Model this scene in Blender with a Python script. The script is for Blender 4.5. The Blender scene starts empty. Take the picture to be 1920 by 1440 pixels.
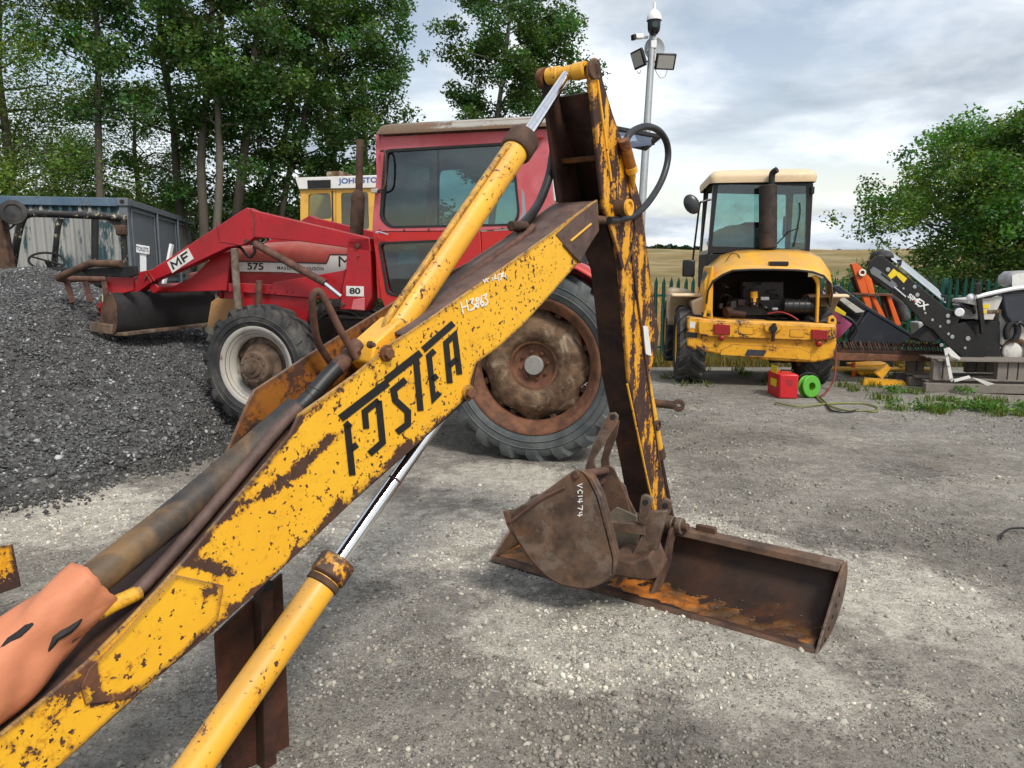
import bpy, bmesh, math, random
import numpy as np
from mathutils import Vector as V, Matrix
R = math.radians
rnd = random.Random(11)
NR = np.random.default_rng(11)
scene = bpy.context.scene
COL = scene.collection

# ------------------------------------------------------------------ camera
F = 1400.0
PITCH = math.atan(220 / F)
EYE = V((0, 0, 1.55))
cam = bpy.data.cameras.new('camera')
cam.sensor_width = 36.0
cam.lens = F / 1920 * 36.0
cam.clip_start = 0.05
cam.clip_end = 6000
camo = bpy.data.objects.new('camera', cam)
COL.objects.link(camo)
camo.location = EYE
camo.rotation_euler = (math.pi / 2 - PITCH, 0, 0)
scene.camera = camo

# ------------------------------------------------------------------ light
SUN_EL, SUN_AZ = 50, 148      # azimuth clockwise from +Y
world = bpy.data.worlds.new('World')
scene.world = world
world.use_nodes = True
wn = world.node_tree
wn.nodes.clear()
def WN(t, **k):
    n = wn.nodes.new(t)
    for a, b in k.items():
        setattr(n, a, b)
    return n
sky = WN('ShaderNodeTexSky', sky_type='NISHITA', sun_disc=False)
sky.sun_elevation = R(SUN_EL)
sky.sun_rotation = R(SUN_AZ)
sky.dust_density = 1.2
sky.ozone_density = 1.2
tc = WN('ShaderNodeTexCoord')
sep = WN('ShaderNodeSeparateXYZ')
wn.links.new(tc.outputs['Generated'], sep.inputs[0])
mz = WN('ShaderNodeMath', operation='MAXIMUM'); mz.inputs[1].default_value = 0.0
wn.links.new(sep.outputs['Z'], mz.inputs[0])
az = WN('ShaderNodeMath', operation='ADD'); az.inputs[1].default_value = 0.22
wn.links.new(mz.outputs[0], az.inputs[0])
dx = WN('ShaderNodeMath', operation='DIVIDE'); dy = WN('ShaderNodeMath', operation='DIVIDE')
wn.links.new(sep.outputs['X'], dx.inputs[0]); wn.links.new(az.outputs[0], dx.inputs[1])
wn.links.new(sep.outputs['Y'], dy.inputs[0]); wn.links.new(az.outputs[0], dy.inputs[1])
cmb = WN('ShaderNodeCombineXYZ')
wn.links.new(dx.outputs[0], cmb.inputs[0]); wn.links.new(dy.outputs[0], cmb.inputs[1])
def wnoise(scale, detail, rough, dist, off):
    mp = WN('ShaderNodeMapping'); mp.inputs['Location'].default_value = off
    wn.links.new(cmb.outputs[0], mp.inputs[0])
    nz = WN('ShaderNodeTexNoise'); nz.inputs['Scale'].default_value = scale
    nz.inputs['Detail'].default_value = detail; nz.inputs['Roughness'].default_value = rough
    nz.inputs['Distortion'].default_value = dist
    wn.links.new(mp.outputs[0], nz.inputs[0])
    return nz.outputs[0]
def wramp(sock, stops):
    r = WN('ShaderNodeValToRGB')
    el = r.color_ramp.elements
    while len(el) < len(stops):
        el.new(0.5)
    for e, (p, c) in zip(el, stops):
        e.position = p; e.color = (*c, 1)
    wn.links.new(sock, r.inputs[0])
    return r.outputs[0]
cover = wramp(wnoise(1.1, 8, 0.55, 0.15, (3.1, 1.4, 0)), [(0.40, (0.10, 0.10, 0.10)), (0.56, (1, 1, 1))])
cshade = wramp(wnoise(1.7, 8, 0.54, 0.12, (8.6, 2.2, 3)),
               [(0.33, (5.6, 6.5, 7.5)), (0.44, (8.4, 9.3, 10.3)), (0.53, (11.8, 12.6, 13.3)), (0.64, (14.6, 15.0, 15.3))])
mixc = WN('ShaderNodeMix', data_type='RGBA')
skm = WN('ShaderNodeMix', data_type='RGBA', blend_type='MULTIPLY')
skm.inputs[0].default_value = 1.0
skm.inputs[7].default_value = (2.9, 2.35, 1.95, 1)
wn.links.new(sky.outputs[0], skm.inputs[6])
wn.links.new(cover, mixc.inputs[0]); wn.links.new(skm.outputs[2], mixc.inputs[6]); wn.links.new(cshade, mixc.inputs[7])
bg = WN('ShaderNodeBackground'); bg.inputs[1].default_value = 0.054
wn.links.new(mixc.outputs[2], bg.inputs[0])
wo = WN('ShaderNodeOutputWorld')
wn.links.new(bg.outputs[0], wo.inputs[0])

sun = bpy.data.lights.new('sun', 'SUN')
sun.energy = 2.0
sun.angle = R(14)
sun.color = (1.0, 0.95, 0.87)
suno = bpy.data.objects.new('sun', sun)
COL.objects.link(suno)
sd = V((math.sin(R(SUN_AZ)) * math.cos(R(SUN_EL)), math.cos(R(SUN_AZ)) * math.cos(R(SUN_EL)), math.sin(R(SUN_EL))))
suno.rotation_euler = sd.to_track_quat('Z', 'Y').to_euler()
vs = scene.view_settings
vs.view_transform = 'Standard'
vs.look = 'None'
vs.exposure = 0.62
vs.gamma = 1.0
vs.use_curve_mapping = False
scene.cycles.max_bounces = 6
scene.cycles.transparent_max_bounces = 12
scene.cycles.use_denoising = True
scene.cycles.caustics_reflective = False
scene.cycles.caustics_refractive = False

# ------------------------------------------------------------------ geometry helpers
CP, SP = math.cos(PITCH), math.sin(PITCH)
def ray(px, py):
    a = (px - 960) / F; b = (720 - py) / F
    return V((a, CP + b * SP, -SP + b * CP))
def at(px, py, d):
    return EYE + ray(px, py) * d
def gnd(px, py, z=0.0):
    r = ray(px, py)
    return EYE + r * ((z - EYE.z) / r.z)
class Frame:
    """a thing's own axes: x forward, y left, z up, measured in metres from its foot"""
    def __init__(s, o, yaw):
        s.o = V(o)
        s.e = (V((math.cos(yaw), math.sin(yaw), 0)), V((-math.sin(yaw), math.cos(yaw), 0)), V((0, 0, 1)))
    def L(s, w):
        r = V(w) - s.o
        return V([r.dot(a) for a in s.e])
    def W(s, x, y, z):
        return s.o + s.e[0] * x + s.e[1] * y + s.e[2] * z
    def D(s, x, y, z):
        return s.e[0] * x + s.e[1] * y + s.e[2] * z
    def hit(s, px, py, ax, val):
        r = ray(px, py); n = s.e[ax]
        t = (val - (EYE - s.o).dot(n)) / r.dot(n)
        return EYE + r * t
    def onx(s, px, py, v=0.0): return s.hit(px, py, 0, v)
    def ony(s, px, py, v=0.0): return s.hit(px, py, 1, v)
    def xs(s, pts, v=0.0): return [s.hit(a, b, 0, v) for a, b in pts]
    def ys(s, pts, v=0.0): return [s.hit(a, b, 1, v) for a, b in pts]

def zm(pts, ox, oy, sc):
    return [(ox + a / sc, oy + b / sc) for a, b in pts]

ORG = {}
class MB:
    def __init__(s):
        s.v = []; s.f = []
    def add(s, vs_, fs_):
        n = len(s.v)
        s.v += [tuple(a) for a in vs_]
        s.f += [tuple(i + n for i in f) for f in fs_]
        return s
    def prism(s, pts, vec):
        n = len(pts); vec = V(vec)
        vv = [V(p) for p in pts] + [V(p) + vec for p in pts]
        ff = [tuple(range(n)), tuple(reversed(range(n, 2 * n)))]
        ff += [(i, i + n, (i + 1) % n + n, (i + 1) % n) for i in range(n)]
        return s.add(vv, ff)
    def ring(s, outer, inner, vec, n=56):
        """a plate with one opening: both outlines star-shaped about the opening's middle"""
        c = sum((V(p) for p in inner), V()) / len(inner)
        nrm = V(vec).normalized()
        a1 = (V(inner[0]) - c); a1 = (a1 - nrm * a1.dot(nrm)).normalized(); a2 = nrm.cross(a1)
        def flat(ps): return [((V(p) - c).dot(a1), (V(p) - c).dot(a2)) for p in ps]
        o2, i2 = flat(outer), flat(inner)
        angs = sorted(set([round(math.atan2(y, x), 5) for x, y in o2 + i2]))
        def cast(poly, t):
            dx_, dy_ = math.cos(t), math.sin(t); best = 0
            for k in range(len(poly)):
                x1, y1 = poly[k]; x2, y2 = poly[(k + 1) % len(poly)]
                ex, ey = x2 - x1, y2 - y1
                den = dx_ * ey - dy_ * ex
                if abs(den) < 1e-12: continue
                u = (x1 * ey - y1 * ex) / den
                w = (x1 * dy_ - y1 * dx_) / den
                if u > 0 and -1e-6 <= w <= 1 + 1e-6: best = max(best, u)
            return c + a1 * dx_ * best + a2 * dy_ * best
        O = [cast(o2, t) for t in angs]; I = [cast(i2, t) for t in angs]
        m = len(angs); vec = V(vec)
        vv = O + I + [p + vec for p in O] + [p + vec for p in I]
        ff = []
        for k in range(m):
            j = (k + 1) % m
            ff += [(k, j, m + j, m + k), (2 * m + k, 3 * m + k, 3 * m + j, 2 * m + j),
                   (k, 2 * m + k, 2 * m + j, j), (m + k, m + j, 3 * m + j, 3 * m + k)]
        return s.add(vv, ff)
    def box(s, c, size, axes=None):
        c = V(c); ax = axes or (V((1, 0, 0)), V((0, 1, 0)), V((0, 0, 1)))
        hx, hy, hz = [a / 2 for a in size]
        vv = [c + ax[0] * (i * hx) + ax[1] * (j * hy) + ax[2] * (k * hz) for i in (-1, 1) for j in (-1, 1) for k in (-1, 1)]
        return s.add(vv, [(0, 1, 3, 2), (4, 6, 7, 5), (0, 4, 5, 1), (2, 3, 7, 6), (0, 2, 6, 4), (1, 5, 7, 3)])
    def beam(s, p0, p1, w, h, up=(0, 0, 1)):
        p0, p1 = V(p0), V(p1); d = (p1 - p0); L = d.length; d.normalize()
        side = d.cross(V(up)).normalized(); u = side.cross(d)
        return s.box((p0 + p1) / 2, (L, w, h), (d, side, u))
    def tube(s, pts, r, n=10, cap=True, closed=False):
        pts = [V(p) for p in pts]; m = len(pts)
        rr = r if isinstance(r, (list, tuple)) else [r] * m
        tans = []
        for i in range(m):
            if closed: t = pts[(i + 1) % m] - pts[i - 1]
            else: t = pts[min(i + 1, m - 1)] - pts[max(i - 1, 0)]
            tans.append(t.normalized())
        ref = V((0, 0, 1)) if abs(tans[0].z) < 0.9 else V((1, 0, 0))
        nrm = tans[0].cross(ref).normalized()
        vv = []; ff = []
        for i in range(m):
            nrm = (nrm - tans[i] * nrm.dot(tans[i])).normalized()
            b = tans[i].cross(nrm)
            for k in range(n):
                a = 2 * math.pi * k / n
                vv.append(pts[i] + (nrm * math.cos(a) + b * math.sin(a)) * rr[i])
        for i in range(m if closed else m - 1):
            i2 = (i + 1) % m
            for k in range(n):
                k2 = (k + 1) % n
                ff.append((i * n + k, i * n + k2, i2 * n + k2, i2 * n + k))
        if cap and not closed:
            ff.append(tuple(reversed(range(n)))); ff.append(tuple(range((m - 1) * n, m * n)))
        return s.add(vv, ff)
    def cyl(s, p0, p1, r, n=20, r1=None):
        return s.tube([p0, p1], [r, r if r1 is None else r1], n)
    def lathe(s, c, axis, prof, n=48, a0=0.0, a1=2 * math.pi, close=False):
        """prof: (radius, distance along the axis)"""
        c = V(c); ax = V(axis).normalized()
        ref = V((0, 0, 1)) if abs(ax.z) < 0.9 else V((1, 0, 0))
        e1 = (ref - ax * ref.dot(ax)).normalized(); e2 = ax.cross(e1)
        full = abs(a1 - a0 - 2 * math.pi) < 1e-6
        cnt = n if full else n + 1
        vv = []; ff = []; m = len(prof)
        for k in range(cnt):
            a = a0 + (a1 - a0) * k / n
            d = e1 * math.cos(a) + e2 * math.sin(a)
            for r_, h in prof:
                vv.append(c + ax * h + d * r_)
        for k in range(n):
            k2 = (k + 1) % cnt
            for j in range(m if close else m - 1):
                j2 = (j + 1) % m
                ff.append((k * m + j, k2 * m + j, k2 * m + j2, k * m + j2))
        return s.add(vv, ff)
    def grid(s, P):
        nu, nv = len(P), len(P[0])
        return s.add([p for row in P for p in row],
                     [(i * nv + j, (i + 1) * nv + j, (i + 1) * nv + j + 1, i * nv + j + 1) for i in range(nu - 1) for j in range(nv - 1)])
    def blob(s, c, r, n=14, m=9, jit=0.0, seed=0, axes=None):
        q = random.Random(seed); c = V(c)
        ax = axes or (V((1, 0, 0)), V((0, 1, 0)), V((0, 0, 1)))
        rr = r if isinstance(r, (tuple, list)) else (r, r, r)
        P = []
        for i in range(m + 1):
            t = math.pi * i / m; row = []
            for k in range(n):
                a = 2 * math.pi * k / n; j = 1 + q.uniform(-jit, jit)
                row.append(c + ax[0] * (rr[0] * math.sin(t) * math.cos(a) * j) + ax[1] * (rr[1] * math.sin(t) * math.sin(a) * j) + ax[2] * (rr[2] * math.cos(t) * j))
            row.append(row[0]); P.append(row)
        return s.grid(P)
    def build(s, name, mat, parent=None, bevel=0.0, smooth=40, seg=2, solid=0.0, weld=False, org=None):
        o = V(org) if org is not None else (ORG.get(parent.name, V()) if parent else V())
        me = bpy.data.meshes.new(name)
        me.from_pydata([tuple(V(a) - o) for a in s.v], [], s.f)
        bm = bmesh.new(); bm.from_mesh(me)
        if weld: bmesh.ops.remove_doubles(bm, verts=bm.verts, dist=1e-5)
        bmesh.ops.recalc_face_normals(bm, faces=bm.faces)
        bm.to_mesh(me); bm.free()
        me.materials.append(mat)
        if smooth:
            me.polygons.foreach_set('use_smooth', [True] * len(me.polygons))
            me.set_sharp_from_angle(angle=R(smooth))
        ob = bpy.data.objects.new(name, me)
        COL.objects.link(ob)
        if parent: ob.parent = parent
        else: ob.location = o
        ORG[ob.name] = o
        if solid:
            md = ob.modifiers.new('solid', 'SOLIDIFY'); md.thickness = solid; md.offset = 0
        if bevel:
            md = ob.modifiers.new('bevel', 'BEVEL'); md.width = bevel; md.segments = seg
            md.limit_method = 'ANGLE'; md.angle_limit = R(38)
        return ob

def tag(o, label=None, cat=None, group=None, kind=None):
    if label: o['label'] = label
    if cat: o['category'] = cat
    if group: o['group'] = group
    if kind: o['kind'] = kind
    return o
def thing(name, label, cat, loc, group=None):
    o = bpy.data.objects.new(name, None)
    COL.objects.link(o); o.location = loc; o.empty_display_size = 0.2
    ORG[o.name] = V(loc)
    return tag(o, label, cat, group)
def raw_mesh(name, verts, faces, mat, cols=None, smooth=False):
    """big meshes straight from numpy arrays; faces is (n,3) or (n,4)"""
    me = bpy.data.meshes.new(name)
    nv, nf, k = len(verts), len(faces), faces.shape[1]
    me.vertices.add(nv); me.vertices.foreach_set('co', np.ascontiguousarray(verts, np.float32).ravel())
    me.loops.add(nf * k); me.loops.foreach_set('vertex_index', np.ascontiguousarray(faces, np.int32).ravel())
    me.polygons.add(nf); me.polygons.foreach_set('loop_start', np.arange(0, nf * k, k, dtype=np.int32))
    me.update(calc_edges=True)
    if cols is not None:
        a = me.color_attributes.new('Col', 'FLOAT_COLOR', 'POINT')
        c4 = np.ones((nv, 4), np.float32); c4[:, :3] = cols
        a.data.foreach_set('color', c4.ravel())
    if smooth: me.polygons.foreach_set('use_smooth', np.ones(nf, bool))
    me.materials.append(mat)
    return me
def put(name, me, parent=None, loc=(0, 0, 0), rot=None):
    o = bpy.data.objects.new(name, me); COL.objects.link(o)
    if parent: o.parent = parent
    o.location = loc
    if rot is not None: o.rotation_euler = rot
    return o
def text(body, name, mat, parent, origin, xd, yd, height, bold=0.0, squeeze=1.0, thick=0.0015, spacing=1.0, align='CENTER'):
    cu = bpy.data.curves.new('t', 'FONT'); cu.body = body; cu.size = 1.0; cu.offset = bold; cu.space_character = spacing
    cu.align_x = align; cu.align_y = 'CENTER'; cu.extrude = 0.0
    cu.resolution_u = 4
    to = bpy.data.objects.new('t', cu); COL.objects.link(to)
    bpy.context.view_layer.update()
    dg = bpy.context.evaluated_depsgraph_get()
    me = bpy.data.meshes.new_from_object(to.evaluated_get(dg))
    bpy.data.objects.remove(to); bpy.data.curves.remove(cu)
    xd = V(xd).normalized(); yd = V(yd).normalized(); nd = xd.cross(yd)
    sc = height / 0.73
    o = ORG.get(parent.name, V()) if parent else V()
    for v in me.vertices:
        p = V(origin) + xd * (v.co.x * sc * squeeze) + yd * (v.co.y * sc) + nd * thick - o
        v.co = p
    me.materials.clear(); me.materials.append(mat); me.name = name
    ob = bpy.data.objects.new(name, me); COL.objects.link(ob)
    if parent: ob.parent = parent
    ORG[ob.name] = o
    return ob
def arc(c, e1, e2, r, a0, a1, n):
    return [V(c) + V(e1) * (r * math.cos(a0 + (a1 - a0) * i / n)) + V(e2) * (r * math.sin(a0 + (a1 - a0) * i / n)) for i in range(n + 1)]
def smoothpath(pts, n=6):
    """Catmull-Rom through the points"""
    P = [V(p) for p in pts]; out = []
    for i in range(len(P) - 1):
        a = P[i - 1] if i else P[0] * 2 - P[1]
        b, c = P[i], P[i + 1]
        d = P[i + 2] if i + 2 < len(P) else c * 2 - b
        for k in range(n):
            t = k / n
            out.append(0.5 * ((2 * b) + (c - a) * t + (2 * a - 5 * b + 4 * c - d) * t * t + (3 * b - a - 3 * c + d) * t ** 3))
    out.append(P[-1])
    return out
def roundpoly(pts, r, n=4):
    """cut the corners of a pixel outline with arcs"""
    out = []; m = len(pts)
    for i in range(m):
        p0 = V((*pts[i - 1], 0)); p = V((*pts[i], 0)); p1 = V((*pts[(i + 1) % m], 0))
        a = p + (p0 - p).normalized() * min(r, (p0 - p).length * .45)
        b = p + (p1 - p).normalized() * min(r, (p1 - p).length * .45)
        for k in range(n + 1):
            t = k / n
            q = a * (1 - t) ** 2 + p * (2 * t * (1 - t)) + b * t * t
            out.append((q.x, q.y))
    return out

# ------------------------------------------------------------------ materials
class NT:
    def __init__(s, name):
        s.m = bpy.data.materials.new(name); s.m.use_nodes = True
        s.t = s.m.node_tree; s.t.nodes.clear()
        s.out = s.t.nodes.new('ShaderNodeOutputMaterial')
        s.tc = None
    def n(s, typ, **k):
        nd = s.t.nodes.new('ShaderNode' + typ)
        for a, b in k.items(): setattr(nd, a, b)
        return nd
    def put(s, sock, val):
        if isinstance(val, bpy.types.NodeSocket): s.t.links.new(val, sock)
        elif isinstance(val, (tuple, list)) and len(val) == 3 and sock.type == 'RGBA': sock.default_value = (*val, 1)
        else: sock.default_value = val
    def coord(s, which='Object'):
        if s.tc is None: s.tc = s.n('TexCoord')
        return s.tc.outputs[which]
    def noise(s, scale, detail=5, rough=.55, dist=0.0, vec=None, off=None):
        nd = s.n('TexNoise')
        v = vec or s.coord()
        if off:
            mp = s.n('Mapping'); mp.inputs['Location'].default_value = off; s.t.links.new(v, mp.inputs[0]); v = mp.outputs[0]
        s.t.links.new(v, nd.inputs[0])
        nd.inputs['Scale'].default_value = scale; nd.inputs['Detail'].default_value = detail
        nd.inputs['Roughness'].default_value = rough; nd.inputs['Distortion'].default_value = dist
        return nd.outputs[0]
    def mapped(s, scale=(1, 1, 1), rot=(0, 0, 0), vec=None):
        mp = s.n('Mapping'); mp.inputs['Scale'].default_value = scale; mp.inputs['Rotation'].default_value = rot
        s.t.links.new(vec or s.coord(), mp.inputs[0]); return mp.outputs[0]
    def voro(s, scale, feature='F1', vec=None, out='Distance', rand=1.0):
        nd = s.n('TexVoronoi', feature=feature)
        s.t.links.new(vec or s.coord(), nd.inputs[0])
        nd.inputs['Scale'].default_value = scale
        nd.inputs['Randomness'].default_value = rand
        return nd.outputs[out]
    def math(s, op, a, b=0.0, c=None, clamp=False):
        nd = s.n('Math', operation=op); nd.use_clamp = clamp
        s.put(nd.inputs[0], a); s.put(nd.inputs[1], b)
        if c is not None: s.put(nd.inputs[2], c)
        return nd.outputs[0]
    def step(s, v, a, b):
        nd = s.n('MapRange', interpolation_type='SMOOTHSTEP')
        s.put(nd.inputs[0], v); nd.inputs[1].default_value = a; nd.inputs[2].default_value = b
        return nd.outputs[0]
    def mix(s, f, a, b, mode='MIX'):
        nd = s.n('Mix', data_type='RGBA', blend_type=mode)
        s.put(nd.inputs[0], f); s.put(nd.inputs[6], a); s.put(nd.inputs[7], b)
        return nd.outputs[2]
    def mixf(s, f, a, b):
        nd = s.n('Mix', data_type='FLOAT')
        s.put(nd.inputs[0], f); s.put(nd.inputs[2], a); s.put(nd.inputs[3], b)
        return nd.outputs[0]
    def edge(s, radius, samples=4):
        bv = s.n('Bevel', samples=samples); bv.inputs[0].default_value = radius
        g = s.n('NewGeometry')
        d = s.n('VectorMath', operation='DOT_PRODUCT')
        s.t.links.new(bv.outputs[0], d.inputs[0]); s.t.links.new(g.outputs['Normal'], d.inputs[1])
        return s.math('SUBTRACT', 1.0, d.outputs['Value'], clamp=True)
    def segdist(s, a, b, vec=None):
        """distance from the shaded point to the segment a-b"""
        a, b = V(a), V(b); ab = b - a
        def vm(op, x, y=None, sc=None):
            nd = s.n('VectorMath', operation=op)
            for i, q in enumerate((x, y)):
                if q is None: continue
                if isinstance(q, bpy.types.NodeSocket): s.t.links.new(q, nd.inputs[i])
                else: nd.inputs[i].default_value = q
            if sc is not None: s.put(nd.inputs['Scale'], sc)
            return nd
        pa = vm('SUBTRACT', vec or s.coord(), tuple(a)).outputs[0]
        t = s.math('MULTIPLY', vm('DOT_PRODUCT', pa, tuple(ab)).outputs['Value'], 1 / max(ab.length_squared, 1e-9), clamp=True)
        q = vm('SCALE', tuple(ab), sc=t).outputs[0]
        return vm('LENGTH', vm('SUBTRACT', pa, q).outputs[0]).outputs['Value']
    def bump(s, h, strength=.3, dist=.01, nrm=None):
        b = s.n('Bump'); b.inputs['Strength'].default_value = strength; b.inputs['Distance'].default_value = dist
        s.put(b.inputs['Height'], h)
        if nrm is not None: s.t.links.new(nrm, b.inputs['Normal'])
        return b.outputs[0]
    def pbr(s, col, rough=.6, metal=0.0, nrm=None, spec=.5, coat=0.0):
        p = s.n('BsdfPrincipled')
        s.put(p.inputs['Base Color'], col); s.put(p.inputs['Roughness'], rough); s.put(p.inputs['Metallic'], metal)
        p.inputs['Specular IOR Level'].default_value = spec
        p.inputs['Coat Weight'].default_value = coat
        if nrm is not None: s.t.links.new(nrm, p.inputs['Normal'])
        s.t.links.new(p.outputs[0], s.out.inputs[0])
        return s.m

RUSTD, RUSTM, RUSTO = (.020, .010, .007), (.115, .052, .032), (.24, .085, .024)
def chipped(name, paint, thr=.60, scale=9, edge=.0, ek=6.0, rough=.42, faded=None, fade=.35, strokes=(), speck=.26, dark=RUSTD, mid=RUSTM, streak=None, spots=0.0, sk=.35, scr=None, dust=.38):
    t = NT(name)
    n1 = t.noise(scale, 10, .72, .25)
    n2 = t.noise(scale * 8, 6, .66)
    w = t.math('ADD', t.math('MULTIPLY', n1, 1 - speck), t.math('MULTIPLY', n2, speck))
    if streak is not None:
        ns = t.noise(1.0, 6, .6, 0, vec=t.mapped(*streak))
        w = t.math('ADD', w, t.math('MULTIPLY', t.math('SUBTRACT', ns, .5), sk))
    if edge:
        w = t.math('ADD', w, t.math('MINIMUM', t.math('MULTIPLY', t.edge(edge), ek), .34))
    for a, b, rad, k in strokes:
        d = t.segdist(a, b)
        d = t.math('ADD', d, t.math('MULTIPLY', t.math('SUBTRACT', t.noise(14, 6, .6), .5), rad * 1.6))
        w = t.math('ADD', w, t.math('MULTIPLY', t.math('SUBTRACT', 1.0, t.step(d, 0.0, rad * 1.5)), k * 1.15))
    if scr is not None:
        da_, db_ = V(scr).normalized(), V((0, 0, 1)); db_ = (db_ - da_ * db_.dot(da_)).normalized()
        cmb_ = t.n('CombineXYZ')
        for i_, (dv_, k_) in enumerate(((da_, 3.0), (db_, 75.0))):
            vm_ = t.n('VectorMath', operation='DOT_PRODUCT'); t.t.links.new(t.coord(), vm_.inputs[0]); vm_.inputs[1].default_value = tuple(dv_ * k_)
            t.t.links.new(vm_.outputs['Value'], cmb_.inputs[i_])
        w = t.math('ADD', w, t.math('MULTIPLY', t.step(t.noise(1.0, 5, .6, .1, vec=cmb_.outputs[0]), .66, .74), .13))
    if spots:
        sn = t.noise(62, 3, .55, 0, off=(3, 9, 4)); sm = t.noise(3.0, 4, .6, 0, off=(8, 8, 1))
        w = t.math('ADD', w, t.math('MULTIPLY', t.step(t.math('ADD', sn, t.math('MULTIPLY', sm, .25)), .725, .765), spots))
    m = t.step(w, thr, thr + .018)
    halo = t.step(w, thr - .075, thr + .01)
    pc = paint
    nf = t.noise(2.3, 6, .6, .4, off=(4, 2, 7))
    pc = t.mix(t.math('MULTIPLY', t.step(nf, .35, .75), fade), pc, faded or tuple(c * .62 for c in paint))
    g = t.noise(26, 6, .7, off=(1, 5, 2))
    pc = t.mix(t.math('MULTIPLY', t.step(g, .52, .78), .45), pc, tuple(c * .5 for c in paint))
    pc = t.mix(t.math('MULTIPLY', halo, .55), pc, (paint[0] * .45, paint[1] * .30, paint[2] * .25 + .006))
    rc = t.mix(t.noise(31, 7, .7, off=(9, 1, 3)), dark, mid)
    rc = t.mix(t.step(t.noise(6, 5, .6, off=(2, 8, 1)), .54, .76), rc, tuple(.5 * a + .5 * b for a, b in zip(mid, RUSTO)))
    col = t.mix(m, pc, rc)
    up_ = t.n('SeparateXYZ'); t.t.links.new(t.n('NewGeometry').outputs['Normal'], up_.inputs[0])
    col = t.mix(t.math('MULTIPLY', t.math('MULTIPLY', t.step(up_.outputs[2], .1, .9), t.step(t.noise(3.5, 7, .65, .2, off=(6, 3, 3)), .30, .65)), dust), col, (.26, .235, .20))
    rg = t.mixf(m, t.mixf(nf, rough - .06, rough + .16), .82)
    hb = t.math('SUBTRACT', t.math('MULTIPLY', t.noise(90, 4, .7), t.mixf(m, .08, .5)), m)
    nb = t.bump(hb, .35, .002)
    nb = t.bump(t.noise(5, 3, .5, off=(7, 7, 7)), .18, .02, nb)
    return t.pbr(col, rg, 0, nb, .45)
def rusty(name, dark=RUSTD, mid=RUSTM, orange=RUSTO, oa=.5, scale=7, rough=.78, tint=None, ta=.0, spec=.4, edge=0.0):
    t = NT(name)
    c = t.mix(t.step(t.noise(scale, 9, .68, .3), .32, .68), dark, mid)
    c = t.mix(t.math('MULTIPLY', t.step(t.noise(scale * .6, 8, .65, .6, off=(3, 1, 9)), .50, .72), oa), c, orange)
    c = t.mix(t.math('MULTIPLY', t.step(t.noise(scale * 9, 4, .7, off=(1, 7, 2)), .52, .8), .5), c, tuple(.6 * x for x in dark))
    if tint:
        c = t.mix(t.math('MULTIPLY', t.step(t.noise(scale * .9, 8, .7, .2, off=(5, 5, 5)), .52, .60), ta), c, tint)
    if edge:
        c = t.mix(t.math('MULTIPLY', t.math('MULTIPLY', t.edge(edge), 4.0, clamp=True), t.step(t.noise(scale * 5, 5, .6), .35, .6)), c, (.30, .255, .215))
    nb = t.bump(t.noise(scale * 12, 6, .75), .45, .004)
    nb = t.bump(t.noise(scale * 1.4, 4, .6, off=(2, 2, 2)), .2, .012, nb)
    return t.pbr(c, t.mixf(t.noise(scale * 2, 5), rough - .18, rough + .12), 0, nb, spec)
def plain(name, col, rough=.5, metal=0.0, var=.25, scale=6, dirt=None, da=.35, bump=.12, spec=.5, coat=0.0):
    t = NT(name)
    c = t.mix(t.noise(scale, 7, .62, .2), tuple(max(0, x * (1 - var)) for x in col), tuple(x * (1 + var * .7) for x in col))
    if dirt:
        c = t.mix(t.math('MULTIPLY', t.step(t.noise(scale * 1.7, 9, .7, .3, off=(4, 9, 2)), .48, .72), da), c, dirt)
    nb = t.bump(t.noise(scale * 14, 5, .7), bump, .003)
    return t.pbr(c, t.mixf(t.noise(scale * 3, 4), max(.03, rough - .12), rough + .12), metal, nb, spec, coat)
def glass(name, tint, refl=1.0, dirt=.12, rough=.02):
    t = NT(name)
    tr = t.n('BsdfTransparent'); t.put(tr.inputs[0], tint)
    gl = t.n('BsdfGlossy'); gl.inputs['Roughness'].default_value = rough
    gl.inputs[0].default_value = (.95, .97, 1, 1)
    t.t.links.new(t.bump(t.noise(1.6, 3, .5), .05, .02), gl.inputs['Normal'])
    fr = t.n('Fresnel'); fr.inputs[0].default_value = 1.5
    mx = t.n('MixShader'); t.put(mx.inputs[0], t.math('MULTIPLY', fr.outputs[0], 1.9 * refl, clamp=True))
    t.t.links.new(tr.outputs[0], mx.inputs[1]); t.t.links.new(gl.outputs[0], mx.inputs[2])
    df = t.n('BsdfDiffuse'); df.inputs[0].default_value = (.33, .33, .30, 1)
    m2 = t.n('MixShader'); t.put(m2.inputs[0], t.math('MULTIPLY', t.step(t.noise(7, 9, .7, .5), .45, .8), dirt))
    t.t.links.new(mx.outputs[0], m2.inputs[1]); t.t.links.new(df.outputs[0], m2.inputs[2])
    t.t.links.new(m2.outputs[0], t.out.inputs[0])
    return t.m
def rubber(name, col=(.022, .023, .026), dust=(.15, .145, .13), da=.35):
    t = NT(name)
    g = t.n('NewGeometry')
    c = t.mix(t.math('MULTIPLY', t.step(t.noise(4.5, 8, .65, .3), .38, .72), da), col, dust)
    c = t.mix(t.math('MULTIPLY', t.step(t.noise(30, 6, .7), .5, .8), .3), c, tuple(.4 * x for x in dust))
    return t.pbr(c, t.mixf(t.noise(9, 4), .55, .85), 0, t.bump(t.noise(70, 5, .7), .25, .002), .4)
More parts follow.
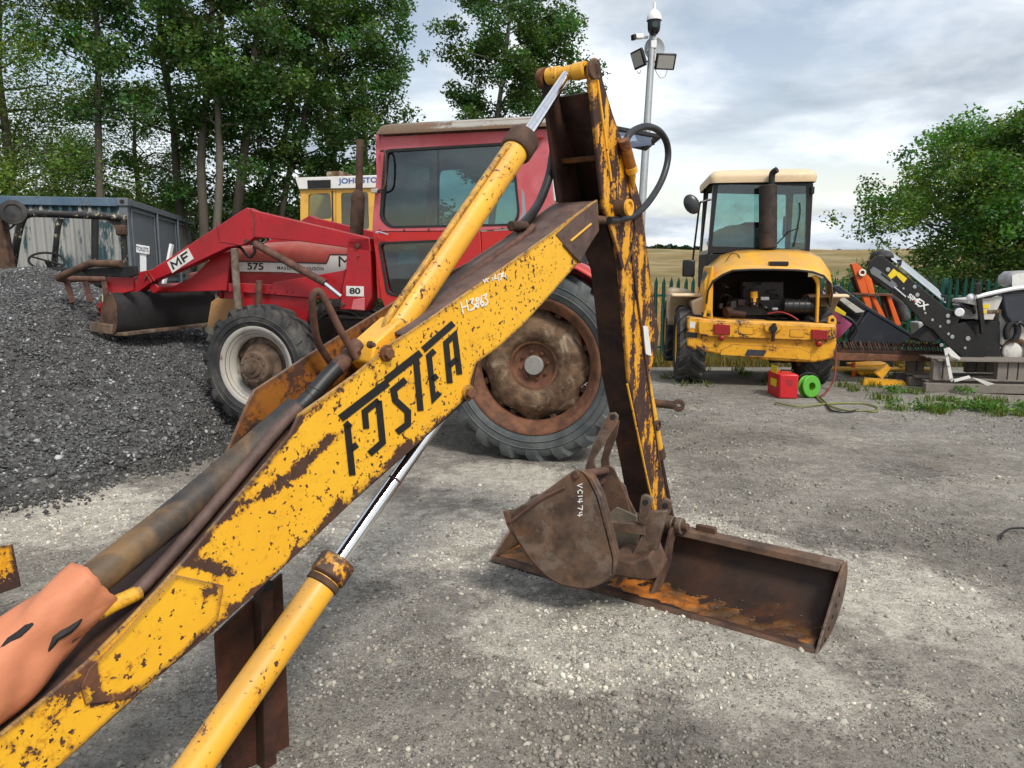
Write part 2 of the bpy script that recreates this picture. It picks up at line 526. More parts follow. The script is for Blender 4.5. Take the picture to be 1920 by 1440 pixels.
def leafmat(name, trans=.35):
    t = NT(name)
    a = t.n('Attribute'); a.attribute_name = 'Col'
    p = t.n('BsdfPrincipled'); t.t.links.new(a.outputs[0], p.inputs['Base Color'])
    p.inputs['Roughness'].default_value = .48; p.inputs['Specular IOR Level'].default_value = .42
    tl = t.n('BsdfTranslucent')
    t.t.links.new(t.mix(1.0, a.outputs[0], (1.5, 1.75, .45), 'MULTIPLY'), tl.inputs[0])
    mx = t.n('MixShader'); mx.inputs[0].default_value = trans
    t.t.links.new(p.outputs[0], mx.inputs[1]); t.t.links.new(tl.outputs[0], mx.inputs[2])
    t.t.links.new(mx.outputs[0], t.out.inputs[0])
    return t.m
def barkmat(name, a, b):
    t = NT(name)
    v = t.mapped((1, 1, .22))
    c = t.mix(t.noise(9, 8, .7, .4, vec=v), a, b)
    c = t.mix(t.math('MULTIPLY', t.step(t.noise(2.2, 6, .6, off=(3, 3, 1)), .5, .7), .4), c, (.07, .085, .04))
    return t.pbr(c, .9, 0, t.bump(t.noise(22, 6, .7, vec=v), .7, .02), .2)
def woodmat(name, a, b, grey=None):
    t = NT(name)
    v = t.mapped((2.2, 14, 14))
    c = t.mix(t.noise(2.2, 7, .65, 1.2, vec=v), a, b)
    c = t.mix(t.math('MULTIPLY', t.step(t.noise(5, 6, .6), .5, .75), .45), c, tuple(.45 * x for x in a))
    return t.pbr(c, .85, 0, t.bump(t.noise(5, 6, .7, vec=v), .4, .004), .25)

YEL = (.84, .455, .024)
M = {}
M['chrome'] = plain('chrome_rod', (.86, .87, .88), .10, 1.0, .06, 20, (.25, .20, .15), .25, .05)
M['rust_dark'] = rusty('rust_dark', (.014, .007, .005), (.060, .024, .014), (.17, .058, .014), .35)
M['rust_brown'] = rusty('rust_brown', (.042, .024, .016), (.120, .066, .042), (.18, .080, .036), .4, 9)
M['rust_pipe'] = rusty('rust_pipe', (.06, .030, .022), (.15, .075, .052), (.20, .09, .05), .35, 12)
M['rust_bucket'] = rusty('rust_bucket', (.050, .031, .021), (.140, .086, .058), (.24, .105, .040), .6, 8, .62, (.22, .18, .15), .35, edge=.008)
M['rust_orange'] = rusty('rust_orange', (.075, .034, .018), (.19, .080, .042), (.29, .135, .08), .5, 9)
M['rust_pale'] = rusty('rust_pale', (.060, .032, .018), (.19, .115, .066), (.44, .36, .26), .75, 11, .85)
M['tan_hose'] = rusty('weathered_sleeve', (.020, .020, .022), (.055, .047, .040), (.34, .185, .055), .75, 2.6, .6)
M['hose'] = plain('black_hose', (.016, .017, .019), .45, 0, .3, 9, (.09, .085, .08), .35)
M['rubber'] = rubber('tyre_rubber', (.026, .027, .029), (.17, .16, .14), .55)
M['rubber_dusty'] = rubber('tyre_rubber_dusty', (.055, .062, .066), (.17, .18, .17), .55)
M['tread'] = rubber('tread_rubber', (.03, .031, .033), (.13, .125, .115), .5)
M['black'] = plain('black_paint', (.008, .008, .009), .38, 0, .2, 8, (.05, .046, .042), .22)
M['matt_black'] = plain('matt_black', (.009, .009, .010), .75, 0, .3, 8, (.04, .035, .03), .4)
M['letter_black'] = chipped('letter_black', (.010, .010, .011), .69, 16, 0, rough=.4, fade=.1, dark=(.5, .25, .01), mid=(.7, .35, .012))
M['chalk'] = plain('paint_pen_white', (.80, .80, .78), .7, 0, .12, 60)
M['white'] = plain('white_paint', (.74, .73, .70), .45, 0, .10, 5, (.33, .30, .25), .4)
M['white_strip'] = plain('white_decal', (.72, .71, .67), .5, 0, .10, 7, (.25, .20, .17), .35)
M['cream'] = plain('cream_paint', (.72, .56, .36), .5, 0, .10, 3, (.40, .28, .15), .4)
M['red'] = chipped('red_loader_paint', (.43, .012, .020), .665, 7, .008, 2.4, .36, (.27, .014, .018), .7, speck=.25, mid=(.05, .02, .015), spots=.10, streak=((9, 9, 1.2), (0, 0, 0)), sk=.16)
M['red_bright'] = chipped('red_cab_paint', (.52, .018, .014), .69, 6, .005, 2.0, .38, (.38, .03, .03), .7, spots=.08)
M['red_faded'] = chipped('red_faded_paint', (.52, .090, .105), .68, 5, .004, 2.0, .62, (.62, .21, .23), .8, speck=.2, dark=(.16, .14, .13), mid=(.32, .29, .28))
M['bonnet'] = chipped('red_sun_bleached_paint', (.36, .050, .040), .72, 5, .0, rough=.6, faded=(.46, .15, .115), fade=.85, spots=.08)
M['grey_roof'] = chipped('grey_cab_roof', (.42, .41, .38), .60, 6, .02, 3.0, .7, (.22, .20, .17), .6, dark=(.10, .06, .035), mid=(.20, .13, .08))
M['rim_grey'] = chipped('grey_rim_paint', (.46, .45, .41), .60, 9, .004, 2.0, .6, (.36, .33, .28), .6, dark=(.10, .06, .04), mid=(.22, .15, .10))
M['dirt_brown'] = rusty('caked_dirt', (.075, .048, .032), (.17, .115, .080), (.30, .27, .23), .55, 10, .9)
M['jcb'] = chipped('yellow_loader_paint', (.80, .40, .022), .70, 4, .0, rough=.42, faded=(.76, .36, .04), fade=.3, speck=.15, mid=(.07, .04, .02))
M['jcb_chip'] = chipped('yellow_bumper_paint', (.78, .38, .016), .575, 5, .02, 3.0, .45, (.55, .26, .02), .4, dark=(.02, .015, .012), mid=(.07, .05, .04), streak=((2, 2, 9), (0, 0, 0)))
M['glass'] = glass('tractor_glass', (.52, .68, .68), .9, .05)
M['glass_clear'] = glass('cab_glass', (.66, .80, .80), .7, .14)
M['seal'] = plain('rubber_seal', (.014, .014, .015), .6, 0, .2, 9, (.07, .06, .06), .4)
M['grey_steel'] = plain('galvanised_steel', (.36, .38, .39), .5, .35, .22, 7, (.22, .21, .2), .4)
M['plastic_white'] = plain('white_plastic', (.80, .81, .82), .4, 0, .05, 6)
M['lamp_red'] = plain('red_lens', (.30, .012, .014), .25, 0, .2, 12, (.12, .02, .02), .4)
M['lens_grey'] = plain('floodlight_lens', (.42, .43, .42), .22, 0, .1, 3)
M['box_red'] = plain('red_box_plastic', (.58, .014, .020), .45, 0, .15, 6, (.25, .05, .05), .4)
M['lime'] = plain('lime_plastic', (.09, .38, .03), .45, 0, .2, 8, (.1, .2, .05), .4)
M['pink'] = plain('pink_sheet', (.80, .17, .34), .6, 0, .12, 3)
M['orange_paint'] = chipped('orange_paint', (.80, .135, .020), .70, 6, .006, 2, .45, (.62, .10, .02), .4)
M['navy'] = plain('dark_grey_paint', (.030, .036, .048), .42, 0, .2, 4, (.10, .095, .09), .35)
M['steel_lid'] = plain('pale_steel_lid', (.50, .55, .60), .35, .3, .15, 4, (.25, .27, .3), .4)
M['off_white'] = plain('dirty_white_enamel', (.62, .60, .55), .45, 0, .12, 5, (.22, .19, .15), .55)
M['pallet'] = woodmat('weathered_pallet_wood', (.26, .235, .205), (.15, .130, .112))
M['ply'] = woodmat('fresh_plywood', (.55, .33, .15), (.44, .25, .11))
M['green_fence'] = plain('green_fence_paint', (.010, .085, .062), .5, 0, .25, 6, (.03, .06, .05), .4)
M['yellow_plain'] = plain('yellow_machine_paint', (.74, .42, .07), .5, 0, .12, 4, (.35, .20, .06), .4)
M['yellow_sticker'] = plain('yellow_sticker', (.80, .60, .02), .4, 0, .05, 9)
M['blue_text'] = plain('blue_print', (.05, .12, .38), .5, 0, .1, 9)
M['red_print'] = plain('red_print', (.60, .02, .03), .5, 0, .1, 9)
M['paper'] = plain('green_paper_notice', (.30, .42, .36), .6, 0, .1, 9)
M['bark'] = barkmat('alder_bark', (.045, .040, .030), (.125, .110, .088))
M['bark_pale'] = barkmat('poplar_bark', (.07, .065, .052), (.17, .155, .13))
M['leaf'] = leafmat('leaves')
M['bag'] = plain('pale_plastic_bag', (.62, .62, .58), .35, 0, .12, 6, (.4, .38, .33), .4, .4)
M['seat'] = plain('seat_cloth', (.020, .020, .022), .8, 0, .3, 20)

# ------- ground colours, shared by the yard sheet and the stones lying on it
PALE = [((930, 900), .75, .8), ((1020, 960), .6, .9), ((780, 1010), .75, .75), ((1330, 1010), .55, .8), ((1640, 1100), .7, .8), ((1100, 1180), .7, .7),
        ((140, 960), .8, .8), ((650, 960), .5, .5), ((1420, 1260), .55, .6), ((1830, 1180), .5, .5), ((1180, 900), .5, .6)]
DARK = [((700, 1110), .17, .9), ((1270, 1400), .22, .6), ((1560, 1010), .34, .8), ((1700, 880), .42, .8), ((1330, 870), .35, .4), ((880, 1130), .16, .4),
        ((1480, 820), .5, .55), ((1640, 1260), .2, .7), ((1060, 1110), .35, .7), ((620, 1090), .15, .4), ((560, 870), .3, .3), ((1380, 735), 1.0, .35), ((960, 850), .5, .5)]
def ground_colour(t):
    g = t.n('NewGeometry').outputs['Position']
    wob = t.math('MULTIPLY', t.math('SUBTRACT', t.noise(3.4, 10, .75, .4, vec=g), .5), 2.2)
    wob2 = t.math('MULTIPLY', t.math('SUBTRACT', t.noise(11, 9, .78, .3, vec=g, off=(3, 8, 0)), .5), 1.9)
    c = t.mix(t.step(t.noise(.9, 8, .62, .4, vec=g), .33, .68), (.215, .200, .174), (.365, .342, .298))
    c = t.mix(t.math('MULTIPLY', t.step(t.noise(.35, 5, .6, .2, vec=g, off=(5, 5, 0)), .45, .65), .5), c, (.30, .29, .268))
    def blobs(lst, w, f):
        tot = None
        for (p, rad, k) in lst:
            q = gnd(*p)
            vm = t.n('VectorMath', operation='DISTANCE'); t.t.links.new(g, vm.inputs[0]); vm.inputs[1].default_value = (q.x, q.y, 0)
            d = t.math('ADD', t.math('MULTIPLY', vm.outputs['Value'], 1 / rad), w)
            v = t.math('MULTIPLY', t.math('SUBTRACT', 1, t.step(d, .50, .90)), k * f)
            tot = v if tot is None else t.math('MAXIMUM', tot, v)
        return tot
    c = t.mix(blobs(PALE, wob, .9), c, (.64, .60, .52))
    c = t.mix(t.math('MULTIPLY', t.step(t.noise(1.7, 9, .7, .3, vec=g, off=(9, 2, 0)), .60, .70), .5), c, (.60, .555, .47))
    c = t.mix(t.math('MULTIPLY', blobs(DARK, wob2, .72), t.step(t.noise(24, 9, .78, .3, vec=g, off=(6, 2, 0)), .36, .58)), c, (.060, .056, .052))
    c = t.mix(t.math('MULTIPLY', t.step(t.noise(2.1, 9, .72, .3, vec=g, off=(1, 6, 0)), .62, .74), .45), c, (.11, .104, .096))
    c = t.mix(t.math('MULTIPLY', t.step(t.noise(1.3, 6, .6, .2, vec=g, off=(7, 1, 4)), .62, .78), .35), c, (.33, .265, .19))
    return c, g
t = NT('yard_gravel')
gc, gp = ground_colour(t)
fine = t.noise(75, 10, .82, .2, vec=gp)
gc0 = gc
gc = t.mix(1.0, gc0, t.mix(t.step(fine, .30, .70), (.52, .51, .50), (1.30, 1.30, 1.29)), 'MULTIPLY')
lump = t.noise(9, 9, .75, .3, vec=gp, off=(2, 6, 0))
gc = t.mix(1.0, gc, t.mix(t.step(lump, .34, .66), (.70, .69, .68), (1.16, 1.16, 1.15)), 'MULTIPLY')
dens = t.math('ADD', t.math('MULTIPLY', t.noise(1.6, 6, .65, .3, vec=gp, off=(4, 1, 0)), 1.5), -.42)
hgt = t.math('MULTIPLY', fine, .35)
for sc_, big in ((34, .9), (58, .75), (105, .5)):
    vo = t.n('TexVoronoi'); t.t.links.new(gp, vo.inputs[0]); vo.inputs['Scale'].default_value = sc_
    sp = t.n('SeparateColor'); t.t.links.new(vo.outputs['Color'], sp.inputs[0])
    has = t.math('LESS_THAN', sp.outputs[2], t.math('MULTIPLY', dens, 1.0 if sc_ > 40 else .35))
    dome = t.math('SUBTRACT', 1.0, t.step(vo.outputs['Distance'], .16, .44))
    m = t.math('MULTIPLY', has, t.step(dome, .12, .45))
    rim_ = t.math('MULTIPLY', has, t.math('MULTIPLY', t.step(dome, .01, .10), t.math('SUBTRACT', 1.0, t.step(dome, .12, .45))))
    gc = t.mix(t.math('MULTIPLY', rim_, .6), gc, (.045, .043, .040))  # crevice shade painted as a dark ring round each stone
    stc = t.mix(1.0, gc0, t.mix(sp.outputs[0], (.50, .50, .51), (1.55, 1.53, 1.48)), 'MULTIPLY')
    stc = t.mix(1.0, stc, t.mix(fine, (.80, .80, .80), (1.15, 1.15, 1.15)), 'MULTIPLY')
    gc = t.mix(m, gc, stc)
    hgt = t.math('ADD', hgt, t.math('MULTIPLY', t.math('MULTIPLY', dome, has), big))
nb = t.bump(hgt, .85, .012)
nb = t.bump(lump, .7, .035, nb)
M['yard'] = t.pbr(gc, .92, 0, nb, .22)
t = NT('loose_stone')
gc, gp = ground_colour(t)
a = t.n('Attribute'); a.attribute_name = 'Col'
gc = t.mix(1.0, gc, a.outputs[0], 'MULTIPLY')
gc = t.mix(1.0, gc, t.mix(t.noise(120, 4, .6, vec=gp), (.75, .75, .75), (1.2, 1.2, 1.2)), 'MULTIPLY')
M['stone'] = t.pbr(gc, .9, 0, t.bump(t.noise(220, 4, .7, vec=gp), .3, .003), .25)
t = NT('road_planings')
gp = t.n('NewGeometry').outputs['Position']
cv = t.n('TexVoronoi'); t.t.links.new(gp, cv.inputs[0]); cv.inputs['Scale'].default_value = 38
spc = t.n('SeparateColor'); t.t.links.new(cv.outputs['Color'], spc.inputs[0])
c = t.mix(spc.outputs[0], (.045, .045, .046), (.125, .122, .118))
c = t.mix(t.step(spc.outputs[1], .93, .96), c, (.26, .255, .245))
c = t.mix(t.math('MULTIPLY', t.step(t.noise(1.1, 7, .6, vec=gp), .45, .7), .5), c, (.095, .090, .084))
M['pile'] = t.pbr(c, .85, 0, t.bump(cv.outputs['Distance'], 1.0, .03), .3)
t = NT('planings_flake')
gp = t.n('NewGeometry').outputs['Position']
a = t.n('Attribute'); a.attribute_name = 'Col'
M['flake'] = t.pbr(t.mix(1.0, a.outputs[0], t.mix(t.noise(90, 5, .6, vec=gp), (.7, .7, .7), (1.25, 1.25, 1.25)), 'MULTIPLY'), .75, 0, t.bump(t.noise(160, 4, .7, vec=gp), .4, .003), .4)
t = NT('dry_field_grass')
gp = t.n('NewGeometry').outputs['Position']
c = t.mix(t.step(t.noise(.22, 8, .65, .3, vec=gp), .35, .65), (.30, .215, .095), (.45, .36, .19))
c = t.mix(t.math('MULTIPLY', t.step(t.noise(.09, 6, .6, .3, vec=gp, off=(4, 4, 0)), .45, .65), .7), c, (.17, .19, .07))
c = t.mix(t.math('MULTIPLY', t.step(t.noise(5, 6, .7, vec=gp), .45, .75), .5), c, (.16, .12, .05))
M['field'] = t.pbr(c, .95, 0, t.bump(t.noise(9, 7, .7, vec=gp), 1.0, .25), .1)

# ------------------------------------------------------------------ ground
def sstep(a, b, x):
    u = np.clip((x - a) / (b - a), 0, 1); return u * u * (3 - 2 * u)
def ground_z(x, y):
    x = np.asarray(x, float); y = np.asarray(y, float)
    yard = -.45 * sstep(10.6, 15.0, y)
    far = np.clip(y - 17.5, 0, 85) * .0505 + np.clip(y - 102, 0, 900) * .002
    micro = .012 * np.sin(x * 2.1 + 1.3 * np.sin(y * 1.7)) * np.sin(y * 2.6 + .7) + .008 * np.sin(x * 5.3 + y * 3.1)
    return yard + far + micro * (1 - sstep(9, 12, y)) * .8 - .006
gx = np.unique(np.concatenate([np.linspace(-900, -40, 20), np.linspace(-40, -8, 33), np.linspace(-8, 8, 161), np.linspace(8, 40, 33), np.linspace(40, 900, 20)]))
gy = np.unique(np.concatenate([np.linspace(-60, -2, 12), np.linspace(-2, 12, 141), np.linspace(12, 24, 37), np.linspace(24, 110, 40), np.linspace(110, 2500, 14)]))
XX, YY = np.meshgrid(gx, gy)
ZZ = ground_z(XX, YY) - .6 * sstep(16.6, 19, YY)
def sheet(name, XX, YY, ZZ, mat):
    ny, nx = XX.shape
    vv = np.stack([XX, YY, ZZ], -1).reshape(-1, 3)
    idx = np.arange(ny * nx).reshape(ny, nx)
    ff = np.stack([idx[:-1, :-1], idx[:-1, 1:], idx[1:, 1:], idx[1:, :-1]], -1).reshape(-1, 4)
    return raw_mesh(name, vv, ff, mat, smooth=True)
tag(put('ground', sheet('ground', XX, YY, ZZ, M['yard'])), kind='structure')
fx = np.linspace(-300, 300, 151); fy = np.unique(np.concatenate([np.linspace(16.4, 40, 30), np.linspace(40, 110, 30), np.linspace(110, 1200, 10)]))
FX, FY = np.meshgrid(fx, fy)
FZ = ground_z(FX, FY) + .03 + .12 * np.sin(FX * .35 + FY * .2) * sstep(20, 30, FY)
tag(put('field', sheet('field', FX, FY, FZ, M['field'])), kind='structure')

# the heap of road planings
edge_px = [(-420, 1010), (-150, 955), (0, 930), (140, 915), (280, 880), (380, 842), (455, 822), (560, 822), (640, 800), (700, 770)]
EDGE = np.array([[gnd(*p).x, gnd(*p).y] for p in edge_px])
def pile_h(x, y):
    x = np.asarray(x, float); y = np.asarray(y, float)
    ey = np.interp(x, EDGE[:, 0], EDGE[:, 1])
    d = (y - ey) * .86
    crest = np.interp(x, [-9, -6.4, -5.2, -4.3, -3.7, -3.1, -2.5, -1.9, -1.3, -.9], [1.50, 1.60, 1.55, 1.25, .92, .62, .34, .17, .07, 0])
    s = .56 * d
    k = .22
    h = -np.log(np.exp(-np.clip(s, -3, 9) / k) + np.exp(-crest / k)) * k
    back = sstep(10.4, 8.2, y)
    return np.where(d > -.2, np.maximum(h, -.05), -.05) * back + .035 * np.sin(x * 4.1 + y * 2.3) * np.sin(y * 5.2 - x) * (h > .05)
px_, py_ = np.meshgrid(np.linspace(-9, -.7, 210), np.linspace(3.6, 10.4, 190))
pz = pile_h(px_, py_)
pz = pz + NR.normal(0, .010, pz.shape) * (pz > .02)
heap = put('gravel_heap', sheet('gravel_heap', px_, py_, np.where(pz > .012, pz, -.12), M['pile']))
tag(heap, 'dark grey heap of broken road planings at the left edge', 'gravel heap', kind='stuff')

ICO_V = None
def ico():
    p = (1 + 5 ** .5) / 2
    v = np.array([(-1, p, 0), (1, p, 0), (-1, -p, 0), (1, -p, 0), (0, -1, p), (0, 1, p), (0, -1, -p), (0, 1, -p), (p, 0, -1), (p, 0, 1), (-p, 0, -1), (-p, 0, 1)], float)
    v /= np.linalg.norm(v[0])
    f = np.array([(0, 11, 5), (0, 5, 1), (0, 1, 7), (0, 7, 10), (0, 10, 11), (1, 5, 9), (5, 11, 4), (11, 10, 2), (10, 7, 6), (7, 1, 8), (3, 9, 4), (3, 4, 2), (3, 2, 6), (3, 6, 8), (3, 8, 9), (4, 9, 5), (2, 4, 11), (6, 2, 10), (8, 6, 7), (9, 8, 1)])
    return v, f
OCT_V = np.array([(1, 0, 0), (-1, 0, 0), (0, 1, 0), (0, -1, 0), (0, 0, 1), (0, 0, -1)], float)
OCT_F = np.array([(0, 2, 4), (2, 1, 4), (1, 3, 4), (3, 0, 4), (2, 0, 5), (1, 2, 5), (3, 1, 5), (0, 3, 5)])
def rotmats(n, tilt=1.0):
    a = NR.uniform(0, 2 * np.pi, n); b = NR.normal(0, .5, n) * tilt; c = NR.normal(0, .5, n) * tilt
    ca, sa, cb, sb, cc, sc = np.cos(a), np.sin(a), np.cos(b), np.sin(b), np.cos(c), np.sin(c)
    Z = np.zeros(n); O = np.ones(n)
    Rz = np.stack([ca, -sa, Z, sa, ca, Z, Z, Z, O], -1).reshape(n, 3, 3)
    Rx = np.stack([O, Z, Z, Z, cb, -sb, Z, sb, cb], -1).reshape(n, 3, 3)
    Ry = np.stack([cc, Z, sc, Z, O, Z, -sc, Z, cc], -1).reshape(n, 3, 3)
    return Rz @ Rx @ Ry
def stones(name, pos, size, cols, mat, base, flat=.6, jitter=.22, tilt=1.0):
    bv, bf = base; n = len(pos); k = len(bv)
    s = size[:, None] * np.stack([NR.uniform(.75, 1.35, n), NR.uniform(.6, 1.1, n), NR.uniform(.45, .9, n) * flat / .6], -1)
    v = bv[None] * (1 + NR.uniform(-jitter, jitter, (n, k, 1))) * s[:, None, :]
    v = np.einsum('nij,nkj->nki', rotmats(n, tilt), v) + pos[:, None, :]
    f = (bf[None] + (np.arange(n) * k)[:, None, None]).reshape(-1, 3)
    return raw_mesh(name, v.reshape(-1, 3), f, mat, np.repeat(cols, k, 0))
# loose stones on the yard, thickest near the camera (they are too fine to tell apart further off)
N = 130000
u = NR.uniform(0, 1, N)
dist = 1.35 + 8.5 * u ** 1.75
ang = NR.uniform(R(-42), R(42), N)
sx, sy = dist * np.sin(ang), dist * np.cos(ang)
ss = NR.lognormal(math.log(.0046), .48, N) * (1 + .05 * dist)
ss = np.clip(ss, .0025, .016)
dn = np.zeros(N)
for fq_, am_ in ((.9, 1.0), (2.3, .7), (5.1, .45)):
    for _ in range(4):
        th_ = NR.uniform(0, 6.28); ph_ = NR.uniform(0, 6.28)
        dn += am_ * np.sin((sx * np.cos(th_) + sy * np.sin(th_)) * fq_ * 2.2 + ph_)
dn = dn / 2.2
near_ = np.clip((3.4 - dist) / 2.0, 0, 1)
keep = (pile_h(sx, sy) < .03) & (NR.uniform(0, 1, N) < np.clip(.30 + .42 * dn + .45 * near_, .06, 1))
sx, sy, ss = sx[keep], sy[keep], ss[keep]
g = NR.normal(.92, .30, len(sx)).clip(.38, 1.7)
g = np.where(NR.uniform(0, 1, len(sx)) > .985, g * 1.35, g)
cols = np.stack([g * NR.normal(1.0, .03, len(g)), g, g * NR.normal(.97, .03, len(g))], -1)
pos = np.stack([sx, sy, ground_z(sx, sy) + ss * NR.uniform(-.25, .35, len(ss))], -1)
ob = put('ground_stones', stones('ground_stones', pos, ss, cols, M['stone'], ico(), .62, .2))
tag(ob, 'loose grey and pale stones strewn over the yard', 'stones', kind='stuff')
# flakes on the heap
N = 95000
fx_ = NR.uniform(-6.6, -.8, N * 2); fy_ = NR.uniform(4.2, 9.4, N * 2)
hh = pile_h(fx_, fy_)
ok = (hh > .03) & (fx_ / fy_ > -.86)
fx_, fy_, hh = fx_[ok][:N], fy_[ok][:N], hh[ok][:N]
fs = np.clip(NR.lognormal(math.log(.0095), .45, len(fx_)), .005, .028)
fs = np.where(hh < .35, fs * NR.choice([1, 1, 1, 1.4], len(fs)), fs)
g = NR.uniform(.045, .17, len(fx_))
g = np.where(NR.uniform(0, 1, len(fx_)) > .94, NR.uniform(.22, .50, len(fx_)), g)
cols = np.stack([g * .97, g * .99, g], -1)
ob = put('heap_chippings', stones('heap_chippings', np.stack([fx_, fy_, hh + fs * .25], -1), fs, cols, M['flake'], (OCT_V, OCT_F), .42, .38))
tag(ob, 'loose angular chippings covering the dark gravel heap', 'chippings', kind='stuff')
# a spill of chippings along the heap's foot
N = 9000
k = NR.uniform(0, 1, N); ex = np.interp(k, np.linspace(0, 1, len(EDGE)), EDGE[:, 0]); ey = np.interp(ex, EDGE[:, 0], EDGE[:, 1])
sy2 = ey - np.abs(NR.normal(0, .22, N)); sx2 = ex + NR.normal(0, .12, N)
fs = np.clip(NR.lognormal(math.log(.009), .45, N), .004, .03)
g = NR.uniform(.03, .11, N); g = np.where(NR.uniform(0, 1, N) > .95, .33, g)
ob = put('spilled_chippings', stones('spilled_chippings', np.stack([sx2, sy2, fs * .3 + .0], -1), fs, np.stack([g, g, g * .97], -1), M['flake'], (OCT_V, OCT_F), .5, .35))
tag(ob, 'dark chippings spilled along the foot of the heap', 'chippings', kind='stuff')

# ------------------------------------------------------------------ the yellow digger arm in front
THETA = R(36.5)
E0 = at(1150, 385, 3.41)
BF = Frame((E0.x, E0.y, 0), math.pi / 2 - THETA)      # x along the boom, y to its far side; the lettered plate is y = 0
BO = V((E0.x, E0.y, 0))
bh = thing('backhoe_arm', 'rusty yellow backhoe arm with black FOSTER lettering, standing in the foreground', 'digger arm', BO)
bl = lambda p: tuple(V(p) - BO)
Z2 = lambda pts: zm(pts, 400, 540, 3.42857)        # enlarged view of the lettering
def bpx(px, py, y=0.0): return bl(BF.ony(px, py, y))
st = []
def stk(pts, rad, k, y=0.0):
    for a_, b_ in zip(pts, pts[1:]):
        st.append((bpx(*a_, y), bpx(*b_, y), rad, k))
stk([(420, 970), (500, 925), (560, 880), (610, 830), (655, 800)], .024, .115)
stk([(560, 1040), (640, 965), (760, 858), (890, 745)], .050, .135)
stk([(300, 1265), (470, 1120), (560, 1040)], .022, .15)
stk([(640, 730), (560, 790), (430, 955), (350, 1050)], .014, .11)
stk([(345, 1050), (440, 1075)], .022, .13)
stk([(170, 1250), (185, 1310), (330, 1290)], .020, .13)
stk([(20, 1330), (150, 1270)], .07, .12)
stk([(110, 1400), (0, 1440)], .05, .08)
stk([(520, 830), (570, 780)], .03, .10)
stk([(700, 690), (710, 735)], .014, .13)
stk([(390, 1110), (440, 1140)], .022, .12)
stk([(1085, 470), (1120, 440)], .09, .16)
stk([(870, 745), (1000, 600), (1100, 480)], .020, .10)
M['boom'] = chipped('yellow_boom_paint', YEL, .622, 10, .026, 1.9, .38, (.74, .31, .012), .40, st, .36, spots=.20, scr=V(bpx(960, 492)) - V(bpx(165, 1240)))
M['dipper'] = chipped('yellow_dipper_paint', (.78, .37, .014), .485, 8, .03, 1.3, .45, (.62, .27, .012), .5, (), .32, dark=(.020, .010, .008), mid=(.075, .032, .022), streak=((16, 16, 1.6), (0, 0, 0)), sk=.75)
M['cylinder'] = chipped('yellow_cylinder_paint', (.88, .45, .035), .640, 9, .0, rough=.38, faded=(.70, .33, .03), fade=.7, speck=.30, spots=.12, streak=((7, 7, 2.5), (0, R(35), 0)), sk=.25)
M['inner'] = chipped('rust_stained_yellow', (.34, .125, .012), .525, 8, .03, 1.5, .6, (.22, .08, .01), .8, (), .3)

# boom: two side plates, closed box towards the tip, open trough lower down
near_out = [(1110, 380), (1121, 374), (1124, 432), (1086, 492), (1040, 545), (985, 606), (935, 652), (893, 682), (884, 712), (880, 742), (842, 778),
            (770, 846), (700, 905), (640, 962), (545, 1052), (470, 1122), (392, 1192), (300, 1268), (205, 1352), (110, 1440), (-60, 1600), (-330, 1700),
            (-260, 1560), (-120, 1470), (0, 1378), (90, 1305), (165, 1240), (225, 1180), (290, 1112), (355, 1040), (430, 950), (505, 862), (545, 812), (562, 776), (610, 742), (668, 700), (740, 640),
            (840, 573), (960, 490), (1030, 440), (1078, 404)]
P = BF.ys(near_out, 0.0)
vy = lambda d: BF.D(0, d, 0)
boom = MB().prism(P, vy(.012)).build('boom', M['boom'], bh, .004)
tag(boom, 'yellow side plate with FOSTER lettering')
# second, doubled plate welded on near the foot
dbl = BF.ys([(160, 1322), (152, 1290), (168, 1255), (240, 1180), (330, 1078), (420, 1098), (410, 1160), (330, 1240), (235, 1312)], -.006)
MB().prism(dbl, vy(.006)).build('stiffening_plate', M['boom'], boom, .002)
Wb = .205
far_out = [(1110, 380), (1121, 374), (1124, 432), (1086, 492), (985, 606), (893, 682), (880, 742), (770, 846), (640, 962), (470, 1122), (300, 1268), (110, 1440), (-330, 1700),
           (-260, 1560), (0, 1378), (165, 1240), (355, 1040), (505, 862), (545, 812), (562, 776), (668, 700), (840, 573), (960, 490), (1030, 440), (1078, 404)]
# the far plate is the same shape, moved across, and stands higher where the arm cylinder is pinned
PF = [BF.ony(a, b, 0.0) for a, b in far_out]
hump = [BF.L(p) for p in PF]
PF2 = []
for (a, b), l in zip(far_out, hump):
    up = 0.048 if (a, b) in ((668, 700), (562, 776), (545, 812)) else (-.018 if (a, b) == (505, 862) else (.03 if (a, b) == (840, 573) else (-.07 if (a, b) == (355, 1040) else (-.05 if a < 200 and b > 1200 else 0))))
    PF2.append(BF.W(l.x, Wb, l.z + up))
MB().prism(PF2, vy(.012)).build('boom_far_plate', M['inner'], bh, .003)
def strip(pix, y0, y1, th, mat, name, parent=bh, bev=.002):
    """a cover plate bent along a line of points on the side plate"""
    mb = MB()
    a = [BF.ony(p, q, 0) for p, q in pix]
    l = [BF.L(p) for p in a]
    mb.grid([[BF.W(q.x, y0, q.z), BF.W(q.x, y1, q.z)] for q in l])
    return mb.build(name, mat, parent, 0, solid=th)
M['brown_top'] = rusty('bare_brown_steel', (.060, .036, .030), (.135, .085, .070), (.22, .13, .10), .4, 9, .62)
strip([(1118, 379), (1108, 385), (1078, 408), (1030, 444), (960, 494), (840, 577), (760, 628)], .004, Wb + .010, .012, M['brown_top'], 'boom_top_plate')
strip([(1118, 432), (1084, 490), (985, 603), (895, 679), (886, 740), (770, 843), (640, 958), (470, 1118), (300, 1264), (110, 1436), (-330, 1690)], .004, Wb + .010, .010, M['rust_dark'], 'boom_bottom_plate')
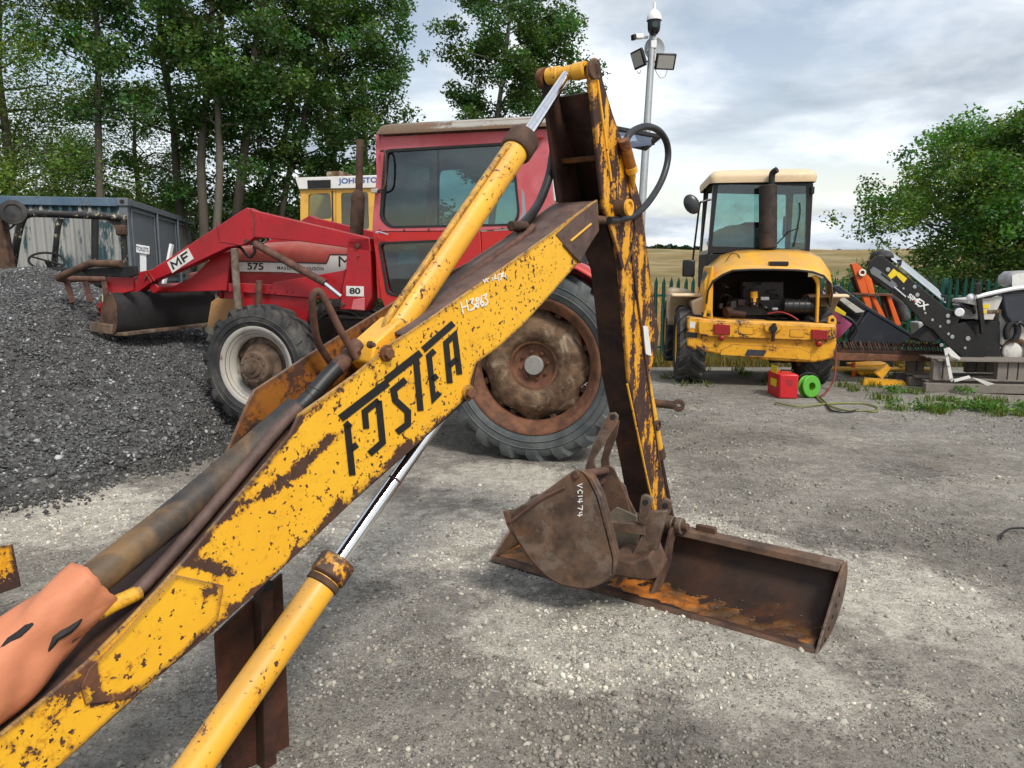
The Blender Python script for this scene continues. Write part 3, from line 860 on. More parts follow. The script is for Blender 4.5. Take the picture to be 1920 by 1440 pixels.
strip([(560, 812), (505, 880), (420, 985), (300, 1125), (160, 1270), (0, 1400), (-250, 1590)], .014, Wb, .010, M['rust_dark'], 'boom_trough_floor')
# tip head: bare steel nose with the weld bead
nose = BF.ys([(1120, 377), (1123, 430), (1088, 490), (1066, 468), (1042, 440), (1078, 408), (1110, 384)], -.003)
MB().prism(nose, vy(.003)).build('nose_plate', M['brown_top'], boom, .001)
MB().tube([BF.ony(1056, 458, -.004), BF.ony(1080, 484, -.004), BF.ony(1088, 492, -.004)], .006, 6).build('weld_bead', M['rust_brown'], boom)
MB().tube([BF.ony(1070, 452, -.006), BF.ony(1108, 420, -.006)], .005, 6).build('weld_bead', M['cylinder'], boom)
# pins and bolts on the plate
def bolt(px, py, r, y, parent, m1=None, m2=None):
    c = BF.ony(px, py, y)
    MB().cyl(c, c - vy(.010), r, 20).build('pin_boss', m1 or M['inner'], parent, .002)
    hexa = [c - vy(.010) + BF.D(math.cos(a) * r * .7, 0, math.sin(a) * r * .7) for a in [k * math.pi / 3 + .2 for k in range(6)]]
    MB().prism(hexa, vy(-.014)).build('bolt', m2 or M['rust_orange'], parent, .002)
bolt(723, 662, .027, -.001, boom)
bolt(876, 736, .030, -.001, boom, M['boom'])
bolt(692, 646, .012, -.001, boom, M['rust_brown'], M['rust_brown'])

# lettering
def stroke(mb, pts, w, proj, vec):
    pts = [V((*p, 0)) for p in pts]
    L_, R_ = [], []
    for i, p in enumerate(pts):
        t1 = (p - pts[i - 1]).normalized() if i else None
        t2 = (pts[i + 1] - p).normalized() if i + 1 < len(pts) else None
        tt = t1 if t2 is None else (t2 if t1 is None else (t1 + t2).normalized())
        nn = V((-tt.y, tt.x, 0)); k = 1.0
        if t1 is not None and t2 is not None:
            k = 1 / max(.5, abs(nn.dot(V((-t1.y, t1.x, 0)))))
        L_.append(p + nn * w / 2 * k); R_.append(p - nn * w / 2 * k)
    for i in range(len(pts) - 1):
        q = [L_[i], L_[i + 1], R_[i + 1], R_[i]]
        mb.prism([proj(a.x, a.y) for a in q], vec)
def letter(name, strokes, w, z, y, mat, parent, vec):
    ox, oy, sc = z
    mb = MB()
    for s_ in strokes:
        ww = w
        if isinstance(s_, tuple): s_, ww = s_
        if name == 'lettering': ww *= 1.14
        stroke(mb, [(ox + a / sc, oy + b / sc) for a, b in s_], ww / sc, lambda a, b: BF.ony(a, b, y), vec)
    return mb.build(name, mat, parent, 0, smooth=0)
zz = (400, 540, 3.42857)
yl, vl = -.0035, vy(.0020)
letter('lettering', [([(820, 838), (1122, 607)], 44), ([(852, 895), (880, 868)], 40), ([(862, 880), (880, 1050), (896, 1205)], 36), ([(880, 1040), (926, 1006)], 34)], 36, zz, yl, M['letter_black'], boom, vl)
letter('lettering', [([(1066, 722), (975, 795), (985, 905)], 34), ([(1064, 725), (1090, 992), (1006, 1066)], 36)], 34, zz, yl, M['letter_black'], boom, vl)
letter('lettering', [([(1112, 592), (1335, 416)], 40), ([(1238, 590), (1160, 655), (1172, 722), (1252, 795), (1252, 875), (1182, 928)], 36)], 36, zz, yl - .0002, M['letter_black'], boom, vl)
letter('lettering', [([(1304, 455), (1334, 790)], 34)], 34, zz, yl + .0003, M['letter_black'], boom, vl)
letter('lettering', [([(1352, 396), (1545, 226)], 36), ([(1424, 402), (1388, 436), (1418, 712), (1456, 672)], 32), ([(1405, 592), (1440, 562)], 32)], 32, zz, yl, M['letter_black'], boom, vl)
letter('lettering', [([(1522, 612), (1498, 352), (1554, 300), (1584, 556)], 32), ([(1512, 505), (1570, 452)], 30)], 32, zz, yl, M['letter_black'], boom, vl)
z3 = (780, 460, 3.4286)
letter('chalk_number', [[(288, 365), (305, 440)], [(325, 350), (338, 422)], [(296, 405), (331, 388)],
                        [(345, 352), (368, 342), (358, 370), (380, 386), (372, 408), (350, 420)],
                        [(408, 340), (392, 338), (386, 356), (404, 380), (398, 400), (384, 394), (392, 366), (408, 342)],
                        [(424, 322), (414, 375), (426, 392), (438, 376), (430, 362), (416, 374)],
                        [(432, 326), (455, 312), (446, 342), (463, 356), (458, 376), (440, 390)]], 7, z3, yl, M['chalk'], boom, vl)
letter('chalk_number', [[(432, 220), (441, 240), (452, 214)], [(470, 212), (456, 218), (457, 232), (470, 234)], [(489, 205), (496, 229)],
                        [(512, 186), (505, 216), (532, 210)], [(526, 192), (533, 231)], [(530, 190), (552, 180), (546, 224)], [(562, 170), (555, 202), (580, 196)], [(574, 178), (580, 214)]], 5, z3, yl, M['chalk'], boom, vl)

# dipper arm
dr = [(1106, 118), (1116, 107), (1125, 112), (1131, 150), (1150, 215), (1168, 265), (1192, 341), (1204, 383), (1213, 460), (1226, 562), (1236, 625), (1232, 655), (1219, 700), (1221, 760), (1235, 842), (1252, 940), (1246, 975), (1224, 972), (1212, 880), (1179, 708), (1166, 560), (1162, 505), (1153, 455), (1142, 412), (1133, 392), (1127, 344), (1117, 249), (1107, 159), (1104, 130)]
dip = MB().prism(BF.ys(dr, -.018), vy(.018)).build('dipper', M['dipper'], bh, .005)
tag(dip, 'long yellow and brown dipper arm streaked with rust')
# outer reinforcing plate with the raised weld along its edge
dr2 = [(1172, 300), (1190, 350), (1202, 390), (1211, 462), (1224, 562), (1233, 625), (1228, 650), (1213, 690), (1200, 600), (1190, 520), (1184, 470), (1192, 430), (1186, 380)]
MB().prism(BF.ys(dr2, -.026), vy(.008)).build('stiffening_plate', M['dipper'], dip, .003)
MB().tube([BF.ony(1186, 470, -.024), BF.ony(1192, 540, -.024), BF.ony(1206, 640, -.024), BF.ony(1216, 720, -.020), BF.ony(1238, 880, -.020)], .006, 6).build('weld_bead', M['rust_brown'], dip)
MB().tube([BF.ony(1197, 425, -.022), BF.ony(1184, 470, -.022), BF.ony(1172, 505, -.022)], .006, 6).build('weld_bead', M['rust_brown'], dip)
MB().tube([BF.ony(1120, 150, -.020), BF.ony(1132, 240, -.020), BF.ony(1146, 340, -.020)], .007, 6).build('weld_bead', M['cylinder'], dip)
MB().tube([BF.ony(1176, 720, -.020), BF.ony(1214, 900, -.020), BF.ony(1228, 960, -.020)], .006, 6).build('weld_bead', M['cylinder'], dip)
# far plate of the head
DL = [BF.L(p) for p in BF.ys(dr, -.018)]
head = [i for i, q in enumerate(dr) if q[1] < 470]
PFar = [BF.W(DL[i].x, .212, DL[i].z) for i in head]
MB().prism(PFar, vy(.018)).build('dipper_far_plate', M['rust_dark'], bh, .004)
# box section of the lower dipper and closing plates in the head
body = [(1133, 405), (1160, 405), (1205, 420), (1211, 462), (1222, 562), (1228, 640), (1216, 700), (1218, 760), (1233, 842), (1249, 938), (1242, 968), (1226, 968), (1212, 880), (1179, 708), (1166, 560), (1160, 505), (1143, 455)]
BL = [BF.L(p) for p in BF.ys(body, 0)]
MB().prism([BF.W(q.x, .0005, q.z) for q in BL], vy(.155)).build('dipper_box', M['rust_dark'], bh, .006)
hb = [BF.L(p) for p in BF.ys([(1122, 168), (1150, 290), (1165, 395)], 0)]
MB().grid([[BF.W(q.x + .02, .001, q.z), BF.W(q.x + .02, .211, q.z)] for q in hb]).build('head_plate', M['rust_dark'], bh, 0, solid=.014)
MB().prism([BF.W(q.x, .0005, q.z) for q in [BF.L(p) for p in BF.ys([(1127, 290), (1140, 290), (1142, 300), (1130, 300)], 0)]], vy(.211)).build('cross_plate', M['inner'], bh, .002)
# arm gusset under the pivot
gus = BF.ys([(1143, 421), (1155, 457), (1167, 506), (1171, 500), (1158, 440), (1150, 415)], -.032)
MB().prism(gus, vy(.012)).build('gusset', M['dipper'], dip, .002)
# pivot pin through the boom tip
pc = BF.ony(1157, 390, -.018)
MB().cyl(pc + vy(.24), pc - vy(.055), .037, 24).build('pivot_pin', M['rust_brown'], bh, .003)
MB().lathe(pc - vy(.055), -BF.e[1], [(.0, .004), (.020, .004), (.024, .002), (.026, .012), (.037, .012), (.038, 0)], 24).build('pin_cap', M['cylinder'], bh)
# top pin with its bosses
tp0, tp1 = BF.ony(1115, 128, -.030), BF.ony(1115, 128, .245)
MB().cyl(tp0 - BF.D(0, 0, 0), tp1, .022, 18).build('top_pin', M['rust_brown'], bh, .002)
TL = BF.L(tp0)
MB().lathe(BF.W(TL.x, .012, TL.z), BF.e[1], [(.018, 0), (.036, 0), (.036, .055), (.031, .060), (.031, .13), (.036, .135), (.036, .19), (.018, .19)], 24).build('rod_eye', M['cylinder'], bh, .002)
MB().cyl(BF.W(TL.x, -.032, TL.z - .004), BF.W(TL.x, -.018, TL.z - .004), .040, 24).build('boss', M['rust_brown'], bh, .003)
MB().cyl(BF.W(TL.x, .214, TL.z - .004), BF.W(TL.x, .243, TL.z - .004), .044, 24).build('boss', M['inner'], bh, .003)
# arm cylinder and rod (in the middle of the boom)
ym = .10
ca, cb_ = BF.ony(706, 668, ym), BF.ony(978, 276, ym)
tpm = BF.W(TL.x, ym, TL.z)
axd = (tpm - ca).normalized()
Lb = (cb_ - ca).dot(axd)
cb_ = ca + axd * Lb
MB().cyl(ca + axd * .02, cb_, .052, 36).build('arm_cylinder', M['cylinder'], bh, .003)
MB().lathe(cb_ - axd * .02, axd, [(.03, -.03), (.060, -.03), (.066, -.02), (.066, .052), (.060, .062), (.027, .062)], 36).build('gland_collar', M['rust_brown'], bh, .002)
MB().cyl(cb_, tpm - axd * .02, .0235, 24).build('chrome_rod', M['chrome'], bh)
upv = V((0, 0, 1)); sidev = axd.cross(BF.e[1]).normalized()
if sidev.z < 0: sidev = -sidev
off = sidev * .058 - BF.e[1] * .012
MB().tube([ca + axd * .05 + off * .6, ca + axd * .12 + off, ca + axd * (Lb * .6) + off, cb_ - axd * .12 + off, cb_ - axd * .07 + off * .75], .0125, 10).build('feed_pipe', M['boom'], bh)
MB().prism([ca + axd * a + sidev * b - BF.e[1] * .052 for a, b in ((-.06, -.05), (.02, -.062), (.16, -.056), (.14, .040), (.0, .075), (-.06, .045))], vy(.104)).build('cylinder_foot', M['cylinder'], bh, .008)

# guard loop of bent round bar
gl_ = smoothpath([BF.ony(668, 672, .06), BF.ony(640, 622, .06), BF.ony(608, 560, .07), BF.ony(596, 546, .08), BF.ony(586, 560, .09), BF.ony(588, 600, .11), BF.ony(598, 645, .14), BF.ony(628, 692, .16)], 5)
MB().tube(gl_, .0115, 10).build('hose_guard', M['rust_pipe'], bh)
# hoses in the trough
h1 = [BF.ony(a, b, .09) for a, b in ((-60, 1270), (80, 1160), (200, 1068), (330, 965), (430, 880), (500, 818), (556, 768))]
MB().tube(smoothpath(h1, 4), .042, 20).build('hose_sleeve', M['tan_hose'], bh)
h2 = [BF.ony(a, b, .09) for a, b in ((540, 782), (575, 752), (610, 712), (638, 683))]
MB().tube(smoothpath(h2, 4), [.026] * 13, 16).build('hydraulic_hose', M['hose'], bh)
fq = [BF.ony(a, b, .09) for a, b in ((630, 692), (645, 676), (658, 660), (664, 652), (672, 643))]
MB().tube([fq[0], fq[1]], .027, 14).tube([fq[1], fq[2]], .024, 14).tube([fq[2], fq[3]], .030, 6).tube([fq[3], fq[4]], .022, 12).build('hose_fitting', M['rust_pipe'], bh, .002)
h3 = [BF.ony(a, b, .045) for a, b in ((-20, 1330), (100, 1220), (200, 1140), (255, 1110), (330, 1030), (420, 925), (520, 805), (560, 765))]
MB().tube(smoothpath(h3, 4), .017, 12).build('steel_pipe', M['brown_top'], bh)
MB().tube(smoothpath([BF.ony(a, b, .040) for a, b in ((180, 1152), (215, 1132), (262, 1110))], 4), .0185, 12).build('pipe_paint', M['boom'], bh)
MB().tube(arc(BF.ony(592, 735, .07), BF.D(.8, 0, -.6), BF.D(0, 1, 0), .034, 0, 6.28, 20), .0016, 5).build('wire_tie', M['rust_dark'], bh)
# orange rubber cover wrapped round the sleeve
oc = [BF.ony(a, b, .075) for a, b in ((-70, 1322), (0, 1258), (60, 1202), (120, 1145), (178, 1090))]
oc = smoothpath(oc, 5)
mb = MB(); rows = []
for i, c in enumerate(oc):
    tn = (oc[min(i + 1, len(oc) - 1)] - oc[max(i - 1, 0)]).normalized()
    s1 = tn.cross(BF.e[1]).normalized(); s2 = tn.cross(s1).normalized(); row = []
    s1 = -s1 if s1.z < 0 else s1
    f_ = i / (len(oc) - 1)
    for k in range(41):
        a = R(-170) + R(340) * k / 40
        ra = .088 - .030 * f_; rb_ = .062 - .010 * f_
        sag = .016 * (abs(math.sin(f_ * 4.2 + 1.3 * math.sin(a + .5))) - .6) * (1 - .7 * f_) + .006 * abs(math.sin(a * 2.5 + f_ * 6))
        ca_, sa_ = math.cos(a), math.sin(a)
        sq = (abs(ca_) ** 2.6 + abs(sa_) ** 2.6) ** (-1 / 2.6)
        fray = tn * (.003 * math.sin(a * 3) + .0015 * math.sin(a * 13)) if i == len(oc) - 1 else V()
        row.append(c + s1 * (ca_ * sq * (ra + sag)) + s2 * (sa_ * sq * (rb_ + sag)) + fray)
    rows.append(row)
t = NT('orange_rubber_sheet')
c = t.mix(t.noise(5, 6, .6, .3), (.50, .165, .075), (.62, .25, .13))
c = t.mix(t.math('MULTIPLY', t.step(t.noise(4, 6, .6, .1, off=(3, 2, 1)), .5, .75), .55), c, (.38, .10, .04))
c = t.mix(t.math('MULTIPLY', t.step(t.noise(16, 8, .7, .1, off=(1, 2, 9)), .58, .74), .4), c, (.20, .07, .035))
nbr = t.bump(t.noise(34, 6, .7, .3), .35, .004)
M['orange_rubber'] = t.pbr(c, .6, 0, t.bump(t.noise(3.2, 3, .5, .3), .9, .05, nbr), .4)
cov = mb.grid(rows).build('rubber_cover', M['orange_rubber'], bh, 0, 60, solid=.005)
cov.data.materials.append(M['orange_rubber'])
tag(cov, 'torn orange rubber sheet wrapped round the hoses')
from mathutils.bvhtree import BVHTree
_nv = len(rows[0])
bvh = BVHTree.FromPolygons([tuple(p) for row in rows for p in row], [(i * _nv + j, (i + 1) * _nv + j, (i + 1) * _nv + j + 1, i * _nv + j + 1) for i in range(len(rows) - 1) for j in range(_nv - 1)])
def tear(pts, w):
    mb2 = MB(); base = []
    for p_, q_ in pts:
        h_ = bvh.ray_cast(EYE, ray(p_, q_).normalized())[0]
        if h_ is not None: base.append(h_)
    n_ = len(base)
    mb2.tube(base, [w * (.15 + math.sin(math.pi * (i + .3) / n_)) for i in range(n_)], 6)
    return mb2
tear([(0, 1216), (18, 1200), (36, 1190), (52, 1176), (62, 1169)], .0075).build('tear', M['matt_black'], cov)
tear([(90, 1222), (98, 1208), (104, 1196), (116, 1188), (130, 1180), (142, 1170), (152, 1160)], .0095).build('tear', M['matt_black'], cov)

# lift cylinder under the boom
la, lb_, lc = BF.ony(300, 1530, .105), BF.ony(626, 1068, .105), BF.ony(872, 712, .105)
ld = (lc - la).normalized()
lb_ = la + ld * (lb_ - la).dot(ld)
MB().cyl(la - ld * .25, lb_, .050, 40).build('lift_cylinder', M['cylinder'], bh, .003)
MB().lathe(lb_, ld, [(.03, -.040), (.053, -.040), (.060, -.032), (.060, .026), (.056, .034), (.026, .034)], 40).build('gland_collar', M['dipper'], bh, .002)
MB().lathe(lb_ - ld * .055, ld, [(.050, -.012), (.055, -.008), (.055, .010), (.050, .012)], 40).build('gland_ring', M['rust_brown'], bh)
MB().cyl(lb_, lc, .0245, 28).build('chrome_rod', M['chrome'], bh)
MB().lathe(la + ld * ((BF.ony(742, 905, .105) - la).dot(ld)), ld, [(.0247, -.004), (.0257, -.002), (.0257, .002), (.0247, .004)], 28).build('rod_mark', M['rust_pipe'], bh)
# king post and foot, and the rusty plate of the stabiliser at the left
pq = [BF.ony(a, b, .215) for a, b in ((530, 1075), (552, 1600), (428, 1600), (404, 1190), (470, 1128))]
MB().prism(pq, vy(.012)).build('support_leg', rusty('leg_rust', (.020, .009, .006), (.085, .028, .014), (.22, .062, .014), .75, 5), bh, .003)
pq = [BF.ony(a, b, .170) for a, b in ((512, 1098), (523, 1600), (500, 1600), (490, 1110))]
MB().prism(pq, vy(.044)).build('leg_flange', M['rust_dark'], bh, .003)
MB().cyl(BF.ony(505, 1098, .160), BF.ony(505, 1098, .19), .016, 14).build('leg_bolt', M['matt_black'], bh, .002)
sp_ = at(-60, 1080, 3.1); q0 = Frame((sp_.x, sp_.y, 0), R(12))
pl = q0.ys([(-130, 1040), (22, 1022), (38, 1100), (-130, 1160)], 0)
MB().prism(pl, q0.D(0, .012, 0)).build('stabiliser_plate', M['dipper'], bh, .003)
sg_ = q0.ony(-10, 1190, .02)
MB().beam(q0.ony(-40, 1120, .02), V((sg_.x - .02, sg_.y, -.01)), .06, .04).build('stabiliser_strut', M['rust_dark'], bh, .003)
MB().box(V((sg_.x - .02, sg_.y, .01)), (.26, .20, .025)).build('stabiliser_foot', M['rust_brown'], bh, .004)
MB().beam(q0.ony(-120, 1090, .03), q0.ony(-330, 1180, .25), .09, .09).build('stabiliser_arm', M['inner'], bh, .004)

# hose loops at the elbow and the steel pipe along the boom
hp = [BF.ony(a, b, -.03) for a, b in ((1142, 413), (1165, 411), (1190, 402), (1215, 380), (1240, 340), (1252, 300), (1250, 268), (1236, 246), (1214, 237), (1194, 242), (1180, 252), (1172, 268))]
MB().tube(smoothpath(hp, 5), .0165, 14).build('hydraulic_hose', M['hose'], bh)
sp0 = BF.ony(1169, 262, -.045); sp1 = BF.ony(1184, 318, -.045); sp2 = BF.ony(1188, 352, -.030)
MB().tube([sp0, sp1], .026, 14).build('hose_guard', M['inner'], bh, .002)
MB().tube([sp1 - (sp1 - sp0) * .1, sp1 + (sp2 - sp1) * .15], .028, 14).tube([sp1, sp2], [.022, .006], 14).build('hose_guard', M['cylinder'], bh, .001)
pp = [BF.ony(a, b, .03) for a, b in ((770, 632), (830, 590), (900, 540), (960, 495), (1010, 462), (1040, 432), (1062, 414), (1092, 412), (1142, 413))]
MB().tube(smoothpath(pp, 5), .014, 12).build('steel_pipe', M['brown_top'], bh)
MB().tube([BF.ony(1118, 412, .018), BF.ony(1144, 413, -.015)], .019, 10).build('pipe_coupling', M['rust_brown'], bh, .002)
pp = [BF.ony(a, b, .12) for a, b in ((800, 588), (830, 555), (880, 515), (930, 480), (985, 440), (1000, 424))]
MB().tube(smoothpath(pp, 5), .013, 12).build('steel_pipe', M['rust_pipe'], bh)
pp = [BF.ony(a, b, .17) for a, b in ((800, 580), (840, 540), (900, 490), (960, 452), (990, 428))]
MB().tube(smoothpath(pp, 5), .011, 12).build('steel_pipe', M['brown_top'], bh)
hp = [BF.ony(a, b, y_) for a, b, y_ in ((970, 428, .18), (990, 410, .20), (1012, 378, .235), (1030, 330, .26), (1037, 290, .27), (1046, 240, .27))]
MB().tube(smoothpath(hp, 5), .020, 14).build('hydraulic_hose', M['hose'], bh)
MB().tube([BF.ony(958, 424, .17), BF.ony(985, 424, .17)], .022, 10).build('hose_fitting', M['rust_brown'], bh, .002)

# bucket cylinder down the back of the dipper
q = [BF.ony(a, b, .07) for a, b in ((1206, 705), (1228, 852), (1260, 990))]
d_ = (q[2] - q[0]).normalized(); q1 = q[0] + d_ * (q[1] - q[0]).dot(d_)
MB().cyl(q[0] + BF.D(.012, 0, 0), q1 + BF.D(.012, 0, 0), .030, 20).build('bucket_cylinder', M['cylinder'], bh, .002)
MB().cyl(q1 + BF.D(.012, 0, 0) - d_ * .02, q1 + BF.D(.012, 0, 0) + d_ * .05, .036, 20).build('gland_collar', M['rust_brown'], bh, .002)
MB().cyl(q1 + BF.D(.012, 0, 0), q[2] + BF.D(.02, 0, 0), .017, 14).build('cylinder_rod', M['rust_dark'], bh)
cc = BF.ony(1239, 803, -.01) + BF.D(.06, .05, 0)
MB().lathe(cc, BF.e[1], [(.016, -.012), (.030, -.012), (.030, .012), (.016, .012)], 16, close=True).build('lifting_eye', M['rust_brown'], bh, .002)
# white label and holes on the dipper side
MB().prism(BF.ys(roundpoly([(1206, 610), (1215, 612), (1222, 668), (1211, 664)], 3), -.0285), vy(.0015)).build('label', M['white'], dip)
for p in ((1220, 606), (1226, 648)):
    c = BF.ony(*p, -.0285)
    MB().cyl(c, c + vy(.002), .011, 14).build('pin_hole', M['matt_black'], dip)

# wide ditching bucket lying open towards the camera
A_ = gnd(925, 1048); B_ = gnd(1530, 1226)
dv = (B_ - A_); DLn = dv.length
DF = Frame((A_.x, A_.y, 0), math.atan2(dv.y, dv.x))      # x along the lip, y away from the camera
HS = .70
DW = lambda x, y, z: DF.W(x, y, z * HS)
prof = [(0, .012), (.10, .010), (.20, .022), (.29, .062), (.355, .125), (.395, .20), (.41, .285), (.40, .335)]
rows = [[DW(x, y_, z_) for y_, z_ in prof] for x in np.linspace(0.008, DLn - .008, 24)]
bk = MB().grid(rows).build('ditching_bucket', rusty('bucket_inside_shaded', (.012, .007, .005), (.040, .018, .010), (.22, .065, .010), .45, 3.2, .6), bh, 0, 50, solid=.012)  # rust tones darkened to paint in the deep shade inside the bucket
tag(bk, 'wide open rusty ditching bucket lying on the ground')
side = [(-.02, .004), (.10, -.0), (.22, .012), (.31, .05), (.38, .11), (.425, .20), (.44, .29), (.42, .365), (.36, .375), (.30, .32)]
for xx in (-.008, DLn - .004):
    MB().prism([DW(xx, a, b) for a, b in side], DF.D(.012, 0, 0)).build('side_plate', M['rust_bucket'], bk, .003)
MB().prism([DW(0.006, a, b) for a, b in ((-.025, -.002), (.06, -.001), (.06, .012), (-.01, .024))], DF.D(DLn - .012, 0, 0)).build('cutting_edge', M['rust_brown'], bk, .002)
MB().prism([DW(.006, a, b) for a, b in ((.335, .328), (.345, .375), (.425, .372), (.42, .30))], DF.D(DLn - .012, 0, 0)).build('top_rail', M['rust_bucket'], bk, .005)
for k in range(5):
    c = DW(DLn + .008, .10 + .05 * k, .03 + .045 * k)
    MB().cyl(c, c + DF.D(.003, 0, 0), .010, 10).build('bolt_hole', M['matt_black'], bk)
xm = DF.L(gnd(1250, 1130)).x
rib = [(.03, .015), (.06, .020), (.13, .10), (.19, .20), (.22, .30), (.26, .40), (.33, .43), (.33, .36), (.29, .30), (.27, .16), (.17, .03), (.08, .012)]
xr = DLn * .50
MB().prism([DW(xr + .055, a, b) for a, b in rib], DF.D(.016, 0, 0)).build('rib', M['rust_brown'], bk, .003)
MB().prism([DW(xr - .13, a, b) for a, b in rib], DF.D(.016, 0, 0)).build('rib', M['rust_brown'], bk, .003)
hc = DW(xr - .17, .32, .415)
MB().cyl(hc, hc + DF.D(.30, 0, 0), .020, 16).build('hinge_pin', M['rust_brown'], bk, .002)
for dx_ in (.055, .10):
    MB().lathe(DW(xr + dx_ - .03, .32, .415), DF.e[0], [(.018, 0), (.040, 0), (.040, .03), (.018, .03)], 18).build('hinge_boss', M['rust_bucket'], bk, .003)
MB().box(DW(xr + .19, .40, .392), (.10, .03, .03), DF.e).build('stop_block', M['rust_brown'], bk, .004)
# silt lying in the bucket
mb = MB()
rr_ = []
for x in np.linspace(.02, DLn - .02, 130):
    row = []
    for y_ in np.linspace(.015, .30, 30):
        z_ = np.interp(y_, [p[0] for p in prof], [p[1] for p in prof])
        row.append(DW(x, y_, max(z_ - .003, .027 + .006 * math.sin(x * 7 + y_ * 9) + .005 * math.sin(x * 23 + y_ * 31) + .004 * math.sin(x * 61 - y_ * 47) + rnd.uniform(-.003, .003) - .03 * max(0, .05 - y_) / .05)))
    rr_.append(row)
t = NT('rusty_silt')
c = t.mix(t.step(t.noise(4, 8, .65, .4), .35, .65), (.040, .022, .010), (.14, .058, .013))
c = t.mix(t.step(t.noise(2.1, 6, .6, .4, off=(3, 3, 3)), .50, .62), c, (.42, .135, .014))
c = t.mix(t.step(t.noise(6, 8, .7, .4, off=(6, 1, 3)), .56, .66), c, (.022, .018, .014))
M['silt'] = t.pbr(c, t.mixf(t.noise(5, 4), .28, .75), 0, t.bump(t.noise(30, 7, .7), .5, .008), .5)
MB().grid(rr_).build('silt', M['silt'], bk)
mb = MB()
for k in range(110):
    x_, y_ = rnd.uniform(.05, DLn - .05), abs(rnd.gauss(.13, .06)) + .02
    z_ = np.interp(y_, [p[0] for p in prof], [p[1] for p in prof]) + .012
    mb.blob(DW(x_, y_, max(z_, .03)), (rnd.uniform(.002, .007), rnd.uniform(.002, .006), rnd.uniform(.002, .004)), 6, 4, .2, k)
tag(mb.build('debris', plain('bucket_debris', (.10, .085, .065), .8, 0, .6, 40), bk, 0, 0), kind='stuff')

# ------------------------------------------------------------------ narrow trenching bucket resting in the wide one
t0 = at(1090, 1010, 3.30)
TB = Frame((t0.x, t0.y, 0), R(-14))       # x to the right in the side plate's plane, y across the bucket, away
tb = thing('trenching_bucket', 'narrow rusty trenching bucket with VC 1474 written on its side, lying in the wide bucket', 'bucket', (t0.x, t0.y, 0))
zs = (840, 680, 2.4)
Zs = lambda pts: zm(pts, *zs)
sidep = [(275, 700), (300, 660), (430, 580), (555, 490), (585, 480), (610, 492), (630, 530), (665, 600), (690, 690), (715, 790), (738, 880), (735, 950), (700, 985), (640, 1010), (590, 1014), (500, 990), (430, 945), (370, 880), (320, 810), (290, 760)]
yb = 0.0; tw = .30
tilt = V((0, 0, -.055))
wv = TB.D(.10, tw, 0) + tilt
sidep = [(q.x, q.y) for q in smoothpath([V((*p, 0)) for p in sidep + sidep[:1]], 3)[:-1]]
sp3 = TB.ys(Zs(sidep), yb)
nv_ = wv.normalized() * .012
MB().prism(sp3, nv_).build('side_plate', M['rust_bucket'], tb, .004)
MB().prism([p + wv for p in sp3], -nv_).build('side_plate', M['rust_brown'], tb, .004)
shell = TB.ys(Zs([(q.x, q.y) for q in smoothpath([V((*p, 0)) for p in ((278, 705), (292, 762), (322, 812), (372, 882), (432, 947), (502, 992), (590, 1012), (640, 1008), (700, 983), (735, 948))], 3)]), yb)
MB().grid([[p, p + wv] for p in shell]).build('shell', M['rust_brown'], tb, 0, 60, solid=.012)
MB().prism(TB.ys(Zs([(245, 668), (268, 668), (285, 720), (300, 770), (285, 772), (262, 730)]), yb - .004), wv).build('cutting_lip', M['rust_brown'], tb, .003)
MB().tube([p - TB.D(0, .004, 0) for p in TB.ys(Zs([(278, 718), (360, 655), (440, 600), (525, 560)]), yb)], .008, 6).build('weld_bead', M['rust_pipe'], tb)
MB().prism(TB.ys(Zs([(600, 485), (632, 528), (668, 600), (694, 690), (742, 880), (738, 950), (752, 945), (760, 880), (712, 680), (690, 600), (650, 520)]), yb - .006), TB.D(.01, .05, 0)).build('edge_strip', M['rust_bucket'], tb, .004)
c = TB.ony(840 + 572 / 2.4, 680 + 505 / 2.4, -.01)
MB().cyl(c, c + wv, .018, 14).build('pin', M['rust_pipe'], tb, .003)
# back plate, cross bar and hinge ears
yb2 = .10
MB().prism(TB.ys(Zs([(690, 712), (885, 728), (890, 778), (700, 752)]), yb2), TB.D(0, .03, 0)).build('cross_bar', M['rust_bucket'], tb, .003)
MB().prism(TB.ys(Zs([(888, 672), (985, 668), (960, 760), (905, 955), (815, 965), (818, 880), (870, 778)]), yb2 + .01), TB.D(.01, .030, 0)).build('hinge_plate', M['rust_bucket'], tb, .004)
MB().prism(TB.ys(Zs([(735, 880), (830, 900), (905, 870), (945, 968), (900, 985), (735, 960)]), yb2 - .06), TB.D(.04, .16, .02)).build('toe_plate', M['rust_brown'], tb, .010)
for (pts, yy) in (([(858, 690), (852, 720), (888, 735), (905, 690), (922, 625), (915, 605), (885, 595), (868, 605), (862, 640)], .09),
                  ([(950, 660), (945, 690), (985, 705), (1003, 670), (1010, 635), (1002, 622), (975, 612), (962, 622)], .20)):
    MB().prism(TB.ys(Zs(pts), yy), TB.D(0, .026, 0)).build('hinge_ear', M['rust_bucket'], tb, .004)
for (a, b), yy in (((888, 628), .0895), ((978, 643), .1995)):
    c = TB.ony(840 + a / 2.4, 680 + b / 2.4, yy)
    MB().cyl(c, c - TB.D(0, .002, 0), .013, 14).build('pin_hole', M['matt_black'], tb)
MB().prism(TB.ys(Zs([(700, 700), (760, 650), (850, 690), (860, 780), (830, 880), (750, 880)]), .24), TB.D(0, .012, 0)).build('inner_plate', rusty('pale_inner', (.10, .085, .06), (.20, .17, .125), (.15, .08, .04), .4, 6), tb, .003)
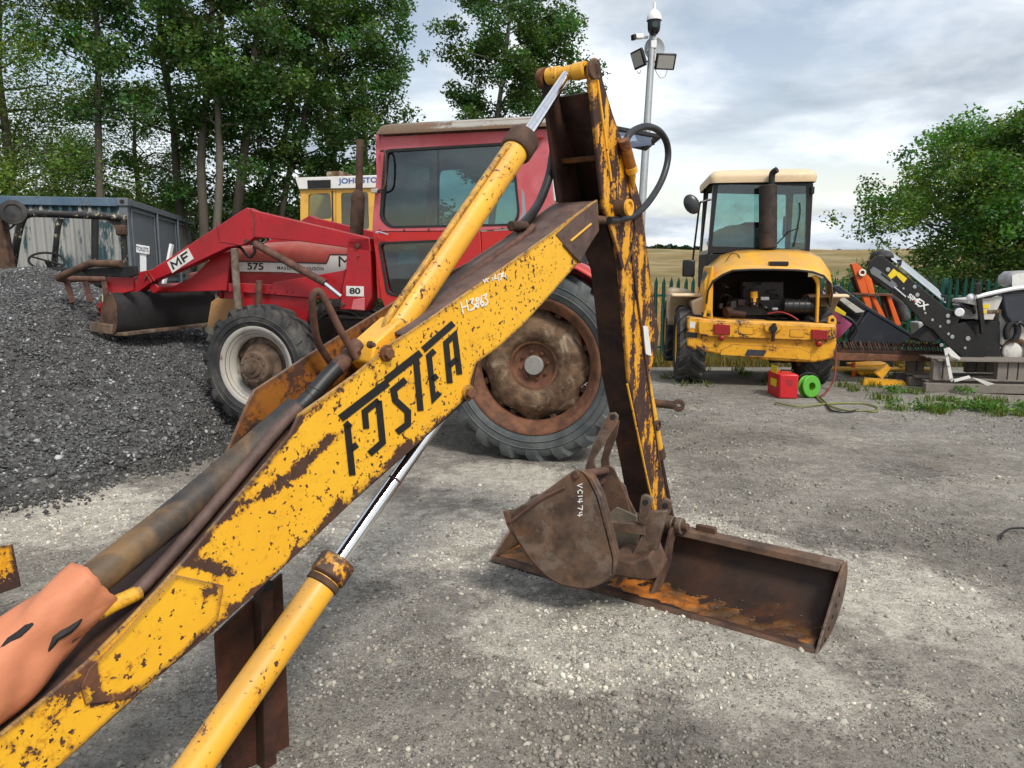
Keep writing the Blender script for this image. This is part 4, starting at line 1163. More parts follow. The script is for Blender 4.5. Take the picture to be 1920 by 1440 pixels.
# dog-leg links of the bucket
for pts, yy, m in (([(725, 228), (752, 224), (768, 240), (762, 275), (700, 370), (656, 440), (668, 490), (686, 540), (668, 600), (640, 600), (612, 488), (634, 420), (660, 350), (700, 270)], .30, 'rust_bucket'),
                   ([(742, 262), (772, 262), (760, 330), (722, 430), (728, 470), (760, 540), (764, 620), (735, 690), (705, 680), (690, 500), (688, 440), (706, 370)], .42, 'rust_brown'),
                   ([(762, 545), (785, 540), (800, 560), (812, 610), (852, 690), (852, 722), (832, 722), (790, 640), (768, 590)], .44, 'rust_bucket')):
    MB().prism(TB.ys(Zs(pts), yy), TB.D(0, .020, 0)).build('link', M[m], tb, .004)
c = TB.ony(840 + 742 / 2.4, 680 + 245 / 2.4, .2995)
MB().cyl(c, c - TB.D(0, .002, 0), .013, 14).build('pin_hole', M['matt_black'], tb)
c = TB.ony(840 + 690 / 2.4, 680 + 533 / 2.4, .28)
MB().cyl(c, c + TB.D(0, .16, 0), .020, 12).build('pin', M['rust_pipe'], tb, .002)
mb = MB()
for s_ in ([(605, 545), (583, 553), (605, 563)], [(603, 590), (605, 580), (595, 572), (584, 580), (586, 590)], [(585, 602), (606, 600)], [(604, 612), (591, 616), (592, 632)], [(583, 626), (606, 624)],
           [(605, 642), (604, 662), (584, 654)], [(604, 672), (592, 676), (592, 694)], [(582, 688), (606, 684)]):
    stroke(mb, Zs(s_), 4.0 / 2.4, lambda a, b: TB.ony(a, b, yb - .003), TB.D(0, .0015, 0))
mb.build('chalk_number', M['chalk'], tb, 0, 0)

# ------------------------------------------------------------------ red tractor with front loader
PSI = R(15)
wc = at(997, 696, 5.93)
tyaw = math.pi - PSI
fwd_ = V((math.cos(tyaw), math.sin(tyaw), 0)); lft_ = V((-math.sin(tyaw), math.cos(tyaw), 0))
to = wc - lft_ * .93
TF = Frame((to.x, to.y, 0), tyaw)        # x forward (image left), y towards the camera
tr = thing('tractor', 'old red tractor with front loader and box cab, standing behind the yellow digger arm', 'tractor', (to.x, to.y, 0))
T = TF.ony
def wheel(name, c, ax, r, rim, w, nl, lug, mats, parent, hub, label=None):
    """c: middle of the tyre; ax: unit vector pointing outwards; one wheel > tyre, rim, disc, hub"""
    ax = V(ax)
    wo = MB()
    hw = w / 2
    rl = r - lug
    prof = [(rim + .010, -hw * .78), (rim + .03, -hw * .90), (rim + (rl - rim) * .45, -hw * 1.0), (rim + (rl - rim) * .78, -hw * .97), (rl - .012, -hw * .86), (rl, -hw * .55), (rl + .004, 0),
            (rl, hw * .55), (rl - .012, hw * .86), (rim + (rl - rim) * .78, hw * .97), (rim + (rl - rim) * .45, hw * 1.0), (rim + .03, hw * .90), (rim + .010, hw * .78)]
    wo.lathe(c, ax, prof, 72)
    for rr_ in (.35, .62):
        q = rim + (rl - rim) * rr_
        for sd_ in (1, -1):
            wo.lathe(c, ax, [(q - .006, sd_ * hw * .985), (q, sd_ * (hw * 1.0 + .005)), (q + .006, sd_ * hw * .985)], 72)
    e1 = V((0, 0, 1)); e2 = ax.cross(e1).normalized()
    def pt(a, rad, h): return c + (e1 * math.cos(a) + e2 * math.sin(a)) * rad + ax * h
    step_ = 2 * math.pi / nl
    for sd_ in (1, -1):
        for k in range(nl):
            a0 = k * step_ + (step_ / 2 if sd_ < 0 else 0)
            secs = []
            for u, (hh_, base) in enumerate(((1.00, rl - .060), (.86, rl - .012), (.5, rl), (.06, rl + .002))):
                sw = step_ * .95 * (1 - hh_) * .9
                wd = (.15 if u > 1 else .19) * step_ * 1.25
                top = r if u > 0 else rl - .030
                if u == 0: top = rl - .02
                secs.append([pt(a0 + sw - wd, base - .01, sd_ * hw * hh_), pt(a0 + sw - wd * .75, top, sd_ * hw * (hh_ if u else 1.02)),
                             pt(a0 + sw + wd * .75, top, sd_ * hw * (hh_ if u else 1.02)), pt(a0 + sw + wd, base - .01, sd_ * hw * hh_)])
            vv = [p for s_ in secs for p in s_]; ff = []
            for i in range(3):
                for j in range(3):
                    ff.append((i * 4 + j, i * 4 + j + 1, (i + 1) * 4 + j + 1, (i + 1) * 4 + j))
            ff += [(0, 1, 2, 3), (15, 14, 13, 12)]
            wo.add(vv, ff)
    wh = wo.build(name, mats[0], parent, 0, 32)
    if label: tag(wh, label)
    rp = [(rim - .085, -hw * .5), (rim - .06, -hw * .55), (rim - .03, -hw * .72), (rim + .012, -hw * .80), (rim + .018, -hw * .86), (rim - .02, -hw * .80), (rim - .05, -hw * .6), (rim - .07, -hw * .3),
          (rim - .07, hw * .3), (rim - .05, hw * .6), (rim - .022, hw * .80), (rim + .016, hw * .86), (rim + .020, hw * .92), (rim + .006, hw * .93), (rim - .018, hw * .86), (rim - .035, hw * .66), (rim - .075, hw * .5), (rim - .085, hw * .2)]
    MB().lathe(c, ax, rp, 64).build('rim', mats[1], wh, 0, 50)
    hub(wh, c, ax, pt, hw, mats, rim)
    return wh
def rear_hub(wh, c, ax, pt, hw, mats, rim):
    d = hw * .10
    mb = MB()
    # wavy-edged disc with clamps to the rim
    n = 96; prof = [(.30, -.02), (.36, .0), (.405, .01), (None, -.02)]
    rings = []
    for j, (rr_, h_) in enumerate([(.20, .06), (.24, .085), (.30, .095), (.345, .078), (.385, .045), (.41, .01), (None, -.01), (None, -.022)]):
        row = []
        for k in range(n):
            a = 2 * math.pi * k / n
            rq = rr_ if rr_ else .438 + .030 * math.cos(a * 8 + .4)
            row.append(pt(a, rq, d + h_))
        row.append(row[0]); rings.append(row)
    MB().grid(rings).build('disc', mats[2], wh, 0, 60, solid=.006, weld=True)
    MB().lathe(c + ax * d, ax, [(.205, .05), (.20, .062), (.180, .058), (.165, .030), (.12, .020), (.085, .020), (.083, .048), (.0, .052)], 48).build('hub', mats[3], wh, 0, 40)
    MB().lathe(c + ax * d, ax, [(.080, .040), (.078, .060), (.072, .066), (.0, .068)], 40).build('hub_cap', plain('grey_cap', (.27, .265, .245), .6, 0, .2, 20, (.12, .09, .06), .5), wh, 0, 40)
    for k in range(8):
        p = pt(2 * math.pi * k / 8 + .2, .112, d + .018)
        MB().cyl(p, p + ax * .022, .014, 8).build('wheel_nut', mats[3], wh, .002)
    for k in range(8):
        a = 2 * math.pi * (k + .44) / 8
        p = pt(a, .455, d - .02)
        MB().box(p, (.07, .05, .06), ((e := (p - c - ax * (p - c).dot(ax)).normalized()), ax.cross(e), ax)).build('clamp', M['rust_brown'], wh, .006)
def front_hub(wh, c, ax, pt, hw, mats, rim):
    d = -hw * .15
    n = 72; rings = []
    for rr_, h_ in [(.13, .03), (.19, .03), (.225, .0), (None, -.01), (None, -.03)]:
        row = []
        for k in range(n):
            a = 2 * math.pi * k / n
            row.append(pt(a, rr_ if rr_ else .262 + .022 * math.cos(6 * a), d + h_))
        row.append(row[0]); rings.append(row)
    MB().grid(rings).build('disc', M['dirt_brown'], wh, 0, 50, solid=.008, weld=True)
    MB().lathe(c + ax * d, ax, [(.205, .02), (.200, .05), (.150, .070), (.142, .075), (.140, .165), (.132, .175), (.085, .178), (.080, .195), (.045, .198), (.040, .215), (0, .218)], 44).build('hub', mats[3], wh, 0, 35)
    for k in range(10):
        p = pt(2 * math.pi * k / 10, .112, d + .174)
        MB().cyl(p, p + ax * .012, .011, 6).build('hub_bolt', mats[3], wh, .001)
    for k in range(6):
        a = 2 * math.pi * k / 6 + .15
        p = pt(a, .275, d - .02)
        MB().box(p, (.075, .06, .05), ((e := (p - c - ax * (p - c).dot(ax)).normalized()), ax.cross(e), ax)).build('clamp', M['dirt_brown'], wh, .008)
RR = .775
hub_z = TF.L(wc).z
for sd_, lab in ((1, 'large near rear wheel with rusty disc and rim'), (-1, None)):
    wheel('wheel', TF.W(0, sd_ * .79, RR - .008), TF.D(0, sd_, 0), RR, .535, .34, 20, .034, (M['rubber_dusty'], M['rust_orange'], M['rust_pale'], M['rust_orange']), tr, rear_hub, lab)
fc = TF.L(at(482, 688, 6.60))
for sd_, lab in ((1, 'front wheel with pale grey rim and muddy hub'), (-1, None)):
    wheel('wheel', TF.W(fc.x, sd_ * (fc.y - .10) if sd_ > 0 else -(fc.y - .10), fc.z), TF.D(0, sd_, 0), .545, .345, .27, 18, .030, (M['rubber'], M['rim_grey'], M['dirt_brown'], M['dirt_brown']), tr, front_hub, lab)
# chassis, engine, axles
MB().beam(TF.W(-.30, 0, .80), TF.W(1.0, 0, .80), .46, .50).build('transmission', M['rust_dark'], tr, .03)
MB().beam(TF.W(1.0, 0, .82), TF.W(2.30, 0, .82), .38, .48).build('engine', plain('oily_engine', (.025, .022, .020), .6, 0, .4, 12, (.10, .06, .04), .5), tr, .03)
MB().beam(TF.W(fc.x - .12, 0, fc.z - .02), TF.W(fc.x + .12, 0, fc.z - .02), 1.2, .16).build('front_axle', M['dirt_brown'], tr, .03)
MB().cyl(TF.W(0, -.70, RR), TF.W(0, .70, RR), .13, 20).build('rear_axle', M['rust_dark'], tr, .01)
MB().beam(TF.W(1.3, .30, .62), TF.W(2.4, .30, .62), .05, .16).build('side_rail', M['rust_brown'], tr, .01)
MB().beam(TF.W(1.3, -.30, .62), TF.W(2.4, -.30, .62), .05, .16).build('side_rail', M['rust_brown'], tr, .01)
eng = MB()
for k in range(9):
    q = TF.W(1.05 + k * .13, .22 + .03 * rnd.random(), .72 + .22 * rnd.random())
    eng.box(q, (.09 + .06 * rnd.random(), .08, .08 + .10 * rnd.random()), TF.e)
eng.build('engine_ancillaries', M['rust_dark'], tr, .01)
MB().tube(smoothpath([TF.W(1.2, .30, .95), TF.W(1.35, .33, .78), TF.W(1.6, .32, .70), TF.W(1.9, .30, .82)], 5), .016, 8).build('fuel_pipe', M['hose'], tr)
# bonnet
yb_ = .31
bt = [TF.L(T(*p, yb_)) for p in ((410, 466), (440, 462), (480, 459), (562, 455), (655, 462), (700, 466))]
bz0 = TF.L(T(560, 522, yb_)).z
secs = []
for q in bt:
    z1 = q.z
    secs.append([TF.W(q.x, s_ * y_, z_) for s_, y_, z_ in ((1, yb_, bz0), (1, yb_, z1 - .09), (1, yb_ - .015, z1 - .03), (1, yb_ - .06, z1), (1, .0, z1 + .03), (-1, yb_ - .06, z1), (-1, yb_ - .015, z1 - .03), (-1, yb_, z1 - .09), (-1, yb_, bz0))])
MB().grid(secs).build('bonnet', M['bonnet'], tr, 0, 50, solid=.006)
fq = bt[0]
MB().prism([TF.W(fq.x + .0, y_, z_) for y_, z_ in ((yb_ - .01, bz0 - .20), (yb_ - .01, fq.z - .05), (-yb_ + .01, fq.z - .05), (-yb_ + .01, bz0 - .20))], TF.D(.05, 0, 0)).build('grille', M['red'], tr, .02)
lowp = [T(*p, yb_ + .004) for p in ((420, 514), (650, 512), (648, 560), (420, 560))]
MB().prism(lowp, TF.D(0, -.02, 0)).build('side_panel', M['red'], tr, .004)
stp = [T(*p, yb_ + .008) for p in ((448, 490), (612, 494), (619, 477), (660, 478), (658, 500), (640, 509), (600, 516), (530, 510), (448, 509))]
strip_ = MB().prism(stp, TF.D(0, -.004, 0)).build('decal_strip', M['white_strip'], tr)
edge_ = MB()
for a_, b_ in (((448, 490), (612, 494)), ((612, 494), (619, 477)), ((619, 477), (660, 478))):
    edge_.beam(T(*a_, yb_ + .010), T(*b_, yb_ + .010), .004, .010)
edge_.build('decal_border', M['black'], strip_)
def tside(px, py, y): return T(px, py, y)
xl = TF.D(-1, 0, 0)      # reading direction on the near side
def sign_px(body, cx, cy, hpx, y, mat, parent, bold=.0, squeeze=1.0, tiltpx=0.0, name='lettering', spacing=1.0):
    o = T(cx, cy, y); d = (o - EYE).dot(V((0, CP, -SP)))
    xd = (T(cx + 20, cy + tiltpx * 20, y) - T(cx - 20, cy - tiltpx * 20, y)).normalized()
    yd = TF.e[1].cross(xd) * 1.0
    if yd.z < 0: yd = -yd
    return text(body, name, mat, parent, o, xd, yd, hpx * d / F, bold, squeeze, .001, spacing)
sign_px('575', 479, 500, 13, yb_ + .009, M['black'], strip_, .03, 1.35, .02)
sign_px('MASSEY  FERGUSON', 563, 503.5, 6.2, yb_ + .009, M['black'], strip_, .022, 1.05, .02, spacing=1.25)
sign_px('MF', 655, 492, 21, yb_ + .009, M['black'], strip_, .0, 1.4, .02)
# loader: near tower and arm, far tower and arm, cross tubes, rams
ya = .60
tw_ = [(652, 446), (693, 446), (697, 557), (684, 583), (637, 580), (641, 540), (648, 507)]
pT = [T(*p, ya) for p in tw_]
mir = lambda pts: [TF.W(TF.L(p).x, -TF.L(p).y, TF.L(p).z) for p in pts]
lo = MB().prism(pT, TF.D(0, -.16, 0)).build('loader_tower', M['red'], tr, .008)
MB().prism(mir(pT), TF.D(0, .16, 0)).build('loader_tower', M['red'], tr, .008)
def knob(px, py, y, r, parent=tr, m='rust_brown'):
    c = T(px, py, y)
    MB().cyl(c, c + TF.D(0, .02, 0), r, 12).build('pin', M[m], parent, .003)
knob(671, 461, ya, .022, lo); knob(644, 571, ya, .018, lo); knob(673, 480, ya, .008, lo)
pl80 = [T(*p, ya + .003) for p in ((649, 536), (682, 537), (682, 556), (649, 555))]
p80 = MB().prism(pl80, TF.D(0, -.003, 0)).build('number_plate', M['white_strip'], lo)
sign_px('80', 665.5, 546, 11, ya + .004, M['black'], p80, .03, 1.5)
MB().prism([T(*p, ya + .02) for p in ((662, 562), (683, 558), (683, 582), (658, 580))], TF.D(0, -.015, 0)).build('bracket', M['red_faded'], lo, .004)
arm_out = [(462, 389), (476, 395), (692, 446), (696, 472), (640, 463), (560, 452), (477, 445), (464, 457), (427, 464), (360, 496), (290, 525), (258, 549), (187, 590), (180, 572), (205, 554), (258, 526), (254, 511), (285, 505), (372, 447)]
pA = [T(*p, ya) for p in arm_out]
arm = MB().prism(pA, TF.D(0, -.11, 0)).build('loader_arm', M['red'], tr, .006)
MB().prism(mir(pA), TF.D(0, .11, 0)).build('loader_arm', M['red'], tr, .006)
# rolled plate seams on the arm
MB().tube([T(405, 415, ya + .002), T(412, 453, ya + .002), T(470, 462, ya + .001)], .004, 6).build('seam', M['red'], arm)
MB().tube([T(470, 392, ya + .002), T(477, 412, ya + .002), T(476, 445, ya + .002)], .005, 6).build('seam', M['rust_brown'], arm)
for a_ in (((272, 512), (284, 530)), ((278, 509), (290, 527))):
    MB().tube([T(*a_[0], ya + .004), T(*a_[1], ya + .004)], .006, 6).build('seam', M['red'], arm)
knob(463, 452, ya, .02, arm); knob(246, 524, ya, .016, arm); knob(276, 518, ya, .010, arm); knob(274, 522, ya, .010, arm); knob(186, 577, ya, .020, arm)
mfp = [T(*p, ya + .004) for p in ((313, 492), (352, 465), (363, 485), (323, 512))]
mf = MB().prism(mfp, TF.D(0, -.004, 0)).build('badge', M['white_strip'], arm)
o_ = T(338, 489, ya + .005); xd = (T(352, 479, ya) - T(324, 499, ya)).normalized()
dd = (o_ - EYE).dot(V((0, CP, -SP)))
yd_ = xd.cross(TF.e[1]); yd_ = -yd_ if yd_.z < 0 else yd_
cq = [V((*p, 0)) for p in ((313, 492), (352, 465), (363, 485), (323, 512))]
def bq(u_, v_):
    p = (cq[0] * (1 - u_) + cq[1] * u_) * (1 - v_) + (cq[3] * (1 - u_) + cq[2] * u_) * v_
    return (p.x, p.y)
mbq = MB()
for pts_ in ([(.12, .82), (.14, .20), (.30, .62), (.46, .20), (.48, .82)], [(.62, .82), (.62, .22), (.90, .22)], [(.62, .52), (.84, .52)]):
    stroke(mbq, [bq(*q) for q in pts_], 3.6, lambda a, b: T(a, b, ya + .0055), TF.D(0, -.001, 0))
mbq.build('lettering', M['black'], mf, 0, 0)
MB().cyl(T(478, 457, ya + .05), T(610, 531, ya + .05), .034, 18).build('lift_ram', M['rust_pipe'], tr, .003)
MB().cyl(T(606, 529, ya + .05), T(640, 556, ya + .05), .020, 14).build('ram_rod', M['chrome'], tr)
l1, l2 = TF.L(T(478, 457, ya)), TF.L(T(640, 556, ya))
MB().cyl(TF.W(l1.x, -ya - .05, l1.z), TF.W(l2.x, -ya - .05, l2.z), .034, 14).build('lift_ram', M['rust_pipe'], tr)
MB().cyl(T(288, 541, ya - .02), mir([T(288, 541, ya - .02)])[0], .045, 20).build('cross_tube', M['red'], tr, .004)
MB().cyl(T(360, 520, -.25), T(425, 508, -.25), .045, 16).build('tilt_ram', M['red_faded'], tr, .003)
MB().cyl(T(360, 520, .35), T(425, 508, .35), .045, 16).build('tilt_ram', M['red_faded'], tr, .003)
MB().prism([T(*p, .45) for p in ((300, 548), (425, 545), (432, 470), (400, 480), (360, 520))], TF.D(0, -.03, 0)).build('tilt_link', M['red'], tr, .004)
# loader frame along the engine
fr_ = [T(*p, ya - .06) for p in ((428, 531), (476, 532), (510, 534), (512, 530), (648, 506), (637, 562), (575, 558), (505, 552), (428, 547))]
MB().prism(fr_, TF.D(0, -.05, 0)).build('loader_frame', M['red'], tr, .005)
fr2 = [T(*p, ya - .09) for p in ((456, 548), (510, 552), (582, 560), (572, 614), (545, 606), (456, 580))]
MB().prism(fr2, TF.D(0, -.04, 0)).build('loader_frame', M['red'], tr, .005)
for k in ((508, 538), (505, 548), (515, 548), (538, 547), (548, 548)):
    c = T(*k, ya - .058); MB().cyl(c, c + TF.D(0, .008, 0), .009, 8).build('bolt', M['red'], tr)
MB().tube([T(440, 466, ya - .02), T(441, 500, ya - .02), T(447, 580, ya - .02)], .034, 14).build('guard_post', rusty('grey_rust_post', (.10, .07, .05), (.26, .22, .18), (.38, .34, .29), .5, 9), tr, .004)
MB().cyl(T(486, 526, ya - .02), T(485, 572, ya - .02), .030, 14).build('guard_post', M['rust_pipe'], tr, .004)
MB().tube(smoothpath([T(430, 462, .5), T(450, 464, .5), T(462, 478, .5), T(470, 482, .5), T(478, 472, .5), T(476, 462, .5)], 5), .014, 8).build('hydraulic_hose', M['hose'], tr)
MB().tube(smoothpath([T(470, 459, ya + .02), T(480, 452, ya + .05), T(492, 456, ya + .04), T(500, 450, ya)], 4), .010, 8).build('hydraulic_hose', M['hose'], tr)
MB().tube(smoothpath([TF.W(1.9, -.2, 1.42), TF.W(1.6, -.25, 1.52), TF.W(1.3, -.1, 1.47), TF.W(1.0, .1, 1.5)], 4), .020, 8).build('hydraulic_hose', M['hose'], tr)
# loader bucket
b0 = TF.L(T(205, 600, .95))
bx0 = b0.x
bw = .95
zt, zb = TF.L(T(200, 566, bw)).z, TF.L(T(212, 624, bw)).z
bp = [(bx0 + .12, zb + .05), (bx0 + .05, zb), (bx0 - .06, zb), (bx0 - .10, zb + .10), (bx0 - .10, zb + .26), (bx0 - .06, zb + .36), (bx0 + .04, zb + .30)]
MB().grid([[TF.W(x, y_, z) for x, z in bp] for y_ in (-bw, -.3, .3, bw)]).build('loader_bucket', M['matt_black'], tr, 0, 40, solid=.015)
sdp = [TF.W(x, bw, z) for x, z in bp]
MB().prism(sdp, TF.D(0, .012, 0)).build('bucket_side', M['rust_brown'], tr, .003)
MB().prism([TF.W(x, -bw, z) for x, z in bp], TF.D(0, -.012, 0)).build('bucket_side', M['rust_brown'], tr, .003)
MB().beam(TF.W(bx0 - .08, -bw, zb - .012), TF.W(bx0 - .08, bw, zb - .012), .16, .03).build('bucket_wear_strip', M['dirt_brown'], tr, .004)
MB().beam(T(170, 612, bw + .02), T(212, 618, bw + .02), .03, .09).build('bucket_tooth', M['dirt_brown'], tr, .006)
cbk = TF.W(bx0 - .115, -.55, zb + .24)
text('MF', 'lettering', M['white_strip'], tr, cbk, -TF.e[1], V((0, 0, 1)), .13, .0, 1.2, .004)
# muck-fork grab on the bucket
MB().tube(smoothpath([T(108, 522, .92), T(128, 512, .92), T(165, 496, .92), T(176, 494, .92), T(228, 495, .92)], 5), .034, 14).build('grab_pipe', M['rust_brown'], tr)
MB().tube([T(112, 524, .92), T(150, 523, .70), T(196, 524, .50)], .030, 14).build('grab_pipe', M['rust_pipe'], tr)
for a_, b_ in (((125, 528), (137, 568)), ((160, 528), (170, 567)), ((196, 528), (200, 560))):
    MB().beam(T(*a_, .86), T(*b_, .86), .03, .05, TF.e[0]).build('grab_tine', M['rust_pipe'], tr, .005)
MB().prism([T(*p, .90) for p in ((150, 506), (252, 498), (256, 516), (240, 520), (160, 516))], TF.D(0, -.04, 0)).build('grab_frame', M['matt_black'], tr, .006)
MB().prism([T(*p, .84) for p in ((200, 520), (250, 520), (250, 545), (215, 555), (202, 545))], TF.D(0, -.03, 0)).build('grab_plate', M['red'], tr, .006)
tie = MB()
for k in range(5):
    a_ = (196 + rnd.uniform(-3, 3), 549); b_ = (197 + rnd.uniform(-7, 7), 572 + rnd.uniform(-4, 5))
    tie.tube([T(*a_, ya + .02), T((a_[0] + b_[0]) / 2 + rnd.uniform(-3, 3), (a_[1] + b_[1]) / 2, ya + .03), T(*b_, ya + .02)], .005, 5)
tie.build('twine', plain('straw_twine', (.62, .60, .34), .7), tr)
# exhaust stack
ye = .10
MB().tube([T(675, 262, ye), T(673, 366, ye)], .034, 16).build('exhaust_pipe', M['rust_brown'], tr, .002)
e0, e1_ = T(672, 362, ye), T(668, 446, ye)
MB().lathe(e0, (e1_ - e0).normalized(), [(.034, -.03), (.060, .01), (.064, .04), (.064, (e1_ - e0).length), (.03, (e1_ - e0).length + .03)], 24).build('silencer', M['rust_brown'], tr, .002)
# cab
yc = .64
M['cab_low'] = M['red_bright']
up_out = [(714, 252), (1022, 238), (1030, 300), (1038, 389), (1040, 424), (900, 432), (698, 434), (699, 405), (704, 350)]
win = roundpoly([(726, 285), (958, 271), (970, 400), (962, 419), (730, 424), (716, 408)], 9, 4)
cab = MB().ring([T(*p, yc) for p in up_out], [T(*p, yc) for p in win], TF.D(0, -.05, 0)).build('cab_side', M['red_faded'], tr, .004)
MB().ring([T(*p, yc + .004) for p in roundpoly([(720, 280), (962, 266), (975, 403), (966, 423), (729, 428), (711, 410)], 11, 4)], [T(*p, yc + .004) for p in win], TF.D(0, -.03, 0)).build('window_seal', M['seal'], cab, .002)
MB().prism([T(*p, yc - .02) for p in win], TF.D(0, -.006, 0)).build('window_pane', M['glass'], cab)
MB().beam(T(822, 278, yc - .03), T(822, 424, yc - .03), .012, .018).build('window_bar', M['seal'], cab)
# grey primer where the red has come off
MB().prism([T(*p, yc + .0015) for p in ((977, 352), (983, 362), (987, 405), (980, 424), (966, 428), (972, 415), (979, 398))], TF.D(0, -.003, 0)).build('primer_patch', plain('grey_primer', (.30, .31, .33), .6), cab)
# lower door half
lo_out = [(698, 435), (900, 433), (905, 520), (800, 610), (738, 620), (715, 560)]
lwin = roundpoly([(712, 458), (850, 452), (840, 540), (745, 552), (728, 548)], 8, 4)
dr_ = MB().ring([T(*p, yc - .004) for p in lo_out], [T(*p, yc - .004) for p in lwin], TF.D(0, -.045, 0)).build('cab_door', M['red_bright'], tr, .004)
MB().ring([T(*p, yc + .002) for p in roundpoly([(708, 454), (855, 448), (845, 544), (744, 557), (724, 552)], 9, 4)], [T(*p, yc + .002) for p in lwin], TF.D(0, -.02, 0)).build('window_seal', M['seal'], dr_, .002)
MB().prism([T(*p, yc - .03) for p in lwin], TF.D(0, -.006, 0)).build('window_pane', M['glass'], dr_)
MB().prism([T(*p, yc - .045) for p in ((747, 472), (783, 469), (785, 492), (748, 495))], TF.D(0, -.003, 0)).build('notice', M['paper'], dr_)
MB().prism([T(*p, yc - .045) for p in ((755, 460), (780, 459), (780, 468), (756, 468))], TF.D(0, -.003, 0)).build('notice', M['paper'], dr_)
MB().tube([T(705, 436, yc + .03), T(712, 435, yc + .04), T(728, 440, yc + .035)], .009, 8).build('door_handle', M['chrome'], dr_, .001)
MB().tube(smoothpath([T(712, 360, yc + .02), T(709, 358, yc + .06), T(722, 345, yc + .07), T(722, 288, yc + .07), T(714, 283, yc + .02)], 4), .009, 8).build('grab_handle', M['rust_brown'], cab)
MB().box(T(703, 358, yc + .02), (.06, .04, .035), TF.e).build('hinge', M['rim_grey'], cab, .005)
rq = MB().prism([T(*p, yc - .006) for p in ((902, 434), (1039, 426), (1046, 500), (1000, 520), (906, 545))], TF.D(0, -.035, 0)).build('rear_quarter', M['red_bright'], tr, .004)
MB().prism([TF.W(TF.L(T(*p, yc)).x, -yc + .01, TF.L(T(*p, yc)).z) for p in ((902, 434), (1039, 426), (1046, 500), (1000, 520), (906, 545))], TF.D(0, .03, 0)).build('rear_quarter', M['red_bright'], tr, .004)
for k in range(7):
    c = T(712 + k * 46, 432 - k * .8, yc + .001); MB().cyl(c, c + TF.D(0, .006, 0), .008, 8).build('rivet', M['rust_brown'], cab)
# the other walls of the cab
cl = [TF.L(T(*p, yc)) for p in up_out]
mu = [TF.W(q.x, -yc, q.z) for q in cl]
wl = [TF.L(T(*p, yc)) for p in win]
MB().ring(mu, [TF.W(q.x, -yc, q.z) for q in wl], TF.D(0, .05, 0)).build('cab_side', M['red_faded'], tr, .004)
MB().prism([TF.W(q.x, -yc + .02, q.z) for q in wl], TF.D(0, .006, 0)).build('window_pane', M['glass'], tr)
ml = [TF.L(T(*p, yc)) for p in lo_out]
MB().prism([TF.W(q.x, -yc, q.z) for q in ml], TF.D(0, .03, 0)).build('cab_lower_side', M['red_bright'], tr)
xf, xb = cl[0].x, cl[1].x
zt_, zm_ = cl[0].z, cl[6].z
z_lo = TF.L(T(715, 560, yc)).z
xfl = cl[6].x
def wall(xa, xb_, name, zz0, zz1, mat):
    o = [TF.W(xb_, -yc + .002, zz0), TF.W(xb_, yc - .002, zz0), TF.W(xa, yc - .002, zz1), TF.W(xa, -yc + .002, zz1)]
    c = sum(o, V()) / 4
    inn = [c + (p - c) * .84 for p in o]
    w_ = MB().ring(o, inn, TF.D(-.04, 0, 0)).build(name, mat, tr, .004)
    MB().prism([p + TF.D(-.02, 0, 0) for p in inn], TF.D(-.006, 0, 0)).build('window_pane', M['glass'], w_)
wall(xf, xfl, 'cab_front', zm_, zt_, M['red_faded'])
wall(xb + .04, cl[4].x + .04, 'cab_back', zm_, zt_, M['red_faded'])
MB().prism([TF.W(xfl - .02, y_, z_) for y_, z_ in ((-yc, zm_), (yc, zm_), (yc - .02, z_lo), (-yc + .02, z_lo))], TF.D(-.04, 0, 0)).build('cab_bulkhead', M['red_bright'], tr, .004)
MB().prism([TF.W(xfl - .06, -yc + .01, z_lo), TF.W(xfl - .06, yc - .06, z_lo), TF.W(cl[4].x, yc - .06, z_lo), TF.W(cl[4].x, -yc + .01, z_lo)], TF.D(0, 0, .03)).build('cab_floor', M['matt_black'], tr)
# roof with a rounded lip
r_out = [TF.L(T(*p, yc + .06)) for p in ((712, 246), (1030, 230))]
zr = TF.L(T(714, 233, yc + .06)).z; zr0 = TF.L(T(714, 252, yc + .06)).z
rx0, rx1 = r_out[0].x + .03, r_out[1].x - .08
rows = []
for ex, hz in ((0, zr0), (.012, zr0 + .035), (.03, zr - .01), (.09, zr + .015), (.25, zr + .035), (.5, zr + .045)):
    x0_, x1_, yy = rx0 - ex, rx1 + ex, yc + .06 - ex
    rows.append([TF.W(a, b, hz) for a, b in ((x0_, yy), ((x0_ + x1_) / 2, yy + .005), (x1_, yy), (x1_ - .005, 0), (x1_, -yy), ((x0_ + x1_) / 2, -yy), (x0_, -yy), (x0_ + .005, 0), (x0_, yy))])
rows.append([sum((V(p) for p in rows[-1][:8]), V()) / 8] * 9)
MB().grid(rows).build('cab_roof', M['grey_roof'], tr, .006, 40, solid=.004)
MB().prism([TF.W(rx0 - .03, yc, zr0 - .01), TF.W(rx1 + .03, yc, zr0 - .01), TF.W(rx1 + .03, -yc, zr0 - .01), TF.W(rx0 - .03, -yc, zr0 - .01)], TF.D(0, 0, .015)).build('roof_gutter', M['rust_brown'], tr)
MB().box(T(1008, 258, yc + .03), (.09, .03, .022), TF.e).build('side_lamp', M['lamp_red'], cab, .006)
